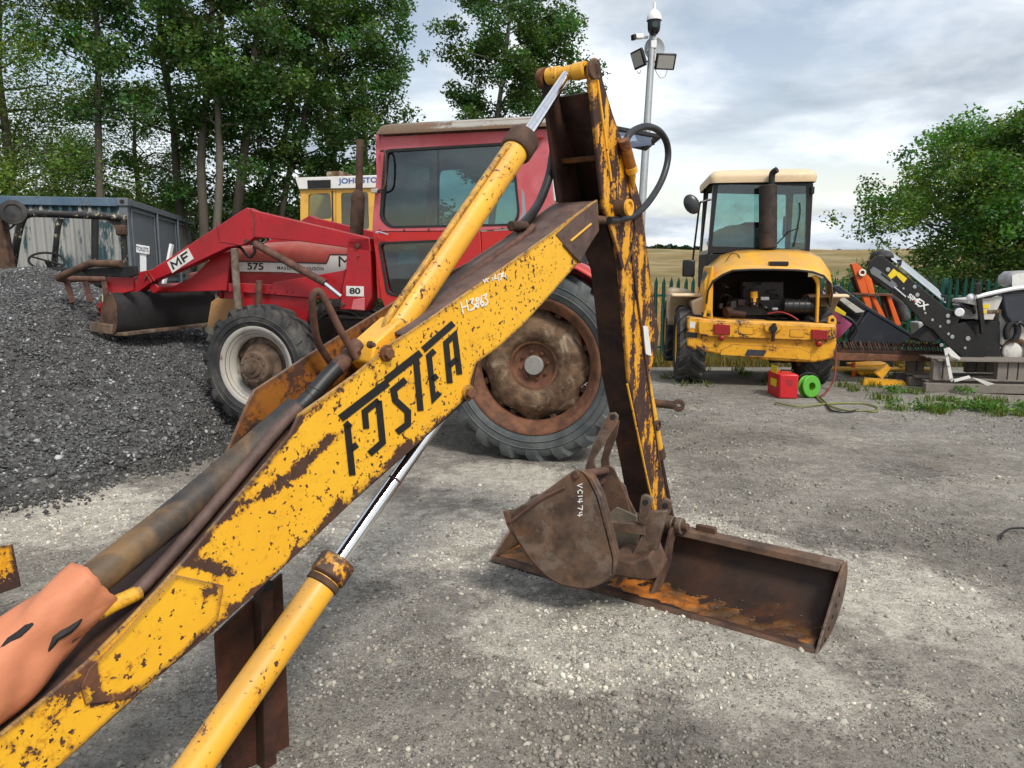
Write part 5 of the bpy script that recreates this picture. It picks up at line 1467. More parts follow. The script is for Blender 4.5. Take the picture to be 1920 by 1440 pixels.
# rear hatch window propped open
out = [at(1128, 246, 6.35), at(1213, 228, 6.85), at(1240, 271, 6.2), at(1134, 284, 5.75)]
c = sum(out, V()) / 4
hz = c.z
inn = [c + (p - c) * .80 for p in out]
hat = MB().ring(out, inn, V((0, 0, -.03))).build('rear_window', M['seal'], tr, .004)
MB().prism([p + V((0, 0, -.012)) for p in inn], V((0, 0, -.005))).build('window_pane', M['glass_clear'], hat)
MB().cyl(TF.W(xb, .3, hz - .35), c + V((0, 0, -.03)), .010, 8).build('gas_strut', M['black'], hat)
# inside the cab
sx_ = (cl[0].x + cl[1].x) / 2
MB().box(TF.W(.05, 0, 1.28), (.42, .44, .12), TF.e).build('seat_cushion', M['seat'], tr, .03)
MB().box(TF.W(-.20, 0, 1.52), (.10, .42, .46), TF.e).build('seat_back', M['seat'], tr, .03)
sc_ = TF.W(.52, 0, 1.60)
MB().tube(arc(sc_, TF.D(.5, 0, .86).normalized(), TF.e[1], .19, 0, 2 * math.pi, 28)[:-1], .013, 8, closed=True).tube([sc_, TF.W(.72, 0, 1.20)], .03, 8).tube([sc_ + TF.D(0, .18, 0), sc_ - TF.D(0, .18, 0)], .009, 6).build('steering_wheel', M['black'], tr)
MB().box(TF.W(.86, 0, 1.35), (.14, .5, .30), TF.e).build('dashboard', M['matt_black'], tr, .02)
# mudguards
for sd_ in (1, -1):
    rows = []
    for k in range(17):
        a = R(12) + R(138) * k / 16
        rr_ = .87
        p = lambda y_, rr: TF.W(math.cos(a) * rr, sd_ * y_, RR + math.sin(a) * rr)
        rows.append([p(.44, rr_ - .04), p(.60, rr_), p(.90, rr_), p(.955, rr_ - .035)])
    MB().grid(rows).build('mudguard', M['red_bright'], tr, 0, 50, solid=.008)
    MB().prism([TF.W(math.cos(R(a)) * .83, sd_ * .46, RR + math.sin(R(a)) * .83) for a in range(5, 176, 10)] + [TF.W(-.45, sd_ * .46, .85), TF.W(.55, sd_ * .46, .85)], TF.D(0, -sd_ * .01, 0)).build('mudguard_side', M['red_bright'], tr)
# linkage arm at the back
MB().tube([TF.W(-.2, .42, .50), TF.W(-.80, .45, .44), TF.W(-1.10, .44, .42)], [.04, .035, .035], 10).build('lower_link', M['rust_brown'], tr, .004)
lk = TF.W(-1.13, .44, .42)
MB().lathe(lk - TF.D(0, .03, 0), TF.e[1], [(.018, 0), (.05, 0), (.05, .06), (.018, .06)], 16, close=True).build('link_eye', M['rust_brown'], tr, .003)
MB().tube([TF.W(-.2, -.42, .50), TF.W(-.80, -.44, .46)], .035, 8).build('lower_link', M['rust_brown'], tr)
MB().box(TF.W(-.38, 0, .75), (.2, .5, .4), TF.e).build('drawbar_housing', M['rust_dark'], tr, .02)

# ------------------------------------------------------------------ yellow wheeled loader seen from behind
ja = R(8.5)
j0 = at(1428, 640, 9.6)
JF = Frame((j0.x, j0.y, 0), math.pi / 2 - ja)      # x forward (away), y left, z up
jc = thing('wheeled_loader', 'yellow articulated wheel loader with open engine bay and cream cab roof, parked by the fence', 'loader', (j0.x, j0.y, 0))
J = JF.onx
def jx(pts, x): return [J(a, b, x) for a, b in pts]
Z5 = lambda pts: zm(pts, 1180, 280, 3.1309)
# counterweight bumper
bt_ = [(1290, 594), (1330, 598), (1400, 601), (1500, 604), (1569, 608), (1569, 642), (1563, 672), (1530, 680), (1440, 676), (1345, 664), (1300, 656), (1287, 648), (1288, 618)]
bmp = MB().prism(jx(bt_, 0), JF.D(.55, 0, 0)).build('counterweight', M['jcb_chip'], jc, .025, seg=3)
MB().prism(jx([(1309, 602), (1330, 603), (1568, 612), (1568, 634), (1540, 640), (1330, 632), (1309, 626)], -.05), JF.D(.06, 0, 0)).build('bumper_band', M['jcb_chip'], bmp, .012)
MB().prism(jx([(1352, 655), (1375, 645), (1500, 652), (1522, 662), (1520, 676), (1350, 666)], -.006), JF.D(.01, 0, 0)).build('lower_panel', M['jcb_chip'], bmp, .004)
MB().prism(jx([(1402, 655), (1437, 657), (1432, 668), (1396, 666)], -.010), JF.D(.012, 0, 0)).build('opening', M['navy'], bmp)
for pts in ([(1339, 608), (1369, 609), (1369, 628), (1339, 627)], [(1522, 618), (1552, 619), (1552, 637), (1522, 636)]):
    MB().prism(jx(pts, -.075), JF.D(.03, 0, 0)).build('tail_lamp', M['lamp_red'], bmp, .005)
for p in ((1353, 634), (1536, 645)):
    c = J(*p, -.012 - .05)
    MB().lathe(c, JF.e[0], [(0, -.018), (.024, -.016), (.036, -.006), (.040, .02)], 18).build('reflector', M['lamp_red'], bmp, 0, 60)
MB().prism(jx(roundpoly([(1384, 612), (1413, 613), (1413, 628), (1384, 627)], 3), -.055), JF.D(.006, 0, 0)).build('plate_recess', M['jcb_chip'], bmp, .003)
MB().prism(jx(roundpoly([(1481, 617), (1509, 618), (1508, 633), (1480, 632)], 3), -.055), JF.D(.006, 0, 0)).build('plate_recess', M['jcb_chip'], bmp, .003)
hit_ = MB().prism(jx(roundpoly([(1432, 610), (1446, 606), (1466, 608), (1467, 618), (1450, 627), (1434, 622)], 5), -.085), JF.D(.04, 0, 0)).build('tow_hitch', M['jcb_chip'], bmp, .008)
MB().cyl(J(1450, 616, -.12), J(1450, 616, -.05), .05, 14).build('hitch_pin', M['matt_black'], hit_, .008)
MB().cyl(J(1452, 606, -.10), J(1449, 640, -.10), .022, 10).build('hitch_bar', M['rust_dark'], hit_)
for pts, hole in (([(1318, 594), (1322, 582), (1330, 580), (1336, 586), (1337, 597)], (1328, 590)), ([(1552, 606), (1554, 594), (1562, 591), (1568, 598), (1569, 609)], (1561, 600))):
    MB().prism(jx(pts, .02), JF.D(.04, 0, 0)).build('lifting_eye', M['jcb'], bmp, .006)
    c = J(*hole, .018); MB().cyl(c, c - JF.D(.003, 0, 0), .022, 12).build('eye_hole', M['matt_black'], bmp)
MB().prism([p for p in jx([(1294, 602), (1304, 604), (1303, 616), (1293, 614)], -.004)], JF.D(.004, 0, 0)).build('sticker', M['white'], bmp)
MB().prism([p for p in jx([(1288, 622), (1308, 624), (1307, 634), (1288, 632)], -.004)], JF.D(.004, 0, 0)).build('sticker', M['black'], bmp)
# bonnet: an arched shell from the cab to the open rear edge
def arch(pl, x): return [J(a, b, x) for a, b in pl]
rear = Z5([(452, 905), (462, 830), (490, 775), (545, 738), (605, 712), (720, 706), (850, 706), (990, 710), (1075, 720), (1140, 742), (1182, 790), (1190, 850), (1178, 925)])
mid_ = Z5([(440, 900), (446, 790), (470, 720), (540, 660), (620, 628), (720, 616), (850, 614), (990, 616), (1070, 632), (1130, 660), (1172, 720), (1180, 800), (1176, 915)])
frnt = Z5([(440, 900), (440, 770), (462, 690), (540, 625), (630, 600), (720, 594), (850, 592), (990, 594), (1055, 606), (1110, 634), (1150, 700), (1160, 790), (1165, 905)])
rows = [arch(rear, -.02), arch([(a * .75 + c_ * .25, b * .75 + d_ * .25) for (a, b), (c_, d_) in zip(rear, mid_)], .12), arch(mid_, .45), arch(frnt, 1.05)]
sh = MB().grid(list(map(list, zip(*rows)))).build('bonnet', M['jcb'], jc, 0, 60, solid=.03)
MB().tube(arch(rear, -.025), .014, 8).build('bonnet_lip', M['seal'], sh)
hdl = [(1444, 490), (1479, 490), (1479, 498), (1444, 498)]
MB().prism(jx(roundpoly(hdl, 2), .05), JF.D(.25, 0, 0)).build('bonnet_handle', M['black'], sh, .006)
MB().tube(smoothpath([J(1362, 488, .30), J(1372, 476, .42), J(1384, 478, .40), J(1388, 490, .28)], 4), .006, 6).build('bonnet_seam', M['seal'], sh)
# grey flank decal with its letters
flank = [J(*p, x) for p, x in (((1328, 558), -.02), ((1330, 520), -.02), ((1338, 503), .12), ((1346, 496), .30))]
dq = [JF.L(p) for p in (J(1331, 560, .02), J(1331, 520, .02))]
yfl = JF.L(J(1326, 540, .15)).y + .012
dec = [JF.W(a, yfl + b_, c_) for a, b_, c_ in ((.02, 0, 1.10), (.03, 0, 1.30), (.20, -.01, 1.44), (.55, -.01, 1.50), (.80, 0, 1.42), (.75, 0, 1.10))]
dcl = MB().prism(dec, JF.D(0, -.012, 0)).build('side_decal', plain('grey_decal', (.12, .14, .16), .5), sh)
text('JCB', 'lettering', plain('cream_letters', (.75, .56, .25), .5), dcl, JF.W(.38, yfl + .002, 1.25), JF.D(-1, 0, 0) * -1 if False else JF.D(-1, 0, 0), V((0, 0, 1)), .22, .03, 1.0, .002)
# body sides and engine bay
MB().prism(jx([(1322, 560), (1333, 500), (1338, 498), (1336, 600), (1322, 596)], .02), JF.D(.9, 0, 0)).build('body_side', M['jcb'], jc, .02)
MB().prism(jx(Z5([(1070, 745), (1105, 740), (1122, 770), (1112, 1020), (1095, 1018), (1100, 790), (1088, 765)]), .03), JF.D(.05, 0, 0)).build('bay_frame', M['jcb'], jc, .012)
MB().prism(jx(Z5([(440, 770), (470, 720), (470, 1005), (438, 1000)]), .05), JF.D(.06, 0, 0)).build('bay_frame', M['jcb'], jc, .012)
bz = [JF.L(p) for p in jx([(1330, 596), (1545, 600), (1540, 520), (1340, 512)], .9)]
MB().prism([JF.W(1.0, q.y, q.z) for q in bz], JF.D(.03, 0, 0)).build('bulkhead', M['matt_black'], jc)
MB().prism([JF.W(.1, bz[0].y, bz[0].z), JF.W(.1, bz[1].y, bz[1].z), JF.W(1.0, bz[1].y, bz[1].z), JF.W(1.0, bz[0].y, bz[0].z)], JF.D(0, 0, .03)).build('engine_tray', M['matt_black'], jc)
eg = plain('oily_black', (.016, .016, .016), .5, 0, .4, 14, (.07, .06, .05), .5)
def jb(px0, py0, px1, py1, x, dep, mat, name, bev=.012):
    MB().prism(jx([(px0, py0), (px1, py0), (px1, py1), (px0, py1)], x), JF.D(dep, 0, 0)).build(name, mat, jc, bev)
jb(1372, 560, 1490, 592, .35, .4, eg, 'engine_block')
jb(1392, 528, 1470, 562, .45, .35, eg, 'rocker_cover')
c0 = J(1414, 545, .22); MB().cyl(J(1414, 545, .22), J(1414, 567, .22), .046, 20).build('oil_filter', M['jcb'], jc, .008)
MB().cyl(J(1414, 541, .22), J(1414, 546, .22), .058, 20).build('filter_head', M['matt_black'], jc, .004)
MB().cyl(J(1414, 567, .22), J(1414, 571, .22), .018, 12).build('filter_drain', M['chrome'], jc)
MB().cyl(J(1468, 575, .18), J(1526, 575, .18), .095, 24).build('air_cleaner', plain('black_canister', (.012, .013, .015), .35, 0, .2, 9), jc, .012)
for k in range(5):
    a_ = J(1474 + k * 11, 575, .18)
    MB().cyl(a_ - JF.D(0, .006, 0), a_ + JF.D(0, .006, 0), .099, 24).build('canister_rib', M['matt_black'], jc)
MB().cyl(J(1365, 586, .16), J(1398, 590, .16), .042, 16).build('starter_motor', M['rust_dark'], jc, .006)
MB().cyl(J(1360, 586, .16), J(1372, 584, .20), .070, 18).build('flywheel_housing', M['rust_dark'], jc, .006)
for k in range(10):
    x0, y0 = rnd.uniform(1345, 1520), rnd.uniform(535, 595)
    pts = [J(x0, y0, rnd.uniform(.2, .5))]
    for i in range(3):
        x0 += rnd.uniform(-22, 26); y0 += rnd.uniform(-14, 14)
        pts.append(J(min(max(x0, 1342), 1525), min(max(y0, 532), 597), rnd.uniform(.2, .5)))
    MB().tube(smoothpath(pts, 4), rnd.uniform(.009, .020), 7).build('engine_hose', rnd.choice([M['hose'], M['hose'], eg, M['rust_dark']]), jc)
MB().tube(smoothpath([J(1440, 588, .12), J(1462, 585, .10), J(1480, 590, .08), J(1497, 600, .05)], 4), .010, 7).build('engine_hose', M['lamp_red'], jc)
for k in range(9):
    p = J(rnd.uniform(1350, 1460), rnd.uniform(555, 594), rnd.uniform(.2, .32))
    MB().box(p, (.08, rnd.uniform(.04, .11), rnd.uniform(.03, .09)), JF.e).build('engine_fitting', rnd.choice([eg, M['rust_dark'], M['grey_steel']]), jc, .006)
# cab
xc = 1.12
cab_o = [(1327, 474), (1338, 336), (1345, 333), (1520, 337), (1525, 345), (1518, 476)]
cab_i = roundpoly([(1335, 462), (1347, 345), (1513, 348), (1511, 468), (1450, 465)], 4, 3)
co = MB().ring(jx(cab_o, xc), jx(cab_i, xc), JF.D(.06, 0, 0)).build('cab_rear', M['black'], jc, .006)
MB().prism(jx(cab_i, xc + .02), JF.D(.006, 0, 0)).build('window_pane', M['glass_clear'], co)
ol = [JF.L(p) for p in jx(cab_o, xc)]
il = [JF.L(p) for p in jx(cab_i, xc)]
cd = 1.30
c0_ = sum((q for q in ol), V()) / len(ol)
of = [JF.W(xc + cd, q.y, q.z if q.z > 2 else q.z - .3) for q in ol]
inf = [JF.W(xc + cd, q.y * .99 + c0_.y * .01, q.z if q.z > 2 else q.z - .2) for q in il]
cf_ = MB().ring(of, inf, JF.D(.05, 0, 0)).build('cab_front', M['black'], jc, .006)
MB().prism([p + JF.D(.02, 0, 0) for p in inf], JF.D(.006, 0, 0)).build('window_pane', M['glass_clear'], cf_)
zt1, zb1 = max(q.z for q in ol), min(q.z for q in ol)
for sd_, yb0, yt0 in ((1, max(q.y for q in ol), JF.L(J(1340, 337, xc)).y), (-1, min(q.y for q in ol), JF.L(J(1524, 340, xc)).y)):
    o = [JF.W(xc + .06, yb0 - sd_ * .01, zb1), JF.W(xc + cd, yb0 - sd_ * .01, zb1), JF.W(xc + cd, yt0 - sd_ * .01, zt1), JF.W(xc + .06, yt0 - sd_ * .01, zt1)]
    c = sum(o, V()) / 4
    i_ = [c + (p - c) * .88 for p in o]
    nrm_ = (o[1] - o[0]).cross(o[3] - o[0]).normalized(); nrm_ = nrm_ if nrm_.dot(JF.e[1]) * sd_ < 0 else -nrm_
    sdw = MB().ring(o, i_, nrm_ * .04).build('cab_side', M['black'], jc, .005)
    MB().prism([p + nrm_ * .015 for p in i_], nrm_ * .005).build('window_pane', M['glass_clear'], sdw)
MB().prism([JF.W(xc, ol[0].y, zb1), JF.W(xc + cd, ol[0].y, zb1), JF.W(xc + cd, ol[-1].y, zb1), JF.W(xc, ol[-1].y, zb1)], JF.D(0, 0, -.5)).build('cab_base', M['matt_black'], jc, .01)
# cream roof
yl_, yr_ = JF.L(J(1331, 340, xc - .05)).y, JF.L(J(1531, 344, xc - .05)).y
zr0 = JF.L(J(1335, 341, xc - .05)).z; zr1 = JF.L(J(1345, 320, xc - .05)).z
rows = []
for ins, z_ in ((.0, zr0 - .02), (-.012, zr0 + .05), (.0, zr1 - .05), (.05, zr1 - .005), (.14, zr1 + .015), (.5, zr1 + .03)):
    x0, x1, y0, y1 = xc - .10 + ins, xc + cd + .12 - ins, yl_ - ins, yr_ + ins
    r_ = .10; row = []
    for cx_, cy_, a0 in ((x0 + r_, y0 - r_, R(90)), (x0 + r_, y1 + r_, R(180)), (x1 - r_, y1 + r_, R(270)), (x1 - r_, y0 - r_, R(0))):
        for k in range(6):
            a = a0 + R(90) * k / 5
            row.append(JF.W(cx_ + math.cos(a) * r_, cy_ + math.sin(a) * r_, z_))
    row.append(row[0]); rows.append(row)
rows.append([sum((V(p) for p in rows[-1][:-1]), V()) / 24] * 25)
MB().grid(rows).build('cab_roof', M['cream'], jc, 0, 50, weld=True)
MB().prism([JF.W(xc - .02, yl_ - .08, zr0 - .03), JF.W(xc + cd, yl_ - .08, zr0 - .03), JF.W(xc + cd, yr_ + .08, zr0 - .03), JF.W(xc - .02, yr_ + .08, zr0 - .03)], JF.D(0, 0, .02)).build('roof_lining', M['matt_black'], jc)
# exhaust
MB().cyl(J(1440, 466, .95), J(1440, 347, .95), .120, 28).build('silencer', rusty('sooty_silencer', (.018, .014, .012), (.055, .042, .036), (.09, .055, .04), .4, 7), jc, .015)
MB().tube(smoothpath([J(1447, 350, .95), J(1447, 334, .95), J(1449, 324, .94), J(1457, 318, .90)], 5), .042, 14).build('exhaust_pipe', M['matt_black'], jc)
# mirrors and lamps
MB().tube(smoothpath([J(1333, 374, xc), J(1318, 378, xc - .05), J(1312, 384, xc - .06), J(1306, 430, xc), J(1299, 490, xc + .1), J(1298, 520, xc + .1)], 5), .015, 8).build('mirror_arm', M['black'], jc)
MB().blob(J(1297, 383, xc - .12), (.05, .105, .145), 16, 10, 0, 0, (JF.e[0], (JF.e[1] * .85 - V((0, 0, .5))).normalized(), (V((0, 0, .85)) + JF.e[1] * .5).normalized())).build('mirror', plain('mirror_shell', (.03, .034, .036), .3), jc, 0, 60)
MB().tube([JF.W(xc + cd, yr_ + .1, 2.25), JF.W(xc + cd + .2, yr_ - .12, 2.25)], .015, 8).build('mirror_arm', M['black'], jc)
MB().box(JF.W(xc + cd + .2, yr_ + .02, 2.18), (.05, .18, .32), JF.e).build('mirror', M['black'], jc, .03)
MB().box(J(1291, 503, xc + .05), (.14, .17, .24), JF.e).build('work_lamp', M['black'], jc, .02)
MB().box(J(1523, 357, xc - .02), (.06, .05, .10), JF.e).build('cab_hinge', M['black'], jc, .01)
MB().tube(smoothpath([J(1499, 380, xc - .015), J(1500, 400, xc - .015), J(1493, 440, xc - .02), J(1488, 463, xc - .02)], 3), .010, 6).build('wiper', M['black'], jc)
MB().tube([J(1452, 462, xc - .02), J(1480, 434, xc - .02), J(1498, 428, xc - .02)], .008, 6).build('wiper', M['black'], jc)
# seat, bag and wheel inside
zc = zb1
MB().box(JF.W(xc + .55, -.12, zc + .02), (.50, .50, .14), JF.e).build('seat_cushion', M['seat'], jc, .04)
MB().prism([JF.W(xc + .32, y_, z_) for y_, z_ in ((-.36, zc), (-.40, zc + .30), (-.33, zc + .46), (.09, zc + .46), (.15, zc + .30), (.10, zc))], JF.D(.12, 0, 0)).build('seat_back', M['seat'], jc, .04)
bc_ = J(1385, 452, xc + .30)
bag = MB().blob(bc_ + V((0, 0, -.02)), (.26, .44, .24), 26, 14, .06, 5, JF.e).build('plastic_bag', M['bag'], jc, 0, 30)
tag(bag, 'pale plastic bag behind the rear window')
sw = JF.W(xc + .95, .0, zc + .28)
MB().tube(arc(sw, JF.D(-.5, 0, .86).normalized(), JF.e[1], .20, 0, 2 * math.pi, 24)[:-1], .014, 7, closed=True).tube([sw, JF.W(xc + 1.15, 0, zc - .1)], .03, 8).build('steering_wheel', M['black'], jc)
# mudguards in cream
rows = []
yw = JF.L(J(1275, 660, .3)).y
for k in range(13):
    a = R(15) + R(88) * k / 12
    rows.append([JF.W(.50 + math.cos(a) * .66, yw + y_, .56 + math.sin(a) * .62) for y_ in (-.36, -.06, .10, .13)])
MB().grid(rows).build('mudguard', M['cream'], jc, 0, 50, solid=.03)
rows = []
for k in range(13):
    a = R(15) + R(88) * k / 12
    rows.append([JF.W(.50 + math.cos(a) * .66, -yw - y_, .56 + math.sin(a) * .62) for y_ in (-.36, -.06, .10, .13)])
MB().grid(rows).build('mudguard', M['cream'], jc, 0, 50, solid=.03)
MB().prism(jx([(1297, 565), (1322, 555), (1330, 598), (1300, 598)], .25), JF.D(.5, 0, 0)).build('side_cover', M['cream'], jc, .03)
MB().prism(jx([(1254, 548), (1262, 540), (1298, 545), (1302, 560), (1280, 575), (1254, 605)], 1.6), JF.D(.7, 0, 0)).build('step_box', M['cream'], jc, .05)
# wheels
def load_hub(wh, c, ax, pt, hw, mats, rim):
    MB().lathe(c + ax * (hw * .3), ax, [(rim - .05, .0), (.20, -.02), (.16, .02), (.12, .06), (.0, .07)], 32).build('disc', M['jcb'], wh, 0, 40)
    for k in range(8):
        p = pt(2 * math.pi * k / 8, .16, hw * .3 + .01); MB().cyl(p, p + ax * .02, .013, 6).build('wheel_nut', M['rust_dark'], wh)
wr = .52
for x_, yy in ((.52, yw - .13), (.52, -yw + .26), (2.75, yw - .10), (2.75, -yw + .22)):
    wheel('wheel', JF.W(x_, yy, wr - .01), JF.D(0, 1 if yy > 0 else -1, 0), wr, .27, .36, 16, .028, (M['tread'], M['jcb'], M['jcb'], M['jcb']), jc, load_hub)
MB().cyl(JF.W(.52, -yw + .2, wr), JF.W(.52, yw - .2, wr), .12, 16).build('rear_axle', M['rust_dark'], jc, .01)
MB().cyl(JF.W(2.75, -yw + .2, wr), JF.W(2.75, yw - .2, wr), .12, 16).build('front_axle', M['rust_dark'], jc, .01)
MB().beam(JF.W(.4, 0, .72), JF.W(3.0, 0, .72), .7, .4).build('chassis', M['matt_black'], jc, .02)
MB().prism([JF.W(2.4, .45, .6), JF.W(3.6, .45, .35), JF.W(3.8, .45, .5), JF.W(2.8, .45, 1.3), JF.W(2.4, .45, 1.3)], JF.D(0, -.9, 0)).build('front_frame', M['jcb'], jc, .03)

# ------------------------------------------------------------------ palisade fence
def gz(x, y): return float(ground_z(x, y))
fa, fb = V((1.2, 15.6, 0)), V((13.6, 14.6, 0))
fdir = (fb - fa).normalized(); fnrm = V((-fdir.y, fdir.x, 0))
fence = thing('palisade_fence', 'dark green pointed steel palisade fence along the back of the yard', 'fence', fa)
ftop = 1.80; fz0 = gz(5, 15.2)
pw = .075
prof_ = [(-pw / 2, .018), (-pw * .28, -.010), (0, .008), (pw * .28, -.010), (pw / 2, .018)]
mb = MB(); vv = []; ff = []
Hh = [1.72, 1.78, 1.86, 1.78, 1.72]
for (a, b), h in zip(prof_, Hh):
    vv += [(a, b, 0), (a, b, h), (a, b + .004, 0), (a, b + .004, h)]
for i in range(4):
    k = i * 4
    ff += [(k, k + 4, k + 5, k + 1), (k + 2, k + 3, k + 7, k + 6), (k + 1, k + 5, k + 7, k + 3)]
pm = bpy.data.meshes.new('pale'); pm.from_pydata(vv, [], ff); pm.materials.append(M['green_fence'])
Lf = (fb - fa).length
npal = int(Lf / .148)
ang_ = math.atan2(fdir.y, fdir.x)
for k in range(npal):
    p = fdir * (k * .148) + V((0, 0, fz0 - .05 + rnd.uniform(-.008, .008)))
    put('pale', pm, fence, p, (0, rnd.uniform(-.008, .008), ang_))
for z_ in (.35, 1.42):
    MB().beam(fa + fnrm * .045 + V((0, 0, fz0 + z_)), fb + fnrm * .045 + V((0, 0, fz0 + z_)), .05, .05).build('rail', M['green_fence'], fence, .004)
for k in range(6):
    p = fa + fdir * (k * 2.4 + .3) + fnrm * .12
    MB().box(p + V((0, 0, fz0 + .85)), (.10, .08, 1.85), (fdir, fnrm, V((0, 0, 1)))).build('post', M['green_fence'], fence, .004)

# ------------------------------------------------------------------ lighting and camera pole
pb = at(1188, 640, 13.0); pt_ = at(1224, 62, 13.0)
pole = thing('camera_pole', 'leaning grey steel pole carrying cameras, a dish and two floodlights', 'pole', (pb.x, pb.y, gz(pb.x, pb.y)))
pd = (pt_ - pb).normalized()
pbase = pb + pd * ((gz(pb.x, pb.y) - .1 - pb.z) / pd.z)
MB().tube([pbase, pb + (pt_ - pb) * .6, pt_ + pd * .02], [.078, .066, .058], 20).build('post', M['grey_steel'], pole, .003)
PF_ = Frame((pt_.x, pt_.y, 0), 0.0)
Pp = lambda px, py, y=0.0: PF_.ony(px, py, y)
MB().cyl(Pp(1224, 98), Pp(1227, 62), .036, 14).build('bracket', M['plastic_white'], pole, .01)
MB().box(Pp(1225, 84, -.06), (.10, .10, .13)).build('junction_box', M['plastic_white'], pole, .012)
MB().box(Pp(1227, 72, -.05), (.07, .09, .07)).build('clamp', M['plastic_white'], pole, .012)
MB().lathe(Pp(1221, 97), pd, [(.0, -.01), (.075, -.01), (.078, .03), (.05, .06), (.02, .08)], 20).build('pole_cap', M['plastic_white'], pole, .003)
dc = Pp(1226.5, 39, -.12)
cam1 = MB().lathe(dc, (0, 0, 1), [(.128, .0), (.130, .02), (.122, .07), (.095, .13), (.05, .17), (.025, .19), (.022, .30), (0, .30)], 28).build('dome_camera', M['plastic_white'], pole, .003)
MB().lathe(dc, (0, 0, 1), [(.130, .0), (.112, -.01), (.108, -.13), (.098, -.17), (.06, -.22), (0, -.235)], 28).build('camera_dome', M['black'], cam1, .002)
lz = dc + V((0, -.105, -.09))
MB().cyl(lz, lz + V((0, -.012, 0)), .05, 20).build('lens', plain('lens_glass', (.02, .05, .05), .1), cam1)
MB().tube([dc + V((0, 0, .28)), Pp(1228, 8, -.10)], .020, 10).build('antenna', M['plastic_white'], pole)
MB().tube([Pp(1214, 70), Pp(1207, 70, -.05)], .024, 8).build('camera_arm', M['plastic_white'], pole)
bc2 = (Pp(1205, 69, -.08) + Pp(1190, 70, -.14)) / 2
bul = MB().beam(Pp(1206, 68, -.08), Pp(1189, 69, -.16), .09, .085).build('bullet_camera', M['plastic_white'], pole, .02)
MB().beam(Pp(1191, 70, -.15), Pp(1185.5, 70, -.175), .095, .09).build('camera_face', M['black'], bul, .01)
dd_ = Pp(1226, 92, .16)
MB().lathe(dd_, (.25, -.95, -.1), [(0, -.02), (.08, -.012), (.15, .012), (.19, .035), (.195, .03), (.15, .0), (.0, -.04)], 36).build('dish', plain('grey_dish', (.50, .55, .58), .5), pole, 0, 50)
MB().tube([dd_, Pp(1222, 88)], .02, 8).build('dish_arm', M['grey_steel'], pole)
def flood(px, py, y, face, w, h):
    f = V(face).normalized(); s_ = f.cross(V((0, 0, 1))).normalized(); u = s_.cross(f)
    c = Pp(px, py, y)
    fl = MB().box(c - f * .02, (.05, w, h), (f, s_, u)).build('floodlight', M['black'], pole, .015)
    MB().box(c + f * .008, (.006, w * .80, h * .78), (f, s_, u)).build('lens', M['lens_grey'], fl)
    for k in range(7):
        MB().box(c - f * .06 + s_ * (w * (k - 3) * .12), (.04, .008, h * .7), (f, s_, u)).build('fin', M['black'], fl)
    return c
c1 = flood(1248, 116, -.08, (.10, -.80, -.42), .36, .27)
c2 = flood(1195.5, 111, -.08, (-.86, -.34, -.34), .36, .30)
MB().tube([c1 + V((-.1, .04, -.02)), Pp(1222, 114)], .016, 8).build('lamp_bracket', M['grey_steel'], pole)
MB().tube([c2 + V((.04, .03, -.02)), Pp(1219, 116)], .016, 8).build('lamp_bracket', M['grey_steel'], pole)
MB().tube(smoothpath([Pp(1251, 131), Pp(1247, 143), Pp(1239, 146), Pp(1232, 138), Pp(1226, 126), Pp(1216, 120)], 5), .006, 6).build('cable', M['grey_steel'], pole)
MB().tube(smoothpath([Pp(1202, 131), Pp(1199, 138), Pp(1195, 134)], 5), .006, 6).build('cable', M['grey_steel'], pole)

# ------------------------------------------------------------------ shipping container and sign
ctop = at(237, 372, 11.8)
cz0 = gz(ctop.x, ctop.y)
c2p = at(347, 408, 16.6)
cd2 = V((c2p.x - ctop.x, c2p.y - ctop.y, 0)); cyaw = math.atan2(cd2.y, cd2.x)
CF = Frame((ctop.x, ctop.y, 0), cyaw)          # x along the long side, away; y to the left
ct = thing('shipping_container', 'weathered blue and grey steel shipping container behind the gravel heap', 'container', (ctop.x, ctop.y, 0))
Hc = ctop.z; Lc, Wc = 6.05, 2.44
t = NT('peeling_container_paint')
v = t.mapped((1, 1, .35))
n1 = t.noise(2.2, 9, .7, .3, vec=v)
zz_ = t.n('SeparateXYZ'); t.t.links.new(t.coord(), zz_.inputs[0])
lo_ = t.math('MULTIPLY', t.step(zz_.outputs[2], 1.95, 1.0), .12)
hi_ = t.math('MULTIPLY', t.step(zz_.outputs[2], 2.35, 2.55), .16)
m_ = t.step(t.math('ADD', t.math('ADD', n1, lo_), hi_), .54, .60)
c = t.mix(t.noise(7, 6, .6), (.27, .275, .265), (.36, .36, .34))
c = t.mix(t.math('MULTIPLY', t.step(t.noise(1.4, 8, .6, vec=v, off=(2, 2, 2)), .5, .7), .6), c, (.14, .155, .165))
c = t.mix(m_, c, t.mix(t.noise(6, 5), (.014, .050, .062), (.05, .095, .105)))
M['cont_end'] = t.pbr(c, .7, 0, t.bump(m_, .3, .004), .3)
t = NT('container_side_paint')
c = t.mix(t.noise(1.8, 8, .65, .3), (.095, .115, .135), (.145, .165, .19))
c = t.mix(t.math('MULTIPLY', t.step(t.noise(5, 9, .7, .2, off=(3, 1, 1)), .5, .72), .4), c, (.22, .235, .25))
M['cont_side'] = t.pbr(c, .65, 0, t.bump(t.noise(18, 5), .15, .004), .35)
M['cont_blue'] = chipped('container_blue', (.055, .105, .17), .60, 5, 0, rough=.65, faded=(.15, .20, .25), fade=.7, dark=(.12, .12, .12), mid=(.22, .22, .21))
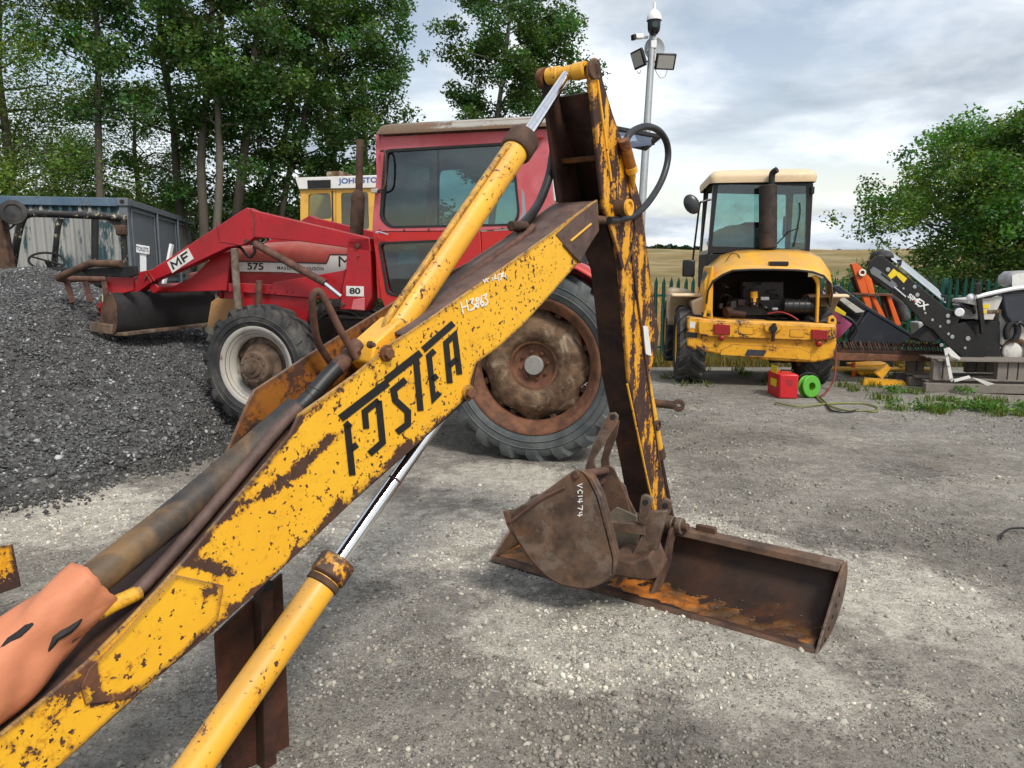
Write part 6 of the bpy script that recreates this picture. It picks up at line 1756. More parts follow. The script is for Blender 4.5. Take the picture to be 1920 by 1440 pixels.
# corrugated end wall facing us
pts = []
ny_ = 16
per = (Wc - .24) / ny_
for k in range(ny_):
    y0 = .12 + k * per
    for f_, d_ in ((0, 0), (.30, 0), (.42, .045), (.88, .045)):
        pts.append((y0 + f_ * per, d_))
pts.append((Wc - .12, 0))
MB().grid([[CF.W(.03 + d_, y_, cz0 + .15), CF.W(.03 + d_, y_, Hc - .12)] for y_, d_ in pts]).build('end_wall', M['cont_end'], ct, 0, 20)
MB().box(CF.W(.05, Wc / 2, Hc - .06), (.10, Wc - .2, .13), CF.e).build('top_rail', M['cont_blue'], ct, .008)
for (x_, y_) in ((.06, .06), (.06, Wc - .06), (Lc - .06, .06), (Lc - .06, Wc - .06)):
    MB().box(CF.W(x_, y_, (Hc + cz0) / 2), (.12, .12, Hc - cz0 - .12), CF.e).build('corner_post', M['cont_side'], ct, .008)
    for z_ in (Hc - .055, cz0 + .06):
        MB().box(CF.W(x_, y_, z_), (.175, .165, .125), CF.e).build('corner_casting', M['cont_side'], ct, .01)
MB().cyl(CF.W(-.03, .06, Hc - .055), CF.W(-.028, .06, Hc - .055), .035, 14).build('casting_hole', M['matt_black'], ct)
# flat panelled long side
MB().box(CF.W(Lc / 2, .035, (Hc + cz0) / 2), (Lc - .2, .03, Hc - cz0 - .2), CF.e).build('side_wall', M['cont_side'], ct)
MB().box(CF.W(Lc / 2, .02, Hc - .05), (Lc - .2, .09, .10), CF.e).build('top_rail', M['cont_side'], ct, .006)
for k in range(3):
    xa = .25 + k * 1.95
    for za, zb in ((cz0 + .15, Hc * .50), (Hc * .53, Hc - .14)):
        c_ = [CF.W(x_, .018, z_) for x_, z_ in ((xa, za), (xa + 1.7, za), (xa + 1.7, zb), (xa, zb))]
        cc_ = sum(c_, V()) / 4
        MB().ring(c_, [cc_ + (p - cc_) * .93 for p in c_], CF.D(0, -.02, 0)).build('side_panel', M['cont_side'], ct, .004)
    MB().cyl(CF.W(xa + 1.82, -.01, cz0 + .1), CF.W(xa + 1.82, -.01, Hc - .08), .022, 10).build('lock_bar', M['cont_side'], ct)
MB().prism([CF.W(.05, .05, Hc - .02), CF.W(Lc - .05, .05, Hc - .02), CF.W(Lc - .05, Wc - .05, Hc - .02), CF.W(.05, Wc - .05, Hc - .02)], V((0, 0, -.03))).build('roof', M['cont_side'], ct)
MB().box(CF.W(Lc / 2, Wc - .03, (Hc + cz0) / 2), (Lc - .2, .03, Hc - cz0 - .2), CF.e).build('side_wall', M['cont_side'], ct)
sg0 = at(267, 466, 10.6)
sgn = thing('toilets_sign', 'small white TOILETS sign on a white post beside the container', 'sign', (sg0.x, sg0.y, 0))
SF = Frame((sg0.x, sg0.y, 0), R(-8))
MB().prism(SF.ys([(255, 458), (279, 462), (279, 477), (255, 473)], 0), SF.D(0, .02, 0)).build('board', M['plastic_white'], sgn, .003)
text('TOILETS', 'lettering', M['black'], sgn, SF.ony(267, 467.5, -.002), SF.ony(277, 469.2, 0) - SF.ony(257, 465.8, 0), V((0, 0, 1)), .060, .012, .62, .001)
MB().prism(SF.ys([(262, 474), (273, 476), (274, 560), (263, 560)], .022), SF.D(0, .02, 0)).build('post', M['plastic_white'], sgn, .003)
pb2 = at(318, 480, 9.8)
pst = thing('white_stake', 'white square stake leaning behind the loader arm', 'stake', (pb2.x, pb2.y, 0))
MB().beam(at(322, 458, 9.8), at(306, 540, 9.8), .075, .03, (1, 0, 0)).build('stake', M['plastic_white'], pst, .004)

# ------------------------------------------------------------------ dumper with roll bar behind the heap
dm0 = at(120, 480, 9.3)
DU = Frame((dm0.x, dm0.y, 0), 0.0)
Dp = DU.ony
du = thing('site_dumper', 'old dumper with a black peeling roll bar and bare steering wheel behind the heap', 'dumper', (dm0.x, dm0.y, 0))
t_ = chipped('peeling_black_bar', (.014, .014, .015), .585, 9, .03, 1.2, .5, (.03, .03, .03), .5, dark=(.45, .40, .27), mid=(.55, .50, .36))
def bar(pts, y, w=.045):
    MB().tube(smoothpath([Dp(a, b, y) for a, b in pts], 4), w, 10).build('roll_bar', t_, du)
bar([(24, 500), (34, 440), (42, 412), (52, 402), (80, 401), (140, 403), (200, 406), (236, 410)], 0)
bar([(98, 520), (104, 470), (108, 430), (114, 408)], .35, .036)
bar([(232, 408), (232, 450), (236, 510)], 0, .040)
bar([(178, 408), (178, 470), (178, 520)], .5, .045)
MB().prism([Dp(a, b, 0) for a, b in ((196, 412), (236, 412), (236, 436), (226, 442), (214, 428))], DU.D(0, .05, 0)).build('bar_gusset', t_, du, .01)
MB().box(Dp(228, 432, -.03), (.12, .09, .13)).build('lamp_bracket', M['rust_brown'], du, .02)
swc = Dp(88, 489, .1)
MB().tube(arc(swc, V((1, 0, -.28)).normalized(), V((0, .90, .42)).normalized(), .205, 0, 6.2832, 28)[:-1], .014, 8, closed=True).tube([swc, swc + V((.05, .25, -.5))], .03, 8).tube([swc + V((-.2, 0, .055)), swc + V((.2, 0, -.055))], .012, 6).build('steering_wheel', M['matt_black'], du)
MB().box(Dp(150, 520, .2), (1.1, .6, .25)).build('body', M['matt_black'], du, .03)
MB().box(DU.W(.1, .5, .55), (1.7, 1.1, .6), DU.e).build('chassis', M['rust_dark'], du, .05)
for sx_ in (-.6, .75):
    for sy_ in (0, 1.1):
        MB().lathe(DU.W(sx_, sy_, .35), (0, 1, 0), [(.16, -.11), (.33, -.12), (.36, -.08), (.36, .08), (.33, .12), (.16, .11)], 28).build('wheel', M['rubber'], du)
ms0 = at(8, 440, 8.9)
MS = Frame((ms0.x, ms0.y, 0), 0.0)
ms = thing('rusty_mast', 'rusty steel mast with a round black lamp at the left edge', 'mast', (ms0.x, ms0.y, 0))
MB().prism([MS.ony(*p) for p in ((-26, 404), (2, 406), (22, 520), (-10, 540))], MS.D(0, .12, 0)).build('post', M['rust_brown'], ms, .01)
MB().prism([MS.ony(*p, -.02) for p in ((-30, 393), (22, 400), (26, 406), (-30, 406))], MS.D(0, .10, 0)).build('cross_arm', M['rust_orange'], ms, .008)
lc_ = MS.ony(25, 398, -.05)
lamp_ = MB().lathe(lc_, V((.45, -.85, 0)), [(0, -.10), (.08, -.10), (.135, -.06), (.145, -.02), (.13, .0), (.145, .015), (.14, .04), (.09, .05), (.085, .035), (0, .045)], 30).build('lamp', M['rubber'], ms, .002)
MB().tube(smoothpath([MS.ony(28, 398, -.02), MS.ony(31, 412), MS.ony(22, 426), MS.ony(12, 430)], 4), .012, 7).build('lamp_bracket', M['black'], ms)
MB().beam(MS.W(-.1, .06, .02), MS.W(.3, .06, .02), .4, .08).build('foot', M['rust_brown'], ms, .01)
MB().tube([MS.W(.0, .06, .05), MS.ony(4, 520, .06)], .07, 8).build('post', M['rust_brown'], ms)

# plywood sheet behind the loader
pw0 = at(415, 585, 7.75)
ply = MB().prism([at(388, 612, 7.75), at(396, 566, 7.75), at(432, 540, 7.75), at(445, 545, 7.75), at(446, 612, 7.75)], V((.10, .04, 0)))
ob = ply.build('plywood_sheet', M['ply'], None, .002, org=(pw0.x, pw0.y, 0)); tag(ob, 'bare plywood offcut standing behind the tractor front wheel', 'plywood sheet')

# ------------------------------------------------------------------ road sweeper far behind
sw0 = at(640, 430, 12.5)
SW = Frame((sw0.x, sw0.y, 0), R(-6))
S_ = SW.ony
swp = thing('road_sweeper', 'yellow road sweeper cab with a white JOHNSTON header panel', 'sweeper', (sw0.x, sw0.y, 0))
body_o = [(563, 357), (712, 352), (712, 460), (563, 460)]
wins = [roundpoly([(578, 364), (619, 362), (622, 410), (577, 413)], 6, 3), roundpoly([(639, 362), (690, 360), (692, 430), (640, 432)], 6, 3)]
MB().ring([S_(*p) for p in ((563, 357), (629, 355), (629, 460), (563, 460))], [S_(*p) for p in wins[0]], SW.D(0, .06, 0)).build('cab_side', M['yellow_plain'], swp, .004)
MB().ring([S_(*p) for p in ((630, 355), (730, 352), (730, 460), (630, 460))], [S_(*p) for p in wins[1]], SW.D(0, .06, 0)).build('cab_side', M['yellow_plain'], swp, .004)
for w_ in wins:
    MB().prism([S_(*p, .03) for p in w_], SW.D(0, .006, 0)).build('window_pane', M['glass'], swp)
MB().tube([S_(623, 358, -.01), S_(624, 420, -.01)], .012, 6).build('door_seam', M['seal'], swp)
MB().prism([S_(*p, 1.5) for p in ((563, 357), (730, 352), (730, 460), (563, 460))], SW.D(0, .05, 0)).build('cab_side', M['yellow_plain'], swp)
MB().prism([S_(563, 358, .06), S_(563, 460, .06), S_(563, 460, 1.5), S_(563, 358, 1.5)], SW.D(.05, 0, 0)).build('cab_back', M['yellow_plain'], swp)
hd = MB().prism([S_(*p, -.05) for p in ((553, 333), (712, 328), (712, 352), (560, 355))], SW.D(0, 1.6, 0)).build('header_panel', M['white'], swp, .01)
MB().prism([S_(*p, -.055) for p in ((576, 338), (620, 337), (620, 353), (577, 354))], SW.D(0, .01, 0)).build('vent', M['matt_black'], hd)
text('JOHNSTON', 'lettering', M['blue_text'], hd, S_(678, 338.5, -.052), S_(710, 337.5, 0) - S_(650, 339.5, 0), V((0, 0, 1)), .085, .03, 1.25, .002)
MB().box(S_(637, 330, .4), (.30, .5, .10), SW.e).build('beacon_base', M['rust_pale'], swp, .02)
MB().prism([S_(560, 460, .0), S_(900, 460, 0), S_(900, 520, 0), S_(560, 520, 0)], SW.D(0, 1.5, 0)).build('body', M['yellow_plain'], swp, .02)
MB().box(SW.W(.6, .8, .55), (2.6, 1.3, .5), SW.e).build('chassis', M['matt_black'], swp, .02)
for sx_ in (-.3, 1.6):
    for sy_ in (.1, 1.5):
        MB().lathe(SW.W(sx_, sy_, .36), SW.e[1], [(.16, -.10), (.34, -.11), (.37, -.07), (.37, .07), (.34, .11), (.16, .10)], 24).build('wheel', M['rubber'], swp)
MB().prism([S_(*p, .2) for p in ((583, 412), (650, 420), (690, 440), (690, 450), (590, 422))], SW.D(0, .3, 0)).build('engine_hood', M['red'], swp, .02)
MB().beam(S_(545, 520, .3), S_(560, 440, .3), .06, .06).build('support', M['matt_black'], swp)

# ------------------------------------------------------------------ jump starter, reel and leads by the loader
bx = gnd(1470, 746)
XF = Frame((bx.x, bx.y, 0), R(-8))
pk = thing('jump_starter', 'bright red battery charger box on the ground behind the yellow loader', 'charger', (bx.x, bx.y, 0))
w0 = XF.L(XF.ony(1463, 746, 0)).x
xa, xb_, za = XF.L(XF.ony(1460, 745, 0)).x, XF.L(XF.ony(1496, 745, 0)).x, XF.L(XF.ony(1475, 702, 0)).z
zb0 = gz(bx.x, bx.y)
MB().prism([XF.W(xa, 0, zb0), XF.W(xb_, 0, zb0), XF.W(xb_, 0, za), XF.W(xa, 0, za)], XF.D(-.06, .40, 0)).build('case', M['box_red'], pk, .018)
MB().prism([XF.ony(*p, -.002) for p in ((1474, 712), (1488, 712), (1486, 724), (1477, 724))], XF.D(0, .002, 0)).build('panel', plain('dull_red', (.35, .02, .03), .5), pk)
for k, (y0, y1) in enumerate(((.05, .30), (.05, .14))):
    MB().prism([XF.W(xa - .004 - .15 * yy * 1.0, yy, zb0 + z_) for yy, z_ in ((.08, .13 + k * .16), (.08, .22 + k * .16), (.28, .22 + k * .16), (.28, .13 + k * .16))], XF.D(-.002, 0, 0)).build('sticker', M['yellow_sticker'], pk)
MB().tube([XF.W(xa + .04, .15, za), XF.W(xa + .04, .15, za + .03), XF.W(xb_ - .04, .15, za + .03), XF.W(xb_ - .04, .15, za)], .010, 8).build('handle', M['black'], pk)
rl = gnd(1519, 747)
re_ = thing('cable_reel', 'lime green cable reel lying beside the red charger', 'cable reel', (rl.x, rl.y, 0))
rc_ = V((rl.x + .03, rl.y + .12, .125))
rax = V((.35, -.93, .12)).normalized()
MB().lathe(rc_, rax, [(.05, .05), (.125, .05), (.136, .04), (.125, .03), (.06, .03), (.06, -.03), (.125, -.03), (.136, -.04), (.125, -.05), (.05, -.05)], 30, close=True).build('drum', M['lime'], re_, .002)
MB().lathe(rc_, rax, [(.062, .028), (.10, .028), (.10, -.028), (.062, -.028)], 26, close=True).build('wound_cable', M['lime'], re_)
MB().tube(arc(rc_ - rax * .06, V((1, 0, .2)).normalized(), V((0, 0, 1)), .16, R(10), R(170), 12), .012, 8).build('handle', M['matt_black'], re_)
def lead(name, pix, r, mat, label, z=.012):
    pts = [gnd(a, b, z) if not isinstance(b, tuple) else V(b) for a, b in pix]
    o = pts[0]
    ob = MB().tube(smoothpath(pts, 5), r, 7).build(name, mat, None, 0, org=(o.x, o.y, 0))
    return tag(ob, label, 'cable')
lead('charging_lead', [(1530, 742), (1545, 756), (1580, 768), (1620, 770), (1640, 772), (1645, 764), (1620, 757), (1580, 756), (1540, 758), (1500, 762), (1470, 758), (1455, 754)], .010, plain('olive_cable', (.20, .22, .06), .5), 'olive green cable looped on the gravel in front of the charger')
lead('extension_lead', [(1530, 740), (1540, 748), (1548, 756), (1560, 770), (1590, 772), (1610, 768)], .011, M['black'], 'black cable end lying by the lime reel')
jl = [at(1566, 640, 9.55), at(1567, 680, 9.55), at(1564, 710, 9.50), at(1552, 732, 9.45)]
ob = MB().tube(smoothpath(jl + [gnd(1540, 742, .012), gnd(1530, 744, .012)], 5), .012, 7).build('jump_lead', plain('maroon_cable', (.20, .04, .035), .5), None, 0, org=(jl[-1].x, jl[-1].y, 0))
tag(ob, 'dark red jump lead hanging from the loader bumper to the ground', 'cable')
lead('bent_wire', [(1876, 1010), (1880, 1000), (1892, 992), (1912, 990), (1935, 992)], .006, M['matt_black'], 'short curl of black wire on the gravel at the right edge')

# ------------------------------------------------------------------ implements along the fence at the right
Z4 = lambda pts: zm(pts, 1520, 440, 4.5)
def rf(px, py, d, yaw=0.0):
    p = at(px, py, d); return Frame((p.x, p.y, 0), yaw)
# pallets
QF = rf(1825, 750, 9.35, R(-7))
q0 = QF.o
gq = gz(q0.x, q0.y)
def palletlabel(o, l): return tag(o, l, 'pallet', 'pallets under the white machine')
def pallet(name, xl_, xr_, z0, depth, h, lab, blocks):
    th = thing(name, lab, 'pallet', (q0.x, q0.y, z0), 'pallets under the white machine')
    n = 7
    for k in range(n):
        y_ = depth * k / (n - 1)
        MB().box(QF.W((xl_ + xr_) / 2, y_ + .02, z0 + h - .012), (xr_ - xl_, .095, .022), QF.e).build('deck_board', M['pallet'], th, .003)
    for y_ in (0, depth / 2, depth):
        MB().box(QF.W((xl_ + xr_) / 2, y_ + .02, z0 + .012), (xr_ - xl_, .10, .022), QF.e).build('bottom_board', M['pallet'], th, .003)
        for x_ in blocks:
            MB().box(QF.W(x_, y_ + .02, z0 + h / 2), (.14, .095, h - .05), QF.e).build('block', M['pallet'], th, .004)
    return th
xl0 = QF.L(QF.ony(1730, 740, 0)).x; xr0 = QF.L(QF.ony(1990, 740, 0)).x
lowp_ = thing('bottom_pallet', 'wide grey timber bearers on the weeds below the pallet', 'pallet', (q0.x, q0.y, gq), 'pallets under the white machine')
for y_ in (-.02, .5, .95):
    MB().box(QF.W((xl0 + xr0) / 2, y_, gq + .055), (xr0 - xl0, .10, .11), QF.e).build('bearer', M['pallet'], lowp_, .006)
for k in range(3):
    MB().box(QF.W((xl0 + xr0) / 2 + .02, .12 + k * .3, gq + .125), (xr0 - xl0 - .05, .13, .022), QF.e).build('deck_board', M['pallet'], lowp_, .004)
z1 = gq + .14
xl1 = QF.L(QF.ony(1747, 700, .1)).x
top_ = QF.L(QF.ony(1800, 672, .1)).z
up_ = thing('block_pallet', 'tall grey pallet with thick blocks carrying the white machine', 'pallet', (q0.x, q0.y, z1), 'pallets under the white machine')
for px0, px1 in ((1746, 1763), (1765, 1780), (1866, 1884), (1886, 1903), (1905, 1940)):
    for y_ in (.06, .85):
        a, b = QF.L(QF.ony(px0, 700, .06)).x, QF.L(QF.ony(px1, 700, .06)).x
        MB().box(QF.W((a + b) / 2, y_, (z1 + top_) / 2 - .012), (b - a, .10, top_ - z1 - .024), QF.e).build('block', M['pallet'], up_, .006)
for k in range(6):
    MB().box(QF.W((xl1 + xr0) / 2, .02 + k * .175, top_ - .012), (xr0 - xl1, .13, .024), QF.e).build('deck_board', M['pallet'], up_, .003)
MB().box(QF.W((xl1 + xr0) / 2, .06, z1 + .012), (xr0 - xl1, .11, .022), QF.e).build('bottom_board', M['pallet'], up_, .003)
# black planer attachment
PQ = rf(1760, 580, 9.5, R(-7))
pp_ = PQ.ony
plr = thing('planer_attachment', 'black steel planer arm with SIMEX lettering and pale lid, leaning on the pallet', 'planer', (PQ.o.x, PQ.o.y, 0))
armp = Z4([(480, 290), (500, 230), (555, 180), (600, 170), (1150, 625), (1230, 640), (1290, 720), (1430, 880), (1500, 960), (1490, 1015), (1420, 1050), (1290, 1040), (1180, 960), (1100, 880), (1030, 800), (960, 760), (900, 690), (780, 560), (600, 430), (500, 340)])
side_ = MB().prism([pp_(*p, 0) for p in armp], PQ.D(0, .03, 0)).build('side_plate', M['black'], plr, .006)
MB().prism([pp_(*p, .36) for p in armp], PQ.D(0, .03, 0)).build('side_plate', M['black'], plr, .006)
lid = [pp_(*p, .03) for p in Z4([(640, 195), (1140, 600)])]
l0, l1_ = lid
MB().prism([l0 + V((0, 0, .05)), l1_ + V((0, 0, .05)), l1_ + PQ.D(.03, .33, .20), l0 + PQ.D(.03, .33, .20)], V((0, 0, -.03))).build('lid', M['steel_lid'], plr, .008)
MB().prism([pp_(*p, .03) for p in Z4([(540, 220), (640, 200), (1130, 610), (1140, 640), (600, 420)])], PQ.D(0, .33, 0)).build('trough', M['matt_black'], plr, .01)
MB().blob(pp_(*Z4([(600, 185)])[0], .2), (.13, .2, .09), 14, 8).build('roller', M['rubber'], plr)
for a in ((770, 275), (1150, 575)):
    p = pp_(*Z4([a])[0], .0)
    MB().tube([p + V((-.03, 0, .02)), p + V((-.02, 0, .08)), p + PQ.D(-.02, .3, .08), p + PQ.D(-.03, .33, .02)], .016, 8).build('lid_strap', M['matt_black'], plr)
gp_ = Z4([(500, 300), (530, 270), (580, 300), (720, 410), (735, 440), (700, 460), (560, 360), (510, 330)])
MB().prism([pp_(*p, -.015) for p in gp_], PQ.D(0, .014, 0)).build('slide_plate', plain('grey_slide', (.16, .17, .18), .45), side_, .003)
MB().prism([pp_(*p, -.018) for p in Z4([(600, 320), (680, 385), (672, 398), (592, 335)])], PQ.D(0, .002, 0)).build('slot', M['matt_black'], side_)
MB().tube([pp_(*p, -.02) for p in Z4([(700, 440), (800, 525)])], .012, 6).build('adjuster', M['chrome'], side_)
MB().prism([pp_(*p, -.004) for p in Z4([(650, 345), (700, 285), (740, 320), (720, 345), (680, 375)])], PQ.D(0, .003, 0)).build('sticker', M['yellow_sticker'], side_)
MB().prism([pp_(*p, -.004) for p in Z4([(720, 340), (745, 315), (815, 370), (785, 408)])], PQ.D(0, .003, 0)).build('sticker', M['yellow_sticker'], side_)
xd_ = pp_(*Z4([(975, 610)])[0], 0) - pp_(*Z4([(825, 510)])[0], 0)
yd2 = PQ.e[1].cross(xd_.normalized()); yd2 = -yd2 if yd2.z < 0 else yd2
text('SIM', 'lettering', M['chalk'], side_, pp_(*Z4([(862, 536)])[0], -.003), xd_, yd2, .055, .03, 1.2, .001)
text('EX', 'lettering', M['chalk'], side_, pp_(*Z4([(935, 588)])[0], -.003), xd_, yd2, .085, .03, 1.1, .001)
MB().prism([pp_(*p, -.004) for p in Z4([(868, 548), (885, 545), (895, 572), (878, 575)])], PQ.D(0, .002, 0)).build('lettering', M['red_print'], side_)
for a, r_ in (((875, 440), .024), ((898, 508), .026), ((650, 295), .028), ((1155, 685), .026), ((1160, 735), .026), ((1025, 720), .018), ((965, 662), .015), ((1090, 775), .016), ((1160, 838), .018), ((1192, 862), .026), ((1325, 876), .030), ((1102, 932), .024), ((1300, 956), .018), ((780, 455), .014), ((838, 552), .012), ((905, 608), .010)):
    c = pp_(*Z4([a])[0], -.001)
    MB().cyl(c, c - PQ.D(0, .012, 0), r_, 14).build('bolt', M['grey_steel'], side_, .004)
MB().cyl(pp_(*Z4([(1255, 655)])[0], -.08), pp_(*Z4([(1255, 655)])[0], .3), .055, 20).build('motor', M['plastic_white'], plr, .01)
MB().prism([pp_(*p, -.06) for p in Z4([(1395, 410), (1435, 405), (1480, 830), (1440, 840)])], PQ.D(0, .05, 0)).build('prop_bar', M['black'], plr, .006)
MB().prism([pp_(*p, .03) for p in Z4([(905, 880), (1040, 770), (1120, 850), (1060, 905), (930, 905)])], PQ.D(0, .3, 0)).build('skid', M['matt_black'], plr, .01)
MB().tube(smoothpath([pp_(*p, .1) for p in Z4([(1190, 590), (1260, 600), (1330, 610), (1380, 650), (1370, 660)])], 4), .022, 8).build('hydraulic_hose', M['hose'], plr)
MB().tube(smoothpath([pp_(*p, .15) for p in Z4([(1210, 575), (1300, 595), (1400, 605), (1470, 600)])], 4), .020, 8).build('hydraulic_hose', M['hose'], plr)
MB().prism([pp_(*p, .05) for p in Z4([(1290, 720), (1600, 730), (1600, 1050), (1420, 1050)])], PQ.D(0, .5, 0)).build('drum_housing', M['matt_black'], plr, .01)
# white machine
wm = thing('trencher_body', 'dirty white machine body with black guard at the right edge, standing on the pallet', 'machine', (PQ.o.x + .8, PQ.o.y, 0))
MB().prism([pp_(*p, .0) for p in Z4([(1250, 740), (1260, 715), (1540, 720), (1620, 540), (1620, 520), (1330, 550), (1325, 580), (1420, 600), (1420, 700)])], PQ.D(0, .45, 0)).build('hood', M['off_white'], wm, .01)
MB().prism([pp_(*p, .10) for p in Z4([(1600, 520), (2100, 520), (2100, 1080), (1560, 1075), (1590, 870), (1590, 730)])], PQ.D(0, .6, 0)).build('body', M['off_white'], wm, .012)
MB().prism([pp_(*p, -.02) for p in Z4([(1620, 490), (2100, 485), (2100, 740), (1690, 745), (1650, 690), (1630, 600)])], PQ.D(0, .14, 0)).build('guard', M['navy'], wm, .02)
MB().blob(pp_(*Z4([(1352, 530)])[0], .02), (.05, .05, .05)).build('lifting_eye', M['plastic_white'], wm)
MB().tube(smoothpath([pp_(*p, -.05) for p in Z4([(1400, 525), (1500, 500), (1600, 478), (1720, 455), (1860, 440)])], 4), .026, 8).build('wrapped_hose', M['plastic_white'], wm)
MB().tube(smoothpath([pp_(*p, -.02) for p in Z4([(1420, 530), (1520, 520), (1640, 480), (1800, 470)])], 4), .018, 8).build('hydraulic_hose', M['hose'], wm)
MB().prism([pp_(*p, .05) for p in Z4([(1660, 440), (1665, 340), (1720, 310), (1900, 300), (1900, 450)])], PQ.D(0, .3, 0)).build('wrapped_engine', plain('grey_wrap', (.30, .30, .30), .35, 0, .3, 9, (.6, .6, .6), .4, .6), wm, .06)
MB().prism([pp_(*p, .045) for p in Z4([(1700, 340), (1800, 325), (1800, 430), (1700, 440)])], PQ.D(0, .003, 0)).build('paper_label', M['white'], wm)
hubc = pp_(*Z4([(1690, 985)])[0], .09)
MB().lathe(hubc, -PQ.e[1], [(0, .05), (.09, .05), (.11, .04), (.125, .0)], 26).build('motor_flange', M['off_white'], wm, .002)
MB().lathe(hubc + PQ.D(.05, 0, 0), -PQ.e[1], [(.11, .02), (.17, .02), (.175, .0)], 26).build('flange_ring', M['rust_pale'], wm, .002)
for a in ((1600, 935), (1605, 975), (1610, 1005), (1760, 935)):
    c = pp_(*Z4([a])[0], .10); MB().cyl(c, c - PQ.D(0, .02, 0), .016, 6).build('bolt', M['matt_black'], wm)
MB().tube(smoothpath([pp_(*p, .02) for p in Z4([(1660, 880), (1650, 820), (1670, 770), (1700, 740), (1740, 770), (1745, 830), (1720, 890)])], 4), .040, 10).build('hydraulic_hose', M['hose'], wm)
MB().tube(smoothpath([pp_(*p, -.03) for p in Z4([(1730, 760), (1770, 740), (1830, 790), (1900, 840)])], 4), .020, 8).build('hydraulic_hose', M['hose'], wm)
MB().box(pp_(*Z4([(1470, 605)])[0], -.004), (.10, .004, .05), PQ.e).build('sticker', M['yellow_sticker'], wm)
MB().box(pp_(*Z4([(1465, 650)])[0], -.004), (.05, .004, .05), PQ.e).build('sticker', M['yellow_sticker'], wm)
for k in range(6):
    MB().box(pp_(*Z4([(1500 + k * 20, 650)])[0], -.004), (.022, .004, .05), PQ.e).build('vent', M['rust_pale'], wm)
# white angle bracket and boards lying on the pallet
WB = rf(1790, 690, 9.25, R(-7))
wbr = thing('white_bracket', 'bent white painted steel bracket propped against the pallet', 'bracket', (WB.o.x, WB.o.y, gq))
MB().prism([WB.ony(*p) for p in Z4([(1125, 960), (1150, 970), (1205, 1225), (1190, 1245), (1172, 1225)])], WB.D(0, .015, 0)).build('leg', M['white'], wbr, .003)
MB().prism([WB.ony(*p) for p in Z4([(1130, 965), (1170, 950), (1265, 1040), (1260, 1058), (1185, 1030)])], WB.D(0, .015, 0)).build('plate', M['white'], wbr, .003)
MB().prism([WB.ony(*p) for p in Z4([(1208, 1225), (1340, 1190), (1355, 1210), (1215, 1246)])], WB.D(0, .03, 0)).build('foot', M['white'], wbr, .003)
MB().prism([WB.ony(*p) for p in Z4([(1365, 1210), (1400, 1212), (1555, 1260), (1490, 1278)])], WB.D(0, .04, 0)).build('flap', M['off_white'], wbr, .003)
for a in ((1150, 1020), (1162, 1110), (1188, 1220)):
    c = WB.ony(*Z4([a])[0], -.001); MB().cyl(c, c - WB.D(0, .006, 0), .012, 8).build('bolt', M['grey_steel'], wbr)
# long rusty beam with spring tines
HB = rf(1660, 675, 9.9, R(-4))
hb_ = HB.ony
har = thing('spring_tine_harrow', 'rusty steel beam with a row of coiled tines behind the yellow loader', 'harrow', (HB.o.x, HB.o.y, 0))
MB().prism([hb_(*p, 0) for p in ((1540, 660), (1752, 668), (1752, 678), (1540, 676))], HB.D(0, .22, 0)).build('beam', M['rust_orange'], har, .008)
MB().prism([hb_(*p, .01) for p in ((1540, 655), (1770, 660), (1770, 668), (1540, 664))], HB.D(0, .18, 0)).build('tine_bar', M['rust_dark'], har, .006)
for k in range(44):
    x0 = 1542 + k * 5.1
    zt2 = hb_(x0, 641 + k * .07, .05); zb2 = hb_(x0 + 1.5, 661 + k * .13, .05)
    tw2 = rnd.uniform(-.02, .02)
    MB().tube([zb2, zb2 * .6 + zt2 * .4 + HB.D(.022, -.03, 0), zt2 + HB.D(tw2, -.02, rnd.uniform(-.01, .02)), zt2 + HB.D(.012, .10, -.05)], .0105, 6).build('tine', M['rust_brown'] if k % 3 else M['rust_dark'], har)
for px in (1600, 1722):
    a_ = hb_(px, 676, .1)
    MB().beam(V((a_.x, a_.y, gz(a_.x, a_.y) - .03)), a_, .10, .10).build('stand', M['rust_dark'], har, .006)
# yellow frame under it and the yellow blade
YB = rf(1660, 722, 9.9, R(-4)); yb3 = YB.ony
blade = thing('scraper_implement', 'small yellow steel scraper blade standing in the weeds', 'blade', (YB.o.x, YB.o.y, 0))
MB().prism([yb3(*p, 0) for p in ((1621, 708), (1694, 713), (1701, 722), (1699, 736), (1690, 741), (1614, 733))], YB.D(0, .03, 0)).build('blade', M['jcb_chip'], blade, .006)
MB().prism([yb3(*p, .03) for p in ((1640, 700), (1664, 682), (1672, 690), (1655, 712))], YB.D(0, .06, 0)).build('blade_arm', M['jcb_chip'], blade, .006)
YR = rf(1640, 692, 10.6, R(-4))
yr = thing('yellow_pipe_frame', 'low yellow tube frame lying behind the rusty beam', 'frame', (YR.o.x, YR.o.y, 0))
MB().tube([YR.ony(1545, 691), YR.ony(1750, 694)], .034, 10).build('pipe', M['yellow_plain'], yr)
MB().tube([YR.ony(1600, 680), YR.ony(1600, 712)], .03, 8).build('upright', M['orange_paint'], yr)
MB().tube([YR.ony(1690, 684), YR.ony(1690, 712)], .03, 8).build('upright', M['yellow_plain'], yr)
MB().prism([YR.ony(*p, .1) for p in ((1598, 684), (1664, 680), (1652, 708), (1610, 706))], YR.D(0, .3, 0)).build('gear_case', M['jcb_chip'], yr, .02)
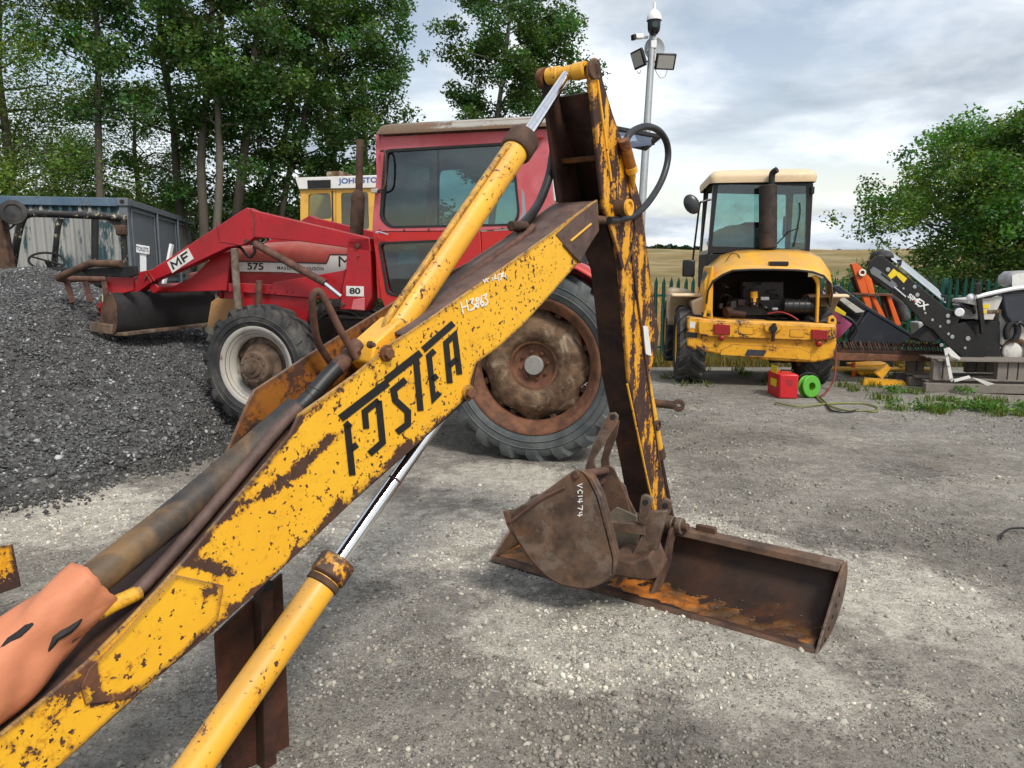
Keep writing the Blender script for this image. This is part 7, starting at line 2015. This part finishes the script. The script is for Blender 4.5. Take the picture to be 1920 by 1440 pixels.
# dark grey bucket
GB = rf(1630, 610, 10.7, R(-6)); g_ = GB.ony
gb = thing('grey_loader_bucket', 'large dark grey loader bucket tipped on its side by the fence', 'bucket', (GB.o.x, GB.o.y, 0))
wv_ = GB.D(-.45, .75, .30)
sp4 = [g_(*p, 0) for p in Z4([(500, 640), (860, 850), (800, 895), (700, 960), (330, 960), (320, 890)])]
MB().prism(sp4, wv_ * .03).build('side_plate', M['navy'], gb, .006)
MB().prism([p + wv_ for p in sp4], wv_ * .03).build('side_plate', M['navy'], gb, .006)
rim_ = [g_(*p, -.01) for p in Z4([(200, 430), (240, 425), (505, 620), (870, 845), (855, 868), (500, 652), (180, 450)])]
MB().prism(rim_, GB.D(0, .05, 0)).build('rim', M['navy'], gb, .01)
MB().prism([g_(*p, .25) for p in Z4([(195, 440), (490, 640), (400, 720), (330, 800), (200, 560)])], GB.D(0, .03, 0)).build('back_plate', M['matt_black'], gb, .006)
MB().prism([g_(*p, .18) for p in Z4([(210, 480), (440, 640), (490, 650), (380, 660), (210, 525)])], GB.D(0, .02, 0)).build('lip', M['off_white'], gb, .004)
MB().prism([g_(*p, .05) for p in Z4([(505, 640), (380, 790), (325, 880), (300, 870), (360, 770), (480, 625)])], GB.D(0, .06, 0)).build('edge', M['navy'], gb, .01)
MB().tube(smoothpath([g_(*p, -.02) for p in Z4([(290, 690), (350, 730), (385, 800), (330, 890)])], 4), .025, 8).build('hydraulic_hose', M['hose'], gb)
MB().prism([g_(*p, .3) for p in Z4([(320, 950), (700, 955), (700, 1150), (320, 1150)])], GB.D(0, .4, 0)).build('bottom', M['matt_black'], gb)
# pink sheet and clutter
PK = rf(1580, 610, 10.4, R(-10)); 
pk_ = thing('pink_sheet', 'pink plastic sheet draped beside the loader bumper', 'plastic sheet', (PK.o.x, PK.o.y, 0))
rows = []
for i in range(9):
    a = i / 8
    x0, y0 = 1546 + (1598 - 1546) * a, 570 + (608 - 570) * a
    x1, y1 = 1560 + (1572 - 1560) * a, 640 + (636 - 640) * a
    rows.append([PK.ony(x0 + (x1 - x0) * b, y0 + (y1 - y0) * b, .04 * math.sin(a * 9 + b * 4)) for b in (0, .25, .5, .75, 1)])
MB().grid(rows).build('sheet', M['pink'], pk_, 0, 60, solid=.006)
MB().beam(PK.ony(1562, 640, .05), V((PK.ony(1562, 640, .05).x, PK.ony(1562, 640, .05).y, gz(PK.o.x, PK.o.y))), .3, .2).build('crate', M['matt_black'], pk_, .01)
MB().prism([PK.ony(*p, .3) for p in Z4([(160, 580), (200, 590), (300, 660), (290, 690), (190, 640)])], PK.D(0, .04, 0)).build('yellow_panel', M['yellow_sticker'], pk_, .005)
MB().prism([PK.ony(*p, .35) for p in Z4([(100, 470), (150, 520), (200, 610), (170, 620), (110, 560)])], PK.D(0, .04, 0)).build('pale_panel', plain('lilac_panel', (.45, .42, .55), .5), pk_, .005)
# orange implement
OF = rf(1640, 560, 11.4, R(-6)); o_p = OF.ony
orj = thing('orange_implement', 'orange painted steel linkage frame with two bars, leaning by the fence', 'implement', (OF.o.x, OF.o.y, 0))
MB().prism([o_p(*p) for p in Z4([(345, 250), (380, 235), (450, 295), (490, 360), (525, 470), (500, 520), (470, 420), (520, 620), (480, 640), (400, 420)])], OF.D(0, .10, 0)).build('linkage_plate', M['orange_paint'], orj, .008)
MB().prism([o_p(*p, .02) for p in Z4([(480, 340), (520, 380), (545, 520), (635, 700), (595, 720), (490, 480)])], OF.D(0, .08, 0)).build('bar', M['orange_paint'], orj, .008)
MB().prism([o_p(*p, .02) for p in Z4([(640, 515), (670, 505), (765, 760), (720, 780)])], OF.D(0, .08, 0)).build('bar', M['orange_paint'], orj, .008)
MB().prism([o_p(*p, .06) for p in Z4([(590, 510), (650, 505), (700, 680), (650, 720)])], OF.D(0, .08, 0)).build('panel', M['rust_dark'], orj, .006)
MB().prism([o_p(*p, -.02) for p in Z4([(365, 500), (400, 490), (560, 500), (700, 500), (710, 515), (560, 520), (400, 512)])], OF.D(0, .2, 0)).build('top_plate', M['rust_orange'], orj, .004)
MB().tube([o_p(*p, .25) for p in Z4([(690, 520), (740, 560), (790, 720)])], .10, 14).build('rubber_roller', M['rubber'], orj, .01)
MB().prism([o_p(*p, .12) for p in Z4([(340, 360), (370, 340), (440, 470), (420, 520), (380, 480)])], OF.D(0, .08, 0)).build('rear_plate', M['navy'], orj, .008)
c = o_p(*Z4([(432, 320)])[0], -.01)
MB().lathe(c, -OF.e[1], [(.030, 0), (.055, 0), (.055, .03), (.030, .03)], 18, close=True).build('bush', M['chrome'], orj, .002)
for k in (590, 740):
    a_ = o_p(*Z4([(k, 770)])[0], .1)
    MB().beam(V((a_.x, a_.y, gz(a_.x, a_.y) - .05)), a_ + V((0, 0, .3)), .10, .10).build('leg', M['rust_dark'], orj, .006)
# small silver thing and post behind
sv = rf(1738, 605, 11.6)
svo = thing('metal_hopper', 'small shiny metal hopper behind the black planer arm', 'hopper', (sv.o.x, sv.o.y, 0))
MB().prism([sv.ony(*p) for p in Z4([(905, 740), (970, 735), (985, 800), (935, 850), (915, 830)])], sv.D(0, .25, 0)).build('hopper', M['grey_steel'], svo, .02)
a_ = sv.ony(*Z4([(950, 840)])[0], .1)
MB().beam(V((a_.x, a_.y, gz(a_.x, a_.y) - .02)), a_, .08, .08).build('stand', M['rust_dark'], svo)
ps_ = rf(1697, 600, 11.9)
pso = thing('timber_stake', 'pale weathered timber stake standing against the fence', 'stake', (ps_.o.x, ps_.o.y, 0))
b_ = ps_.ony(1698, 575); 
MB().beam(V((b_.x, b_.y, gz(b_.x, b_.y) - .05)), b_, .07, .04).build('stake', woodmat('pale_timber', (.42, .32, .20), (.32, .24, .15)), pso, .004)

# ------------------------------------------------------------------ trees
def leaves(name, cen, rad, n, size, hue, mat, parent, org, narrow=.55, light=.0, droop=0.0):
    """leaf-sized faces gathered in clumps; cen (k,3), rad (k,), n leaves in all"""
    k = len(cen)
    w = rad ** 2; idx = NR.choice(k, n, p=w / w.sum())
    d = NR.normal(0, 1, (n, 3)); d /= np.linalg.norm(d, axis=1)[:, None]
    r = NR.uniform(0, 1, n) ** .45
    p = cen[idx] + d * (r * rad[idx])[:, None] * np.array([1, 1, .72])
    p[:, 2] -= droop * NR.uniform(0, 1, n) ** 2
    a = NR.normal(0, 1, (n, 3)); a[:, 2] = a[:, 2] * .5 - .25; a /= np.linalg.norm(a, axis=1)[:, None]
    b = NR.normal(0, 1, (n, 3)); b[:, 2] += .4; b -= a * (a * b).sum(1)[:, None]; b /= np.linalg.norm(b, axis=1)[:, None]
    b = np.cross(a, b)
    s = size * NR.uniform(.6, 1.35, n)
    c0 = p - a * s[:, None] * .5; c2 = p + a * s[:, None] * .5
    nn = np.cross(a, b) * (s * .10)[:, None]
    c1 = p + b * (s * narrow * .5)[:, None] + nn; c3 = p - b * (s * narrow * .5)[:, None] + nn
    v = np.stack([c0, c1, c2, c3], 1).reshape(-1, 3) - np.array(org)
    f = np.arange(n * 4).reshape(n, 4)
    clump = NR.normal(1, .22, k)[idx]
    g = clump * NR.normal(1, .22, n)
    yel = np.clip(NR.normal(.0, .18, n) + (NR.normal(0, .16, k)[idx]), -.25, .5)
    col = np.array(hue)[None] * g[:, None].clip(.35, 1.9)
    col *= np.where(NR.uniform(0, 1, n) > .9, 1.5, 1.0)[:, None]; col[:, 0] *= 1 + yel * 1.3; col[:, 2] *= 1 - yel * .4
    me = raw_mesh(name, v, f, mat, np.repeat(col, 4, 0))
    o = put(name, me, parent); return o
def tree(name, label, base, top, r0, crown, nl, size, hue, bark='bark', lean=None, spread=1.6, first=.25, nb=26, group='trees at the edge of the yard', crad=.34, narrow=.62, droop=.1, flat=0.0, updir=.35, bend=.25):
    base, top = V(base), V(top)
    th = thing(name, label, 'tree', base, group)
    q = random.Random(hash(label) % 9999 if False else sum(map(ord, label)))
    L = (top - base).length
    pts = []
    for i in range(9):
        t_ = i / 8
        off = V((q.uniform(-1, 1), q.uniform(-1, 1), 0)) * bend * .25 * math.sin(math.pi * t_)
        pts.append(base + (top - base) * t_ + off)
    path = smoothpath(pts, 3)
    tk = MB().tube(path, [r0 * (1 - .80 * i / (len(path) - 1)) for i in range(len(path))], 9)
    cen, rad = [], []
    for k in range(nb):
        t_ = first + (1 - first) * ((k + q.random()) / nb)
        p = path[min(int(t_ * (len(path) - 1)), len(path) - 1)]
        az_ = k * 2.399 + q.uniform(-.5, .5)
        shape = math.sin(math.pi * min(1, max(.08, (t_ - first) / (1 - first) * .82 + .16)))
        ln = spread * (.45 + .65 * shape) * q.uniform(.65, 1.2)
        d = V((math.cos(az_), math.sin(az_), updir + q.uniform(-.25, .35)))
        bp_ = [p]
        for j in range(1, 5):
            bp_.append(p + d * (ln * j / 4) + V((q.uniform(-1, 1), q.uniform(-1, 1), q.uniform(-.6, .6))) * (.10 * ln) + V((0, 0, -.06 * ln * (j / 4) ** 2 * 4 * flat)))
        rb = max(.008, r0 * (1 - .80 * t_) * .42)
        tk.tube(bp_, [rb, rb * .8, rb * .6, rb * .4, rb * .2], 5, False)
        for j in (2, 3, 4):
            for m_ in range(crown):
                cen.append(bp_[j] + V((q.gauss(0, .22), q.gauss(0, .22), q.gauss(0, .16))) * ln * .55)
                rad.append(crad * q.uniform(.55, 1.25))
    tk.build('trunk', M[bark], th, 0, 60)
    leaves('crown', np.array([tuple(c) for c in cen]), np.array(rad), nl, size, hue, M['leaf'], th, base, narrow, droop=droop)
    return th
def base_at(px, d):
    p = at(px, 500, d); return V((p.x, p.y, gz(p.x, p.y) - .05))
DG = (.056, .118, .028)
def grove(px0, py0, px1, py1, d, r0, label, nl, **k):
    """trunk passing through two points of the picture at distance d"""
    a, b = at(px0, py0, d), at(px1, py1, d)
    dr = (b - a).normalized()
    base = a + dr * ((gz(a.x, a.y) - .1 - a.z) / dr.z)
    top = a + dr * ((k.pop('h', 9.0) - a.z) / dr.z)
    return tree('tree', label, base, top, r0, 2, int(nl * 1.75), k.pop('size', .088), k.pop('hue', DG), **k)
grove(190, 360, 178, 20, 14.5, .10, 'slim dark trunk rising alone behind the container, leafy only high up', 7000, spread=1.0, first=.50, nb=26, h=9.6)
grove(342, 430, 300, 20, 16.5, .12, 'leaning mid grey trunk rising past the far corner of the container', 10000, spread=1.35, first=.30, nb=30, h=10.4)
grove(378, 420, 396, 20, 15.5, .125, 'thick straight trunk left of the close pair behind the red loader arm', 9500, spread=1.5, first=.46, nb=28, h=10.6)
grove(402, 410, 418, 20, 15.2, .105, 'pale slender trunk, right one of the close pair behind the red loader arm', 8500, spread=1.35, first=.46, nb=26, h=10.2, bark='bark_pale')
grove(442, 395, 492, 20, 15.8, .135, 'thick trunk leaning right above the elbow of the red loader arm', 11000, spread=1.8, first=.42, nb=30, h=10.8)
grove(497, 375, 560, 150, 17.0, .085, 'thin trunk slanting right between the loader arm and the sweeper', 9500, spread=1.5, first=.28, nb=28, h=9.4)
grove(535, 370, 590, 130, 16.6, .095, 'slanting trunk just left of the yellow sweeper cab', 13000, spread=1.8, first=.30, nb=32, h=10.2)
grove(628, 400, 610, 60, 17.5, .12, 'bushy tree hanging over the yellow sweeper cab', 19000, spread=1.75, first=.18, nb=36, h=10.0)
grove(690, 400, 672, 60, 18.5, .10, 'leafy tree whose outer twigs reach above the red cab', 6500, spread=.95, first=.30, nb=26, h=9.8)
# brighter growth at the left
YG = (.115, .195, .034)
for px, d, h_, n_, lab, hu in ((30, 15.5, 9.5, 34000, 'tall pale green willow filling the top left corner', YG), (-110, 14.5, 9.0, 20000, 'pale green willow half out of view at the left edge', YG), (105, 19.5, 5.2, 18000, 'light green bushy tree in the gap above the container', (.085, .14, .025)), (262, 20.5, 6.6, 24000, 'round yellow green tree between the trunks behind the container', (.07, .125, .024))):
    b = base_at(px, d)
    tree('tree', lab, b, b + V((.2, 0, h_)), .13, 3, int(n_ * 1.5), .075, hu, spread=1.75, first=.12, nb=34, narrow=.42, droop=.3, crad=.5)
# undergrowth shrubs
def shrub(px, d, h_, n_, lab, hu, spread=1.2, size=.075):
    b = base_at(px, d)
    th = thing('shrub', lab, 'shrub', b, 'shrubs at the edge of the yard')
    cen, rad = [], []; mb = MB()
    q = random.Random(int(px * 7 + d))
    for k in range(34):
        a = q.uniform(0, 6.28); r_ = spread * q.uniform(.1, 1) ** .6
        tip = b + V((math.cos(a) * r_, math.sin(a) * r_ * .6, h_ * q.uniform(.25, 1.0) * (1 - .35 * (r_ / spread) ** 2)))
        mb.tube([b + V((math.cos(a) * r_ * .15, math.sin(a) * r_ * .15, 0)), (b + tip) / 2 + V((q.uniform(-.1, .1), 0, .1)), tip], [.018, .012, .005], 5, False)
        for j in range(3):
            cen.append(tuple(b + (tip - b) * q.uniform(.55, 1.05) + V((q.gauss(0, .15), q.gauss(0, .15), q.gauss(0, .1))))); rad.append(q.uniform(.2, .42))
    mb.build('stems', M['bark'], th, 0, 60)
    leaves('foliage', np.array(cen), np.array(rad), n_, size, hu, M['leaf'], th, b, .55)
shrub(150, 17.5, 3.8, 12000, 'low bright green shrub just above the container roof', (.080, .145, .020), 1.7)
shrub(300, 17.0, 3.9, 14000, 'yellow green shrub above the right end of the container', (.090, .150, .022), 1.5)
shrub(30, 17.2, 4.2, 12000, 'green shrub above the left end of the container', (.065, .12, .02), 1.8)
shrub(385, 19, 2.4, 10000, 'dark shrub at the foot of the close pair of trunks', (.03, .06, .018), 1.4)
shrub(500, 18.5, 2.6, 12000, 'dark shrub behind the red loader arm beside the sweeper', (.028, .055, .017), 1.6)
shrub(700, 17, 2.6, 9000, 'dark shrub behind the red exhaust stack', (.03, .06, .018), 1.5)
# the single tree behind the cab
a, b = at(936, 225, 18), at(955, 10, 18)
grove(936, 225, 955, 10, 18.5, .11, 'tall tree with a pale thin trunk standing behind the red cab roof', 22000, spread=1.4, first=.36, nb=38, h=10.4, bark='bark_pale', size=.088, crad=.36)
b = base_at(1015, 20)
tree('tree', 'dark leafy tree between the tall pale trunk and the digger arm top', b, b + V((.1, 0, 8.4)), .10, 3, 13000, .095, DG, spread=1.15, first=.52, nb=30)
# broad tree at the right beyond the fence
b = base_at(1862, 19.5)
tree('tree', 'broad green tree beyond the palisade fence at the right', b, b + V((.4, .3, 5.2)), .17, 4, 60000, .10, (.085, .165, .030), spread=2.9, first=.10, nb=46, crad=.44, flat=.3, narrow=.6)
b = base_at(1965, 18.0)
tree('tree', 'tree with drooping boughs cut by the right edge of the view', b, b + V((-.1, .0, 5.6)), .15, 4, 30000, .10, (.08, .15, .03), spread=2.3, first=.12, nb=36, crad=.5)
shrub(1625, 17.5, 2.4, 11000, 'spreading bush behind the orange implement', (.075, .13, .028), 1.3, .08)
shrub(1700, 18.0, 3.0, 14000, 'leafy bush between the orange implement and the broad tree', (.075, .14, .028), 1.5, .085)
shrub(1790, 17.2, 2.6, 9000, 'twiggy bush behind the black planer arm', (.060, .085, .025), 1.4, .07)
shrub(1890, 16.8, 2.2, 7000, 'low bush behind the white machine', (.045, .085, .02), 1.2, .07)
# far hedge and wood on the skyline
def farwood(name, lab, pts, n_, hu, size, rad0):
    cen = []
    for (px, py, d) in pts:
        p = at(px, py, d); cen.append(tuple(p))
    o = np.array(cen).mean(0)
    ob = leaves(name, np.array(cen), np.full(len(cen), rad0), n_, size, hu, M['leaf'], None, tuple(o), .8)
    ob.location = o
    tag(ob, lab, 'far wood', kind='stuff')
farwood('far_hedge', 'dark hedge and trees on the skyline behind the field', [(1185 + k * 7, 472 + 2.5 * math.sin(k * 1.7) + (abs(k - 8) * .35), 104) for k in range(22)], 5000, (.022, .040, .022), .8, 1.0)
farwood('far_wood', 'far dark wood on the skyline right of the yellow loader', [(1545 + k * 6, 484 + 3 * math.sin(k * 1.1) + abs(k - 5) * .6, 160) for k in range(16)], 6000, (.022, .045, .040), 1.2, 2.0)
farwood('left_wood', 'dense dark wood behind the grove at the left', [(-150 + k * 21, 425 - 30 * abs(math.sin(k * 2.3)) + (25 if k > 22 else 0), 27) for k in range(48)], 18000, (.018, .036, .012), .16, 1.3)
hs = at(1252, 470, 101)
hse = thing('far_farmhouse', 'tiny red roofed farmhouse on the skyline behind the field', 'house', (hs.x, hs.y, hs.z - 2))
MB().prism([hs + V((-2.3, 0, -1.6)), hs + V((2.3, 0, -1.6)), hs + V((1.6, 0, .2)), hs + V((-1.6, 0, .2))], V((0, 3, 0))).build('roof', plain('red_tiles', (.30, .11, .06), .8), hse)
MB().box(hs + V((0, 1.5, -2.4)), (4.2, 2.6, 1.6)).build('wall', plain('render_wall', (.45, .40, .33), .8), hse)
bs = at(450, 395, 30)
bld = thing('farm_shed', 'low grey roofed shed glimpsed between the tree trunks', 'shed', (bs.x, bs.y, 0))
MB().prism([at(405, 372, 30), at(480, 372, 30), at(495, 405, 30), at(395, 405, 30)], V((0, 2, .3))).build('roof', plain('slate_grey', (.10, .10, .11), .8), bld)
w0_ = at(445, 470, 30.4); MB().box(V((w0_.x, w0_.y + .6, 1.2)), (1.9, 1.0, 3.6)).build('wall', plain('tan_wall', (.40, .30, .18), .8), bld)

# ------------------------------------------------------------------ weeds and grass
def blades(name, lab, xs, ys_, hgt, hue, wid=.006):
    n = len(xs)
    zs_ = ground_z(xs, ys_)
    a = NR.uniform(0, 6.28, n); ln = hgt * NR.uniform(.5, 1.2, n); tl = NR.normal(0, .35, (n, 2))
    p = np.stack([xs, ys_, zs_], -1)
    sd_ = np.stack([np.cos(a), np.sin(a), np.zeros(n)], -1) * wid
    tip = p + np.stack([tl[:, 0] * ln, tl[:, 1] * ln, ln], -1)
    md = p * .5 + tip * .5 + np.stack([np.zeros(n), np.zeros(n), ln * .12], -1)
    v = np.stack([p - sd_, p + sd_, md + sd_ * .8, tip, md - sd_ * .8], 1).reshape(-1, 3)
    f = (np.array([[0, 1, 2], [0, 2, 4], [4, 2, 3]])[None] + (np.arange(n) * 5)[:, None, None]).reshape(-1, 3)
    g = NR.normal(1, .25, n).clip(.4, 1.8)
    col = np.array(hue)[None] * g[:, None]; col[:, 0] *= NR.uniform(.8, 1.9, n)
    ob = put(name, raw_mesh(name, v, f, M['leaf'], np.repeat(col, 5, 0)))
    tag(ob, lab, 'grass', kind='stuff')
def patches(lst, n):
    X, Y = [], []
    for (px, py, rx, ry, w) in lst:
        c = gnd(px, py); k = int(n * w); m = max(2, k // 45)
        ci = NR.integers(0, m, k)
        X.append((NR.normal(c.x, rx, m))[ci] + NR.normal(0, .055, k)); Y.append((NR.normal(c.y, ry, m))[ci] + NR.normal(0, .055, k))
    return np.concatenate(X), np.concatenate(Y)
x, y = patches([(1790, 768, .55, .10, .22), (1840, 755, .5, .10, .15), (1700, 745, .5, .25, .15), (1640, 720, .7, .3, .12), (1400, 700, .7, .5, .10), (1880, 775, .3, .12, .10), (1600, 700, .8, .4, .10), (1450, 712, .3, .2, .04), (1330, 722, .3, .1, .02)], 2000)
blades('weeds', 'green weeds and grass tufts along the foot of the pallets and under the loader', x, y, .085, (.085, .155, .025), .006)
x, y = patches([(1790, 768, .5, .08, .4), (1880, 770, .3, .08, .2), (1700, 742, .4, .2, .2), (1650, 705, .6, .3, .2)], 700)
c_ = np.stack([x, y, ground_z(x, y) + NR.uniform(.02, .09, len(x))], -1)
ob = leaves('leafy_weeds', c_, np.full(len(c_), .06), 1900, .035, (.08, .17, .03), M['leaf'], None, (0, 0, 0), .7)
tag(ob, 'small leafy green weeds growing round the pallets', 'weeds', kind='stuff')
x = NR.uniform(1.0, 14, 16000); y = 14.9 + np.abs(NR.normal(0, .8, 16000))
blades('fence_grass', 'mixed dry and green grass along the fence line', x, y, .30, (.16, .17, .05), .006)
x = NR.uniform(0, 26, 30000); y = NR.uniform(16.4, 34, 30000)
blades('field_grass', 'tall dry grass standing in the field beyond the fence', x, y, .42, (.36, .27, .12), .010)
